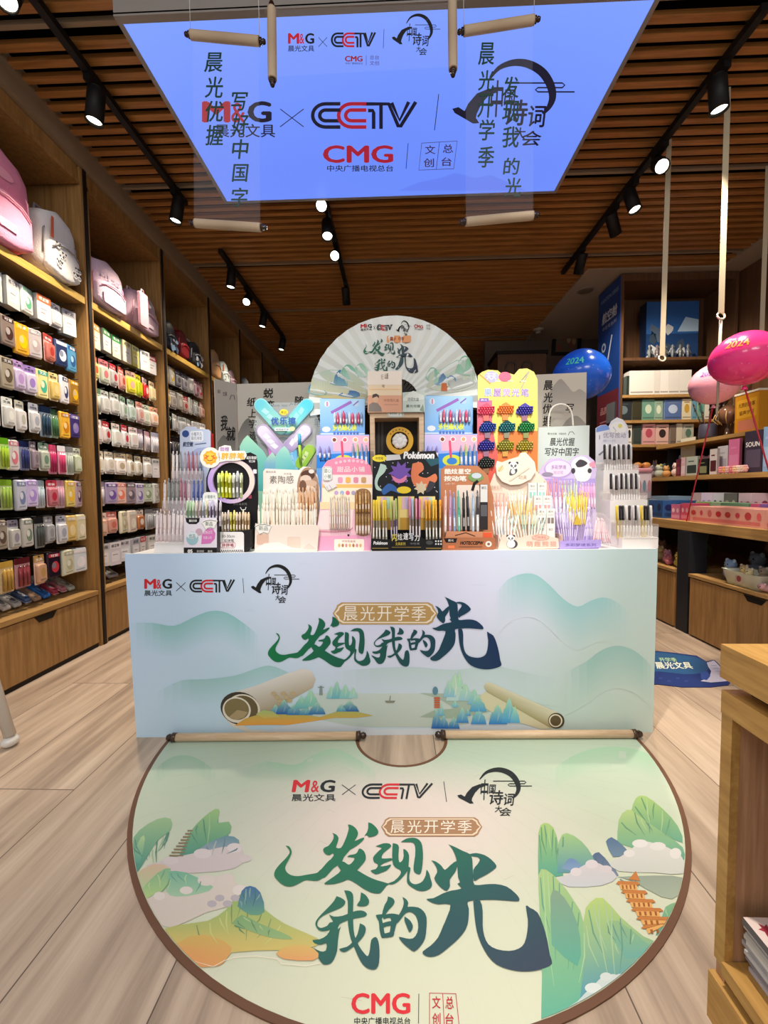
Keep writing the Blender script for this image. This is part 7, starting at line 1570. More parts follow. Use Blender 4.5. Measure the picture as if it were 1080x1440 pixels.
b = MB('satin'); b.text(F0, 'HOTECCEPW', (647, 761, 680, 766), '#1a1212', 1, bold=.05, shear=.2); b.ink(F0, [(624, 757), (643, 757), (641, 763), (627, 763)], '#1c1416', 1); b.text(F0, '晨光', (630, 758.3, 638, 761.4), '#f0e8e0', 2); b.ink(F0, ellipse(687, 765, 4.5, 4.2, 16), '#e8e0d8', 1); b.ink(F0, ellipse(687, 765, 2, 1.8, 10), '#8a5a40', 2); b.stroke(F0, [(645, 769), (678, 769)], .7, '#3a241c', 1); b.ink(F0, rect(630, 767, 639, 771), '#f08050', 1); b.build('front_print', fp)
F1_ = FrT(.045); b = MB('satin'); b.prism(F1_, span(F1_, [(626, 758), (694, 758), (692, 748), (628, 747)]), -.003, 0, '#d0906c', '#a86c4a'); iw = b.build('inner_rail', t); b = MB('satin'); b.ink(F1_, rect(679, 749, 692, 756), '#e8603c', 1); b.stroke(F1_, [(640, 753), (655, 749), (668, 754)], 1.2, '#4a2c20', 1); b.build('rail_print', iw)
b = MB('satin'); b.obox(F0.p(F0.hit(624, 770)[0], TZ + .0005, -.005), F0.u * (F0.hit(695, 770)[0] - F0.hit(624, 770)[0]), -F0.n * .06, F0.v * .01, '#8a5638'); b.build('tray_floor', t)
pens(FrT(.055), 8, 623, 675, 690, 752, [('#f0d8d0', '#e8c0b8'), ('#c8a0c0', '#b890b8'), ('#90a8d0', '#7890c0'), ('#70c0a8', '#50a890'), ('#1c1c20', '#101014'), ('#18181c', '#141418'), ('#c0d0dc', '#a0b8d0'), ('#d8d8dc', '#383840')], 'copper display', 'pens in the copper display')
F2_ = FrT(.05); b = MB('gloss'); b.prism(F2_, span(F2_, rect(675, 681, 686, 745)), -.01, 0, '#2a282c', '#404044'); o = tag(b.build('refill_pack'), 'white and black refill pack at the right end of the copper display', 'refill pack'); b = MB('satin'); b.ink(F2_, rect(675.5, 681.5, 685.5, 706), '#d8d8d8', 1); b.text(F2_, '替芯', (677, 684, 684, 688), '#6a6a70', 2); b.ink(F2_, rect(676, 710, 685, 726), '#5a5a60', 1); b.build('pack_print', o)

# ---- panda display ---------------------------------------------------------------------------------------
F = FrT(.16); t = disp('panda_pen_display', F, 738, 'peach pen display with a panda card on top and bundles of pastel pens')
bb = MB('satin'); bb.prism(F, span(F, [(686, 772), (778, 770), (776, 700), (768, 676), (752, 660), (733, 652), (712, 654), (695, 666), (688, 684)]), -.005, 0, '#f6dfcc', '#ecd0bc'); h = bb.build('back_board', t)
b = MB('satin'); b.text(F, '萌熊系列', (690, 683, 706, 690), '#c8a898', 1); b.stroke(F, [(689, 694), (710, 694)], .5, '#d8b8a8', 1); b.ink(F, ellipse(758, 686, 6, 4, 12), '#f0c8b4', 1); b.build('board_print', h)
G = up(F, .012); b = MB('satin'); b.prism(G, span(G, [(699, 668), (697, 655), (699, 648), (706, 650), (716, 646), (729, 642), (732, 637), (739, 636), (745, 642), (752, 650), (754, 662), (746, 674), (732, 681), (718, 682), (706, 677)]), -.003, 0, '#f6e8d8', '#e8d4c0'); pc = b.build('panda_card', t)
b = MB('satin')
def panda(F, cx, cy, s, lean=0, layer=1, body=True, tilt=1):
    if body: b.ink(F, smooth_line([(cx - s * .5, cy + s * .5), (cx + s * .5, cy + s * .5), (cx + s * .9, cy + s * 1.1), (cx + s * .3 + lean, cy + s * 1.9), (cx - s * .8 + lean, cy + s * 2.2), (cx - s * .9, cy + s * 1.4), (cx - s * .5, cy + s * .5)], 3)[:-1], '#585860', layer); b.ink(F, ellipse(cx - s * .1, cy + s * 1.35, s * .5, s * .55, 14), '#f4f0ea', layer + .3)
    for e in (-1, 1): b.ink(F, ellipse(cx + e * s * .8, cy - s * .62, s * .34, s * .32, 12), '#38383c', layer + .4)
    b.ink(F, ellipse(cx, cy, s, s * .86, 20), '#fbf8f4', layer + .7)
    for e in (-1, 1): b.ink(F, rot_el(cx + e * s * .42, cy + s * .02, s * .24, s * .32, e * .5, 12), '#3a3a40', layer + 1); b.ink(F, ellipse(cx + e * s * .38, cy, s * .07, s * .07, 8), '#ffffff', layer + 1.3)
    b.ink(F, ellipse(cx, cy + s * .36, s * .15, s * .1, 10), '#2a2a2e', layer + 1); b.stroke(F, [(cx - s * .2, cy + s * .55), (cx, cy + s * .6), (cx + s * .2, cy + s * .55)], s * .07, '#2a2a2e', layer + 1)
panda(G, 722, 655, 6.2); b.stroke(G, [(716, 676), (728, 668), (744, 657)], 2.6, '#e4dcc8', 3.2); b.text(G, '功夫', (729, 668, 741, 674), '#b8a088', 2); b.ink(G, rot_el(704, 659, 5, 3, -.6), '#f0d8a0', 1); b.stroke(G, [(701, 663), (707, 654)], .6, '#b0a078', 2); b.build('card_print', pc)
F0 = FrT(.035); b = MB('satin'); b.prism(F0, span(F0, [(700, 773), (787, 771), (785, 757), (772, 754), (760, 751), (742, 753), (730, 757), (716, 752), (706, 752)]), -.004, 0, '#f2d6c6', '#e4c4b2'); fp = b.build('front_panel', t)
b = MB('satin'); panda(F0, 718, 757, 5.4, body=False); b.ink(F0, ellipse(720, 765, 8, 6.5, 18), '#48484e', 1); b.ink(F0, ellipse(718.5, 765, 6, 5.5, 16), '#f8f4ee', 1.3); b.ink(F0, ellipse(760, 755.5, 12, 4, 22), '#f0c4b4', 1); b.stroke(F0, ellipse(760, 755.5, 12, 4, 22), .5, '#d89a88', 2, closed=True); b.text(F0, '竹林深处', (752, 753.6, 768, 757.4), '#d08a78', 2)
for k, ch in enumerate('萌趣熊猫'): b.text(F0, ch, (740 + k * 11, 761, 749.5 + k * 11, 769), '#dba898', 1, bold=.02)
b.build('front_print', fp)
for xa in (691, 775):
    A0 = FrT(.16); p0 = A0.p(A0.hit(xa, 770)[0], TZ + .0005, .13 - .006) ; b = MB('satin'); b.obox(FrT(.155).p(FrT(.155).hit(xa, 770)[0], TZ + .0005), TU * .003, -TW * .11, Vector((0, 0, .06)), '#f2d6c6'); b.build('side_panel', t)
b = MB('satin'); b.obox(F0.p(F0.hit(701, 770)[0], TZ + .0005, -.005), F0.u * (F0.hit(784, 770)[0] - F0.hit(701, 770)[0]), -F0.n * .11, F0.v * .008, '#e8cab8'); b.build('tray_floor', t)
PG = 'pens in the panda display'; PST = {'pink': [('#f0c8c0', '#e8a8a0'), ('#f0d4cc', '#f0b8b0')], 'white': [('#ecece4', '#f4f4f0'), ('#dce4ec', '#eceff4'), ('#e8e0d8', '#f4f0e8')], 'mint': [('#d8ece0', '#b8dccc'), ('#ecece4', '#c8e4d4'), ('#e0e8d8', '#f0f4ec')], 'gold': [('#f0d8a0', '#f0c060'), ('#ecd0a8', '#e8b050'), ('#f4e0b8', '#f4d078')]}
pens(FrT(.135), 6, 691, 712, 693, 735, PST['pink'], 'pink rear bundle, panda display', PG, fan=.3); pens(FrT(.135), 7, 720, 740, 690, 730, PST['white'], 'white rear bundle, panda display', PG, fan=.45)
pens(FrT(.10), 6, 694, 713, 705, 756, PST['white'], 'left white bundle, panda display', PG, fan=.35); pens(FrT(.10), 9, 722, 752, 703, 740, PST['gold'], 'golden bundle, panda display', PG, fan=.55)
pens(FrT(.065), 6, 703, 722, 724, 766, PST['white'], 'front white bundle, panda display', PG, fan=.4); pens(FrT(.065), 10, 728, 756, 718, 766, PST['mint'], 'front mint bundle, panda display', PG, fan=.7)
for i, (x, y0, y1, tt, c) in enumerate([(743, 679, 715, .12, '#9ad0c8'), (756, 679, 715, .12, '#9ad0c8'), (751, 697, 735, .10, '#e8a0a0'), (763.5, 697, 735, .10, '#e8a0a0'), (756, 715, 768, .08, '#88807a'), (768.5, 715, 768, .08, '#88807a')]):
    G = FrT(tt); q = G.hits(rect(x, y0, x + 12, y1)); zb = q[0][1]
    if i < 4: zb = TZ + .0005
    b = MB('satin'); b.prism(G, [(q[0][0], max(zb, TZ + .0005)), (q[1][0], max(zb, TZ + .0005)), q[2], q[3]], -.014, 0, '#f4eee8', '#e4dcd4')
    o = tag(b.build('lead_box'), '%s small white lead box with %s window, stepped stack of panda display' % (['left', 'right'][i % 2], ['a mint', 'a pink', 'a grey'][i // 2]), 'box', 'small lead boxes in the panda display')
    b = MB('satin'); b.ink(G, rect(x + 1.5, y0 + 13, x + 5.2, y0 + 21), c, 1); b.ink(G, rect(x + 6.5, y0 + 13, x + 10.2, y0 + 21), c, 1); b.text(G, '晨光', (x + 2.5, y0 + 3, x + 9.5, y0 + 6), '#8a8a88', 1); b.stroke(G, [(x + 2, y0 + 9), (x + 10, y0 + 9)], .5, '#b8b0a8', 1)
    if i > 3: b.text(G, '笔芯', (x + 3, y0 + 28, x + 9, y0 + 31), '#6a6a68', 1)
    b.build('box_print', o)
# ---- purple display ---------------------------------------------------------------------------------------
F = FrT(.18); t = disp('purple_pen_display', F, 815, 'lilac pen display with a round plaque, full of purple pens')
bb = MB('satin'); bb.prism(F, span(F, [(760, 772), (838, 771), (838, 700), (836, 680), (839, 660), (836, 648), (826, 640), (810, 641), (800, 650), (788, 644), (774, 645), (764, 655), (758, 664), (760, 680)]), -.005, 0, '#d4c4ec', '#c4b2e0'); h = bb.build('back_board', t)
b = MB('satin'); b.ink(F, rect(761, 673, 837, 702), '#b8a4e4', 1); b.ink(F, ellipse(785, 660, 20, 13, 28), '#c0a8dc', 1.3); b.ink(F, ellipse(785, 659, 18, 11.5, 28), '#f0dcf0', 1.6); b.text(F, '多彩梦境', (775, 654, 796, 660), '#a88ac8', 2, bold=.02); b.text(F, '按动笔', (778, 662, 792, 667), '#b898d0', 2); b.ink(F, ellipse(770, 667, 8, 3, 14), '#9890a8', 2)
b.ink(F, smooth_line([(806, 664), (803, 654), (808, 645), (820, 642), (830, 650), (832, 664), (826, 676), (812, 676), (806, 664)], 3)[:-1], '#f4f0f4', 2); b.ink(F, smooth_line([(809, 652), (816, 646), (826, 651), (820, 656), (812, 657), (809, 652)], 3)[:-1], '#48444c', 2.3)
b.ink(F, [(828, 652), (836, 648), (837, 658), (829, 656)], '#f0a0b8', 2.6); b.ink(F, ellipse(806, 662, 3, 4, 10), '#48444c', 2.6); b.ink(F, ellipse(829, 662, 3, 3.6, 10), '#48444c', 2.6); b.build('board_print', h)
F0 = FrT(.03); b = MB('satin'); b.prism(F0, span(F0, [(787, 772), (845, 770), (845, 759), (787, 761)]), -.004, 0, '#b3a1e2', '#a48fd8'); fp = b.build('front_panel', t); b = MB('satin'); b.text(F0, '多彩梦境系列', (795, 764, 838, 768.5), '#8070b8', 1, bold=.01); b.build('front_print', fp)
b = MB('satin'); b.obox(F0.p(F0.hit(788, 770)[0], TZ + .0005, -.005), F0.u * (F0.hit(843, 770)[0] - F0.hit(788, 770)[0]), -F0.n * .10, F0.v * .008, '#a48fd8'); b.build('tray_floor', t)
UG = 'pens in the purple display'; LV = [('#c4b0e4', '#d4c4ec'), ('#b49cd8', '#c8b4e4'), ('#d8ccf0', '#e4dcf4')]
pens(FrT(.13), 8, 770, 792, 674, 725, [('#f0b0b0', '#e88890'), ('#f0c0bc', '#f0a0a4')], 'rear coral bundle, purple display', UG, fan=.25); pens(FrT(.13), 7, 795, 812, 674, 725, [('#d8ecc0', '#c0dc98'), ('#e4f0d0', '#d0e4b0')], 'pale green bundle, purple display', UG, fan=.3)
pens(FrT(.105), 9, 801, 823, 691, 740, [('#f4e468', '#f4d820'), ('#f0dc50', '#f4e030')], 'bright yellow bundle, purple display', UG, fan=.2); pens(FrT(.105), 5, 778, 798, 693, 745, [('#c0c8e4', '#d4d8ec'), ('#d0ccec', '#e0e0f0')], 'bluish bundle, purple display', UG, fan=.2)
pens(FrT(.12), 6, 814, 838, 680, 716, [('#e8c0dc', '#d8a0cc'), ('#ecc8e0', '#e0b0d4')], 'rear pink row, purple display', UG)
pens(FrT(.065), 9, 788, 810, 714, 764, LV, 'front lilac bundle, purple display', UG, fan=.35); pens(FrT(.065), 8, 818, 838, 712, 764, LV, 'second front bundle, purple display', UG, fan=-.5)
G = FrT(.06); b = MB('satin'); b.prism(G, [(a, c) for a, c in G.hits([(807, 738), (817, 738), (812, 722)])], -.006, 0, '#d8b848', '#b89838'); b.tube(G.px(812, 737, -.003), G.px(812, 764, -.003), .0015, col='#c8b0e0'); tag(b.build('gold_pick'), 'small golden triangle tag between the two lilac pen bundles', 'tag')
# clear bag of wrapped pens
G = FrT(.05); t = disp('pen_bag', G, 848, 'clear bag of pink wrapped pens slumped beside the white stair rack', 'pen bag', None)
b = MB('bag_film'); q = G.hits([(830, 768), (868, 766), (862, 738), (848, 722), (836, 720), (829, 735)])
pr = [(a, max(c, TZ + .0006)) for a, c in q]; cx = sum(p[0] for p in pr) / 6; cy = sum(p[1] for p in pr) / 6
b.loft([[G.p(cx + (a - cx) * s, cy + (c - cy) * s, o) for a, c in pr[::-1]] for s, o in ((.9, -.03), (1, -.012), (1, .004), (.85, .016))], '#efe4ec', 'bag_film', True, True); b.build('film_bag', t)
pens(G, 8, 832, 860, 728, 764, [('#e8c0c8', '#f0d4d8'), ('#e0b0bc', '#ecc8d0'), ('#f0dce0', '#f4e8ea')], 'clear pen bag', 'pens in the clear bag', fan=-.5, lean=.15)
# ---- white stair rack --------------------------------------------------------------------------------------
F1, F2, F3, F4 = FrT(.04), FrT(.13), FrT(.22), FrT(.31)
t = disp('pen_rack', F1, 890, 'white stair-shaped pen rack with black-capped pens at the right table end', 'pen rack')
for nm, F, q, dp in (('lower_step', F1, rect(875, 741, 925.5, 772), .085), ('middle_step', F2, rect(857, 697, 909, 772), .085), ('upper_step', F3, rect(847, 655, 896, 772), .085)):
    a0 = F.hit(q[0][0], 770)[0]; a1 = F.hit(q[1][0], 770)[0]; zt_ = F.hit(q[0][0], q[2][1])[1]
    b = MB('satin'); L = a1 - a0; zl = .045 if nm == 'lower_step' else .02
    b.obox(F.p(a0, TZ + .0006), F.u * L, -F.n * dp, F.v * (zt_ - TZ - zl), '#f3eeea')          # solid lower block
    for o, d_ in ((0, .003), (-dp + .003, .003)): b.obox(F.p(a0, zt_ - zl, o), F.u * L, -F.n * d_, F.v * (zl if o == 0 else zl + .02), '#f0eae6', 'clear')
    for a in (a0, a1 - .003): b.obox(F.p(a, zt_ - zl, 0), F.u * .003, -F.n * dp, F.v * (zl + .01), '#efe6e2', 'clear')
    st = b.build(nm, t)
    if nm == 'lower_step': b = MB('satin'); b.ink(F, rect(876, 757, 925, 758.2), '#d8d0ca', 1); b.build('lip_line', st)
b = MB('satin'); b.prism(F4, span(F4, [(838, 772), (884, 770), (884, 610), (882, 598), (876, 590), (868, 587), (860, 592), (856, 600), (852, 597), (845, 598), (838, 602)]), -.004, 0, '#ecebf2', '#f4f4f4'); h = b.build('header_board', t)
b = MB('satin'); b.ink(F4, [(838.5, 602), (845, 598.5), (852, 597.5), (856, 600), (857, 604), (838.5, 608)], '#7f9fe0', 1); b.ink(F4, ellipse(869, 603, 11, 10, 22), '#f8f8f6', 1.2); b.ink(F4, ellipse(872, 599, 3, 3, 10), '#e8e070', 2); b.stroke(F4, [(862, 600), (866, 606), (862, 610), (870, 611)], .7, '#a8a8b0', 2); b.text(F4, '优写按动', (848, 608, 880, 616), '#b0acc0', 2, bold=.01); b.text(F4, '新一代', (848, 618, 866, 622), '#c0bcd0', 2); b.stroke(F4, [(843, 612), (843, 618)], .8, '#606078', 2); b.stroke(F4, [(842, 640), (853, 631)], 2.4, '#8a8a98', 2); b.build('header_print', h)
WK = [('#f2efec', '#2a262a'), ('#f0ece8', '#f0ecea'), ('#efe8e8', '#3a3438'), ('#f2efec', '#e8e0e2'), ('#f0ecec', '#1c181c'), ('#f4f0ee', '#f0eeee')]
SG = 'pens in the white stair rack'
pens(up(F3, -.02), 12, 849, 889, 625, 672, WK, 'top step, white stair rack', SG, 'cap', r=.0048); pens(up(F2, -.02), 12, 858, 900, 666, 715, WK, 'middle step, white stair rack', SG, 'cap', r=.0048); pens(up(F1, -.02), 12, 866.5, 918, 711, 757, [('#f0d878', '#f0d040'), ('#f0e0a0', '#1c181c')] + WK, 'lowest step, white stair rack', SG, 'cap', r=.0048)

# ================================================================== back row
# ---- folded grey ink boards
F = FrT(.56); ax, _ = F.hit(333, 600); t = thing('ink_board', F.p(F.hit(390, 700)[0], TZ), 'folded grey ink-painting board with black brush writing, left rear of the table', 'board')
q = F.hits([(333, 540), (450, 537)]); zt_ = q[0][1]
b = MB('paper'); b.prism(F, [(q[0][0], TZ + .0005), (q[1][0], TZ + .0005), (q[1][0], q[1][1]), (q[0][0], q[0][1])], -.006, 0, '#c9c2b6', '#d8d2c8'); pn = b.build('main_panel', t)
def ink_hills(b, F, ridge, y1, c, bg, layer):
    r = smooth_line(ridge, 3); b.ink(F, r + [(r[-1][0], y1), (r[0][0], y1)], c, layer, None, True, grad(min(p[1] for p in r), y1, c, bg))
b = MB('paper'); ink_hills(b, F, [(334, 612), (341, 596), (350, 588), (358, 600), (366, 607), (378, 598), (390, 606), (402, 600), (416, 612)], 660, '#77756f', '#b8b2a8', 1); ink_hills(b, F, [(334, 632), (350, 616), (372, 624), (398, 614), (430, 628)], 665, '#5c5b58', '#9a958c', 1.5)
for ch, bx in (('纸', (347, 559, 360, 572)), ('上', (349, 575, 360, 587)), ('字', (350, 590, 361, 602)), ('迹', (350, 606, 362, 618)), ('蜕', (370, 546, 384, 560)), ('变', (374, 563, 386, 576)), ('随', (414, 557, 427, 570)), ('心', (416, 573, 428, 584)), ('梦', (441, 555, 450, 567)), ('执', (441, 572, 451, 584)), ('笔', (442, 588, 452, 600))): b.text(F, ch, bx, '#1c1a18', 2, bold=.02, shear=.1)
b.build('ink_print', pn)
wv = (Vector((-1, 0, 0)) * .34 + Vector((0, -1, 0)) * .42).normalized(); p0 = F.p(q[0][0], TZ + .0005)
Fw = Frame(p0 + wv * .0, -wv, (0, 0, 1)); aw = Fw.hit(303, 580)[0]; ztw = Fw.hit(303, 525)[1]
b = MB('paper'); zr = F.px(333, 540).z - Fw.o.z; b.prism(Fw, [(aw, 0), (-.002, 0), (-.002, zr), (aw, zr + .004)], -.006, 0, '#b4aca0', '#cfc8be'); wg = b.build('folded_wing', t)
b = MB('paper')
try:
    for ch, bx in (('我', (310, 584, 320, 606)), ('就', (318, 600, 331, 620))): b.text(Fw, ch, bx, '#2a2826', 2, bold=.03, shear=.1)
    b.text(Fw, '晨光', (306, 548, 310, 553), '#3a3632', 2); b.text(Fw, '文具', (313, 551, 319, 557), '#3a3632', 2); b.stroke(Fw, [(323, 562), (325, 556), (329, 556), (330, 562)], .8, '#3a3632', 2)
    ink_hills(b, Fw, [(306, 622), (314, 612), (322, 616), (331, 604)], 645, '#75726c', '#a49c92', 1)
except Exception as e: print('wing', e)
b.build('ink_print', wg)
F = FrT(.50); t = thing('ink_board', F.p(F.hit(790, 700)[0], TZ), 'grey ink-painting board with mountain and brush column, behind the white paper bag', 'board')
q = F.hits([(752, 527), (825, 523.5)]); b = MB('paper'); b.prism(F, [(q[0][0], TZ + .0005), (q[1][0], TZ + .0005), (q[1][0], q[1][1]), (q[0][0], q[0][1])], -.01, 0, '#d3cabb', '#e4ddd0'); pn = b.build('main_panel', t)
b = MB('paper'); ink_hills(b, F, [(762, 565), (772, 552), (782, 538), (789, 533), (797, 541), (806, 551), (815, 547), (824, 553)], 600, '#a79f97', '#cfc6b8', 1); ink_hills(b, F, [(790, 600), (800, 588), (812, 585), (824, 596)], 625, '#9a928a', '#c8beb0', 1.5)
for ch, bx in (('晨', (764, 535, 777, 549)), ('光', (764, 552, 777, 566)), ('优', (763, 568, 776, 582)), ('握', (763, 585, 775, 599)), ('写', (795, 568, 807, 580))): b.text(F, ch, bx, '#22201e', 2, bold=.02, shear=.1)
b.build('ink_print', pn)
# ---- paper bag
F = FrT(.36); t = thing('paper_bag', F.p(F.hit(795, 700)[0], TZ), 'pale mint paper bag with white rope handles and brush writing', 'bag')
q = F.hits([(757, 601), (829, 598)]); q[0] = (q[0][0], q[0][1])
b = MB('paper'); b.prism(F, [(q[0][0], TZ + .0006), (q[1][0], TZ + .0006), (q[1][0], q[1][1]), (q[0][0], q[0][1])], -.10, 0, '#dbe6e0', '#cfdad4'); bag = b.build('bag_body', t)
b = MB('paper'); b.text(F, '晨光优握', (773, 615.5, 808, 627), '#33352f', 1, bold=.012, shear=.12); b.text(F, '写好中国字', (766, 629.5, 814, 641), '#33352f', 1, bold=.012, shear=.12); b.text(F, '晨光文具', (770, 608.5, 783, 611.5), '#6a7068', 1); b.text(F, '中国诗词', (786, 608.5, 796, 611.5), '#6a7068', 1)
b.stroke(F, [(799, 612), (801, 607.5), (805, 607), (808, 611)], .8, '#5a6058', 1); b.build('bag_print', bag)
for off in (-.012, -.088):
    pts = [(771, 602), (772, 585), (777, 573), (787, 568.5), (798, 571), (804, 581), (806, 600)]
    b = MB('paper'); b.path([up(F, off).px(*p) for p in smooth_line(pts, 4)], .0042, '#ece6da', 'paper', 8); b.build('rope_handle', t)
# ---- yellow bead-pen display
F = FrT(.27); t = disp('bead_display', F, 714, 'tall yellow and coral display of beaded highlighter packs', 'display')
bb = MB('satin'); bb.prism(F, span(F, [(672, 772), (757, 771), (756, 534), (751, 523), (741, 518), (730, 519), (723, 527), (714, 524), (706, 526), (700, 521), (686, 520), (678, 523), (672, 528)]), -.006, 0, '#f4e27c', '#f0e8b8'); h = bb.build('back_board', t)
b = MB('satin'); b.ink(F, [(671, 563), (692, 563), (692, 600), (700, 640), (700, 700), (671, 700)], '#e85a78', 1, None, True, grad(563, 700, '#f07a98', '#e0603c')); b.ink(F, [(700, 606), (756, 606), (756, 700), (700, 700)], '#f08a4a', 1); b.ink(F, rect(692, 563, 756, 606), '#f6e070', 1)
b.ink(F, ellipse(691, 530, 10, 8, 18), '#b8b4d8', 1.2); b.text(F, '天天', (684, 525, 698, 534), '#ece8f8', 2, bold=.03); b.ink(F, ellipse(710, 530, 9, 7, 16), '#f0708c', 1); b.stroke(F, [(674, 526), (690, 540)], 2, '#c8a860', 1.5); b.stroke(F, [(731, 538), (743, 523)], 1.6, '#a8a090', 1.5); b.stroke(F, [(744, 522), (733, 546)], 2.2, '#c0b898', 1.5)
for k, (ch, c) in enumerate(zip('果屋荧光笔', ['#a0b8e4', '#b088cc', '#c8a8dc', '#b8a0d8', '#a890cc'])): b.text(F, ch, (680 + k * 13, 546, 692 + k * 13, 558), '#fdf8ec', 2, bold=.09); b.text(F, ch, (680.5 + k * 13, 546.5, 691.5 + k * 13, 557.5), c, 3, bold=.03)
b.ink(F, rr(674, 560, 687, 565, 1), '#8a6ac0', 2); b.text(F, '晨光', (676, 561, 685, 564), '#f4f0fa', 3)
for k in range(3): b.stroke(F, [(696 + k * 18, 536), (704 + k * 18, 536)], 1.5, '#f8ecd8', 2)
b.build('board_print', h)
BD = [('#e84868', 'pink red'), ('#f08838', 'orange'), ('#4038a0', 'indigo'), ('#2848a8', 'blue'), ('#1f7a80', 'teal'), ('#249048', 'green'), ('#3a34a0', 'violet blue'), ('#a8a430', 'olive'), ('#b8a830', 'mustard'), ('#26332c', 'black')]
for i, (c, nm) in enumerate(BD):
    r_, k = divmod(i, 3); cx, cy = 683 + k * 27 + (2 if r_ == 1 else 0), (577, 601, 627, 651)[r_] - (k == 1 and r_ == 0) * 1
    G = up(F, .004); hw = F.hit(cx + 12, cy)[0] - F.hit(cx, cy)[0]; m = F.hit(cx, cy)
    b = MB('gloss'); Fo = Frame(G.p(*m), G.u, G.v); pr = [(hw * a, hw * d_) for a, d_ in ((-1, -.35), (-.9, .1), (-.35, .62), (.1, .85), (.5, .55), (1, .3), (1.02, -.1), (.5, -.55), (-.3, -.72))]
    b.prism(Fo, pr, -.003, .001, mixc(c, '#202020', .45) if r_ else mixc(c, '#ffffff', .15), None, 'gloss'); o = tag(b.build('bead_pack'), '%s beaded highlighter pack, %s of the %s row on the yellow display' % (nm, ['left', 'middle', 'right'][k], ['top', 'second', 'third', 'lowest'][r_]), 'pack', 'beaded packs on the yellow display')
    b = MB('gloss'); sp_ = hw * .3
    for rr_ in range(4):
        for cc in range(6):
            x, y = (-2.6 + cc) * sp_ + (rr_ % 2) * sp_ * .5, (-1.35 + rr_ * .82) * sp_
            if -.95 * hw < x < .95 * hw and abs(y) < hw * (.62 - .25 * abs(x / hw)): b.ball(Fo.p(x, y, .004), sp_ * .46, sp_ * .46, sp_ * .46, c, 'gloss', 8, 5); b.ball(Fo.p(x - sp_ * .1, y + sp_ * .12, .004 + sp_ * .4), sp_ * .13, sp_ * .13, sp_ * .13, mixc(c, '#ffffff', .7), 'gloss', 6, 4)
    b.build('bead_cluster', o)
    b = MB('gloss'); b.prism(Fo, [(-hw * .35, -hw * .7), (hw * .35, -hw * .62), (hw * .3, -hw * 1.25), (-hw * .3, -hw * 1.25)], -.003, .003, mixc(c, '#ffb080', .55)); b.build('pen_tip', o)
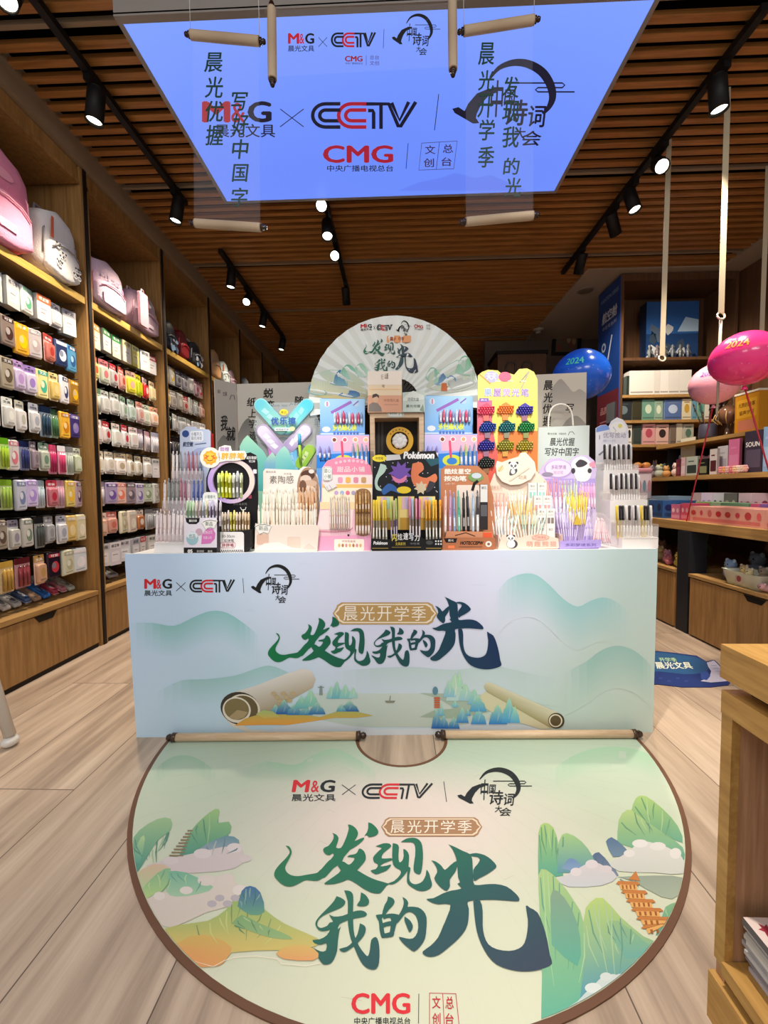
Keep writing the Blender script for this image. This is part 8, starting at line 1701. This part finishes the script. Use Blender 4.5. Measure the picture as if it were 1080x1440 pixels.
# ---- blue pen blister displays, two each side of the middle box
def blue_disp(label, x0, y0, x1, y1, tt, tp):
    F = FrT(tt); t = disp('blue_pen_display', F, (x0 + x1) / 2, label, 'display', 'blue pen displays beside the middle box')
    b = MB('satin'); b.prism(F, span(F, [(x0, 772), (x1, 772), (x1, y0 + (2 if tp else 0)), (x0 + 3, y0), (x0, y0 + 3)]), -.005, 0, '#6aa6e4', '#c8d8ec'); h = b.build('back_board', t)
    w_ = x1 - x0; hh = y1 - y0; b = MB('satin'); X = lambda s: x0 + w_ * s
    Y = lambda s: y0 + hh * s
    b.ink(F, [(x0, Y(0.02)), (x1, Y(.02)), (x1, Y(1)), (x0, Y(1))], '#4f96e4', 1, None, True, grad(y0, y1, '#a8d4f6', '#78b0ee') if tp else grad(y0, y1, '#dcc8f2', '#58a4ec'))
    if tp:
        b.stroke(F, [(X(.25), Y(.4)), (X(.7), Y(.1))], 4, '#9a6ac0', 2); b.ink(F, ellipse(X(.16), Y(.16), 4, 4.5, 14), '#d0e4f4', 2); b.stroke(F, [(X(.16), Y(.1)), (X(.16), Y(.22))], 1.8, '#e0709c', 3); b.ink(F, ellipse(X(.8), Y(.14), 4.5, 5, 14), '#b8d4f0', 2); b.stroke(F, [(X(.74), Y(.2)), (X(.86), Y(.08))], 1.6, '#7a6ac0', 3)
        b.ink(F, ellipse(X(.14), Y(.86), 6, 4, 14), '#e8ecf0', 2); b.text(F, '多色随心换', (X(.28), Y(.72), X(.82), Y(.9)), '#e8f060', 3, bold=.05); b.stroke(F, [(X(.0), Y(.99)), (x1, Y(.99))], 2, '#e8eef4', 2)
        for k in range(8): b.ink(F, rr(X(.3) + k * 4.6, Y(.93), X(.3) + k * 4.6 + 3.4, Y(1), .6), '#5878c8', 3)
    else:
        b.ink(F, [(X(.32), Y(.04)), (x1, Y(.04)), (x1, Y(.5)), (X(.32), Y(.5))], '#f4b8d0', 1.5); b.ink(F, [(X(0), Y(.62)), (x1, Y(.5)), (x1, Y(1)), (X(0), Y(1))], '#2f86e0', 1.3)
        for k, c in enumerate(['#8a4a34', '#e06080', '#e8a880', '#f0c090']): b.ink(F, ellipse(X(.34) + k * w_ * .2, Y(.16), 4, 4, 14), '#f6f0ea', 2); b.ink(F, ellipse(X(.34) + k * w_ * .2, Y(.16), 2.6, 2.6, 12), c, 3)
        b.ink(F, ellipse(X(.52), Y(.78), w_ * .18, hh * .17, 18), '#d8e048', 2); b.ink(F, ellipse(X(.52), Y(.8), w_ * .1, hh * .1, 14), '#3a86d8', 3); b.stroke(F, [(X(.48), Y(.2)), (X(.5), Y(.7))], 3, '#e05078', 4)
        for k in range(4): b.ink(F, ellipse(X(.08) + k * 3.2, Y(.78), 1.2, 1.2, 8), '#1a3060', 3)
    b.build('board_print', h)
    g = 'pens on the blue displays'
    if tp: pens(up(F, .008), 10, X(.3), X(.96), Y(.38), Y(.72), [('#c8d8e8', '#d8e0ec'), ('#d8385c', '#e05878'), ('#d0d8e4', '#b8c8e0'), ('#c83a60', '#d84a70'), ('#b8c8dc', '#8898c0')], label.replace(', ', ' ').replace('the middle', 'middle').replace(' display', ''), g, lean=.0)
    else: pens(up(F, .008), 4, X(.66), X(.99), Y(.3), Y(.95), [('#d8e0ec', '#8a98b8'), ('#e0e4ec', '#b0c880'), ('#d8dce8', '#8aa0c8')], 'pink half, ' + label.replace(', ', ' ').replace('the middle', 'middle').replace(' display', ''), g, lean=.0); pens(up(F, .008), 3, X(.03), X(.28), Y(.36), Y(.72), [('#d8d0ec', '#9080c0'), ('#e4dcf0', '#b0a0d0')], 'lilac part ' + label.replace(' blue display', '').replace(', ', ' ').replace('the middle', 'middle').replace(' display', ''), g, lean=.0)
blue_disp('upper blue display, left of the middle box', 450, 560, 513, 611, .34, True)
blue_disp('lower blue display, left of the middle box', 445, 611, 519, 658, .25, False)
blue_disp('upper blue display, right of the middle box', 597, 556, 665, 610, .34, True)
blue_disp('lower blue display, right of the middle box', 597, 610, 671, 658, .25, False)
# ---- middle wooden box with ring, boxes on top
F = FrT(.30); t = thing('display_box', F.p(F.hit(560, 700)[0], TZ), 'upright wooden box with a dark hollow, at the middle of the table', 'box')
q = F.hits([(520, 581), (596, 581)]); a0, a1, zt_ = q[0][0], q[1][0], q[0][1]; w_ = a1 - a0; dp = .12
for nm, o, d_, z0, z1, c in (('side_panel', a0, .022, TZ + .0006, zt_, '#c7a684'), ('side_panel', a1 - .022, .022, TZ + .0006, zt_, '#c7a684')):
    b = MB('rod_wood'); b.obox(F.p(o, z0), F.u * d_, -F.n * dp, F.v * (z1 - z0), c); b.build(nm, t)
b = MB('rod_wood'); b.obox(F.p(a0 + .022, zt_ - .022), F.u * (w_ - .044), -F.n * dp, F.v * .022, '#c7a684'); b.build('top_panel', t)
b = MB('matte_black'); b.obox(F.p(a0 + .022, TZ + .0006, -dp + .004), F.u * (w_ - .044), -F.n * .004, F.v * (zt_ - TZ - .022), '#3c3a38'); b.build('back_panel', t)
b = MB('rod_wood'); zs = F.hit(560, 640)[1]; b.obox(F.p(a0 + .022, zs - .01), F.u * (w_ - .044), -F.n * (dp - .008), F.v * .01, '#8a7458'); b.build('shelf', t)
b = MB('satin'); zz = .0
for x in (531, 536): b.ink(up(F, -dp + .0045), rect(x, 590, x + 3, 638), '#55534f', 1)
b.build('hollow_lines', t)
G = up(F, -.05); c0 = G.px(562, 620); R0 = G.hit(562 + 19, 620)[0] - G.hit(562, 620)[0]
t2 = thing('tape_ring', c0 - Vector((0, 0, R0)), 'golden yellow ring roll standing in the dark hollow of the wooden box', 'ring')
b = MB('satin'); n = 32
rings = [[c0 + (F.u * math.cos(a) + F.v * math.sin(a)) * r - F.n * o for a in [2 * PI * k / n for k in range(n)]] for r, o in ((R0, -.012), (R0, .012), (R0 * .66, .012), (R0 * .66, -.012), (R0, -.012))]
b.loft(rings, '#e0ac34', 'satin', False, False); b.build('roll', t2)
b = MB('paper')
for k in range(9): a = 2 * PI * k / 9; b.ball(c0 + (F.u * math.cos(a) + F.v * math.sin(a)) * R0 * .34, R0 * .26, .008, R0 * .26, jit('#f0eeea', .03), 'paper', 8, 6, 1.2)
b.ball(c0, R0 * .34, .01, R0 * .34, '#f4f2ee', 'paper', 10, 8); b.build('paper_filling', t2)
b = MB('satin')
for k in range(7): a = math.radians(40 + k * 17); b.ink(up(G, .0125), ellipse(562 + 16 * math.cos(a), 620 - 16 * math.sin(a), 1.1, 1.1, 8), '#8a6414', 0)
b.build('ring_marks', t2)
G = FrT(.29); zt_ += .0006; q = G.hits([(517, 522), (565, 522)])
b = MB('satin'); b.prism(G, [(q[0][0], zt_), (q[1][0], zt_), (q[1][0], q[1][1]), (q[0][0], q[0][1])], -.05, 0, '#f0d9b8', '#e4cdb0'); o = tag(b.build('cream_box'), 'cream and peach box with a small portrait, standing on the wooden box', 'box')
b = MB('satin'); b.ink(G, rect(517, 522, 565, 541), '#f4e9dc', 1); b.ink(G, rect(517, 556, 565, 580), '#e2a88a', 1); b.text(G, '山居', (541, 525, 546, 533), '#5a4a40', 2, bold=.02); b.text(G, '写', (537, 541, 541, 545), '#7a6a5c', 2); b.text(G, '秋日', (536, 526, 539, 534), '#9a8a78', 2)
b.ink(G, [(518, 579), (519, 569), (524, 566), (531, 567), (536, 573), (537, 579)], '#8a8078', 2); b.ink(G, ellipse(528, 561, 4, 5.4, 14), '#e0b898', 2.4); b.ink(G, [(523.5, 560), (524, 555), (529, 553.5), (533, 556), (532.6, 560), (530, 557.5)], '#4a3a34', 2.8); b.text(G, '中性笔礼盒', (540, 561, 561, 565), '#b07858', 2); b.stroke(G, [(540, 569), (560, 569)], .7, '#c08a6c', 2); b.ink(G, rect(519, 547, 563, 548), '#f0c890', 2); b.build('box_print', o)
G = FrT(.285); q = G.hits([(566, 552), (597, 549)]); b = MB('paper'); b.prism(G, [(q[0][0], zt_), (q[1][0], zt_), (q[1][0], q[1][1]), (q[0][0], q[0][1])], -.012, 0, '#c8d4cc', '#b8c4bc'); o = tag(b.build('green_card_stand'), 'small grey green card standing beside the cream box', 'card')
b = MB('paper'); b.ink(G, [(567, 560), (575, 553), (581, 549.5), (588, 553), (596, 556), (596, 562), (567, 564)], '#dfe6e0', 1); b.text(G, '诗词大会', (573, 559, 589, 564), '#4a5a54', 2); b.text(G, '晨光优握', (571, 569, 591, 573), '#5a6a64', 2); b.ink(G, [(590, 577), (595, 568), (596.5, 579)], '#8a9a8c', 2); b.build('card_print', o)
G = up(FrT(.30), .003); b = MB('paper'); b.prism(G, span(G, rr(545, 576, 568, 587, 3)), -.002, 0, '#dfe2da', '#c8ccc4'); o = tag(b.build('price_tag'), 'small white tag on the top edge of the wooden box', 'tag'); b = MB('paper'); b.text(G, '晨光文具', (548, 580, 558, 583), '#4a5a54', 1); b.stroke(G, [(561, 584), (562, 580), (565, 580), (566, 584)], .6, '#4a5a54', 1); b.stroke(G, rr(546, 577, 567, 586, 2.5), .4, '#6a7a70', 1, closed=True); b.build('tag_print', o)
# ---- eraser display with capsules
F = FrT(.33); t = disp('eraser_display', F, 398, 'tall clear eraser display with coloured capsules crossing in an X and paper mountains', 'display')
def capsule(F, p0, p1, wd, c0, c1, rim, k):
    a0, a1 = Vector(F.hit(*p0)), Vector(F.hit(*p1)); d = (a1 - a0).normalized(); nrm = Vector((-d.y, d.x)); R = F.hit(p0[0] + wd / 2, p0[1])[0] - F.hit(*p0)[0]
    def outline(r): return [tuple(a1 + (d * math.cos(a) + nrm * math.sin(a)) * r) for a in [math.radians(-90 + 180 * j / 8) for j in range(9)]] + [tuple(a0 + (d * math.cos(a) + nrm * math.sin(a)) * r) for a in [math.radians(90 + 180 * j / 8) for j in range(9)]]
    G = up(F, .003 * k); b = MB('gloss'); b.loft([[G.p(x, y, o) for x, y in outline(R * s)] for s, o in ((1, -.004), (1, .004), (.9, .008))], rim, 'gloss', True, True); G2 = up(G, .0082)
    pr = outline(R * .78); b.ngon([G2.p(x, y, .0003) for x, y in pr], c0, 'gloss', [mixc(c0, c1, min(1, max(0, (Vector(p) - a0).dot(d) / (a1 - a0).length))) for p in pr])
    for s in (.15, .4, .65): m = a0 + (a1 - a0) * s; e = [m - nrm * R * .5, m + nrm * R * .15, m + d * R * .9 + nrm * R * .3, m + d * R * .9 - nrm * R * .3]; b.ngon([G2.p(x, y, .0006) for x, y in e], mixc(c0, '#ffffff', .45), 'gloss')
    return b
b = MB('satin'); b.prism(F, span(F, [(372, 772), (432, 772), (436, 660), (452, 600), (440, 572), (420, 566), (385, 566), (362, 576), (356, 600), (366, 640)]), -.004, -.001, '#c4d2d8', '#b0bec6', 'clear'); b.build('clear_back', t)
for nm, a in (('capsule', ((368, 571), (396, 602), 20, '#6ac8d8', '#a8e0c0', '#8ad0d4')), ('capsule', ((432, 571), (404, 602), 20, '#58d0e8', '#a0e4c8', '#84ccd8')), ('capsule', ((371, 607), (392, 632), 20, '#e4dcf0', '#b8a0d0', '#b4a4c4')), ('capsule', ((430, 606), (408, 628), 19, '#e8e0f0', '#a894c4', '#b4a8c4')),
                                  ('capsule', ((384, 628), (388, 656), 15, '#c060c0', '#e0b0dc', '#b878bc')), ('capsule', ((409, 626), (414, 660), 16, '#58a8e8', '#90cce8', '#6ab0e0')), ('capsule', ((436, 634), (424, 652), 17, '#a8cc50', '#90c038', '#9cc860'))):
    capsule(F, *a, k=1 + .9 * (WL.__len__() % 3)).build(nm, t)
G = up(F, .024); b = MB('satin'); b.prism(G, span(G, [(380, 588), (417, 588), (417, 597), (380, 597)]), -.002, 0, '#bcd8e4', None, 'clear'); tp = b.build('title_strip', t)
b = MB('satin')
for k, ch in enumerate('优乐擦'): b.text(G, ch, (381 + k * 12, 586.5, 392 + k * 12, 597), '#3a68b0', 2, bold=.04)
b.text(G, '晨光文具', (383, 569, 393, 572), '#5a6470', 1); b.text(G, '中国诗词', (396, 569, 404, 572), '#5a6470', 1); b.stroke(G, [(407, 571), (409, 567.5), (412, 569)], .8, '#5a6470', 1); b.ink(G, ellipse(399, 579.5, 6, 4.2, 16), '#f0e040', 1); b.text(G, '考试', (395, 578, 403, 582), '#a08020', 2)
b.ink(G, rr(386, 601.5, 408, 606, 1.5), '#e8ecf0', 1); b.text(G, '越擦越干净', (388, 602.6, 406, 605), '#7a8a98', 2); b.ink(G, ellipse(411, 603, 4, 3.4, 12), '#e0e4b0', 1.4); b.build('title_print', tp)
b = MB('satin'); b.tube(G.px(421, 610), G.px(421, 626), .006, .007, '#48b0d8', 'satin', 10); b.tube(G.px(421, 626), G.px(423, 652), .007, .006, '#a8d040', 'satin', 10); b.build('eraser_stick', t)
G = up(F, .03)
for nm, pts, c0, c1, o in (('paper_mountain', [(337, 772), (337, 628), (342, 618), (348, 612), (356, 620), (362, 626), (370, 634), (376, 645), (380, 660), (380, 772)], '#a8dcc0', '#5ab8b4', 0), ('paper_mountain', [(370, 772), (371, 652), (377, 642), (383, 636), (389, 644), (394, 652), (394, 772)], '#b8e0c0', '#4a90d8', .006), ('paper_mountain', [(386, 772), (388, 640), (394, 632), (400, 627), (406, 634), (409, 645), (414, 655), (416, 772)], '#b0e0cc', '#48b0c0', .012)):
    Gk = up(G, o); b = MB('satin'); sp = span(Gk, pts); b.prism(Gk, sp, -.003, 0, c0); 
    m_ = b.build(nm, t); b = MB('satin'); b.ink(Gk, [p for p in pts if p[1] < 700] + [(pts[-1][0], 690), (pts[0][0], 690)], c0, 1, None, True, grad(min(p[1] for p in pts), 668, c0, c1)); b.build('mountain_print', m_)
# ---- big folding fan
F = FrT(.46); cx, cy = F.hit(555, 567); R = cy * 0 + F.hit(555 + 121.5, 567)[0] - cx; R1 = R * .29
t = thing('folding_fan', F.p(cx, TZ), 'large open paper fan printed with mountains and brush characters, rising behind the displays', 'fan')
NP = 44; A0, A1 = math.radians(188), math.radians(-4)
amp = .007
def fan_pt(r, s, off=0):                        # s runs 0..1 along the arc, pleats fold to and fro
    a = A0 + (A1 - A0) * s; k = s * NP; f = abs((k % 2) - 1); return F.p(cx + r * math.cos(a), cy + r * math.sin(a), amp * (f * 2 - 1) * (r / R) + off)
def fan_col(px):
    x, y = px; d = math.hypot(x - 555, y - 567)
    return mixc('#e6e9e2', '#cfe0d6', min(1, max(0, (y - 500) / 70))) if d > 0 else '#e6e9e2'
b = MB('paper')
for k in range(NP):
    s0, s1 = k / NP, (k + 1) / NP; ra = R * (1.0 if k % 2 else .985); rb = R * (.985 if k % 2 else 1.0)
    for j in range(5):
        r0, r1 = R1 + (ra - R1) * j / 5, R1 + (ra - R1) * (j + 1) / 5; q0, q1 = R1 + (rb - R1) * j / 5, R1 + (rb - R1) * (j + 1) / 5
        b.face([fan_pt(r1, s0), fan_pt(r0, s0), fan_pt(q0, s1), fan_pt(q1, s1)], '#eaefea')
lf = b.build('fan_leaf', t)
for k in range(0, NP + 1, 2):
    a = A0 + (A1 - A0) * k / NP; b = MB('matte_black'); p0 = F.p(cx + R * .04 * math.cos(a), cy + R * .04 * math.sin(a), -.004); p1 = F.p(cx + R1 * 1.12 * math.cos(a), cy + R1 * 1.12 * math.sin(a), -.006)
    d = (p1 - p0).normalized(); s = d.cross(F.n) * .006; b.obox(p0 - s, s * 2, p1 - p0, F.n * .003, '#1a1816'); b.build('fan_rib', t)
b = MB('matte_black'); b.tube(F.p(cx, cy, -.01), F.p(cx, cy, .01), .012, col='#1a1816'); b.build('fan_pivot', t)
b = MB('matte_black'); b.obox(F.p(cx - .012, TZ + .0005, -.03), F.u * .024, -F.n * .012, F.v * (cy - TZ), '#2a2624'); b.obox(F.p(cx - .1, TZ + .0005, .02), F.u * .2, -F.n * .12, F.v * .01, '#2a2624'); b.build('fan_stand', t)
for sgn, a in ((-1, A0), (1, A1)):
    b = MB('matte_black'); p0 = F.p(cx + R * .2 * math.cos(a), cy + R * .2 * math.sin(a), -.004); p1 = F.p(cx + R * math.cos(a), cy + R * math.sin(a), -.004); d = (p1 - p0).normalized(); s = d.cross(F.n) * .01; b.obox(p0 - s, s * 2, p1 - p0, F.n * .006, '#1c1a18'); b.build('guard_stick', t)
class FanFrame(Frame):                          # prints follow the pleats
    def p(s, a, b_, off=0.0):
        dx, dy = a - cx, b_ - cy; r = math.hypot(dx, dy); an = math.atan2(dy, dx)
        if an < -PI / 2: an += 2 * PI
        k = (an - A0) / (A1 - A0) * NP; f = abs((k % 2) - 1); return s.o + s.u * a + s.v * b_ + s.n * (amp * (f * 2 - 1) * (r / R) + off + .001)
FF = FanFrame(F.o, F.u, F.v)
b = MB('paper'); LM = LAYER
def fwash(pts, c0, c1, layer):                  # washed in strips so that it bends with the pleats
    q = smooth_line(pts + [pts[0]], 2)[:-1]; xs = [p[0] for p in q]; ys = [p[1] for p in q]; x = min(xs); cf = grad(min(ys), max(ys), c0, c1)
    while x < max(xs) - .01:
        x2 = min(x + 2.4, max(xs)); seg = []
        for xx in (x, x2):
            ins = sorted(q[i][1] + (q[(i + 1) % len(q)][1] - q[i][1]) * (xx - q[i][0]) / ((q[(i + 1) % len(q)][0] - q[i][0]) or 1e-6) for i in range(len(q)) if (q[i][0] - xx) * (q[(i + 1) % len(q)][0] - xx) <= 0)
            seg.append((ins[0], ins[-1]) if len(ins) > 1 else (ins[0], ins[0]) if ins else (0, 0))
        b.ink(FF, [(x, seg[0][0]), (x2, seg[1][0]), (x2, seg[1][1] + .01), (x, seg[0][1] + .01)], c0, layer, None, True, cf); x = x2
for pts, c0, c1, l in (([(436, 550), (440, 528), (455, 522), (475, 520), (500, 528), (515, 545), (514, 562), (470, 556)], '#c8dccc', '#e0dcb8', 1), ([(464, 540), (471, 529), (478, 519), (484, 527), (489, 523), (498, 540), (480, 543)], '#3a78b0', '#90c0c8', 2), ([(478, 524), (488, 512), (498, 518), (505, 530), (490, 534)], '#7cc0a0', '#b8dcd0', 1.6), ([(498, 520), (506, 510), (514, 516), (520, 528), (506, 530)], '#9cd0b0', '#cce4d8', 1.6),
                       ([(432, 552), (436, 540), (446, 543), (460, 552), (455, 557)], '#4a88c0', '#a8d0b0', 2), ([(476, 556), (486, 550), (500, 550), (508, 556), (494, 560)], '#4a78b8', '#88b0c8', 2.2), ([(440, 557), (470, 556), (514, 564), (505, 568)], '#e0d8a0', '#ecd0a0', 1.8),
                       ([(600, 545), (604, 525), (622, 518), (642, 506), (660, 512), (668, 530), (667, 544), (630, 552)], '#bcd8cc', '#d8dcc4', 1), ([(598, 530), (606, 516), (616, 522), (622, 536), (606, 540)], '#84c4a4', '#bcdccc', 1.6), ([(640, 524), (646, 506), (655, 500), (664, 512), (668, 526), (652, 528)], '#88c89c', '#b4d8c8', 1.6), ([(611, 541), (617, 532), (623, 525), (629, 532), (634, 527), (645, 539), (628, 543)], '#5a84b8', '#98b8cc', 2), ([(630, 536), (660, 530), (668, 538), (650, 546), (634, 548)], '#b8bcb8', '#d0d4cc', 1.4)): fwash(pts, c0, c1, l)
b.ink(FF, [(620, 550), (629, 550), (628, 539), (621, 539)], '#d8784a', 3); b.stroke(FF, [(619, 544), (630, 544)], 1, '#a8502c', 3.5)
b.build('landscape_print', lf)
b = MB('paper'); gf = grad(512, 585, '#4a8a6c', '#484c60', 0)
for ch, bx in (('发', (511, 477, 541, 501)), ('现', (540, 482, 556, 499)), ('我', (526, 504, 545, 524)), ('的', (544, 507, 556, 519)), ('光', (556, 484, 588, 525))): brush_char(b, FF, ch, bx, gf)
b.build('slogan_print', lf)
b = MB('paper'); logo_mg(b, FF, 507, 456, 523, 465, layer=3); logo_x(b, FF, 525, 458, 528, 463, .4, layer=3); logo_cctv(b, FF, 530, 457, 552, 465, layer=3); logo_poem(b, FF, 557, 452, 579, 472, layer=3); logo_cmg(b, FF, 582, 457, 595, 464, layer=3); b.text(FF, '总台', (599, 457, 605, 460), '#6a7a70', 3); b.text(FF, '文创', (599, 461, 605, 464), '#6a7a70', 3)
b.ink(FF, rr(544, 472, 578, 482, 2), '#e8a878', 3); b.text(FF, '晨光开学季', (548, 474, 575, 480), '#c06830', 5, bold=.03); b.build('logo_print', lf)
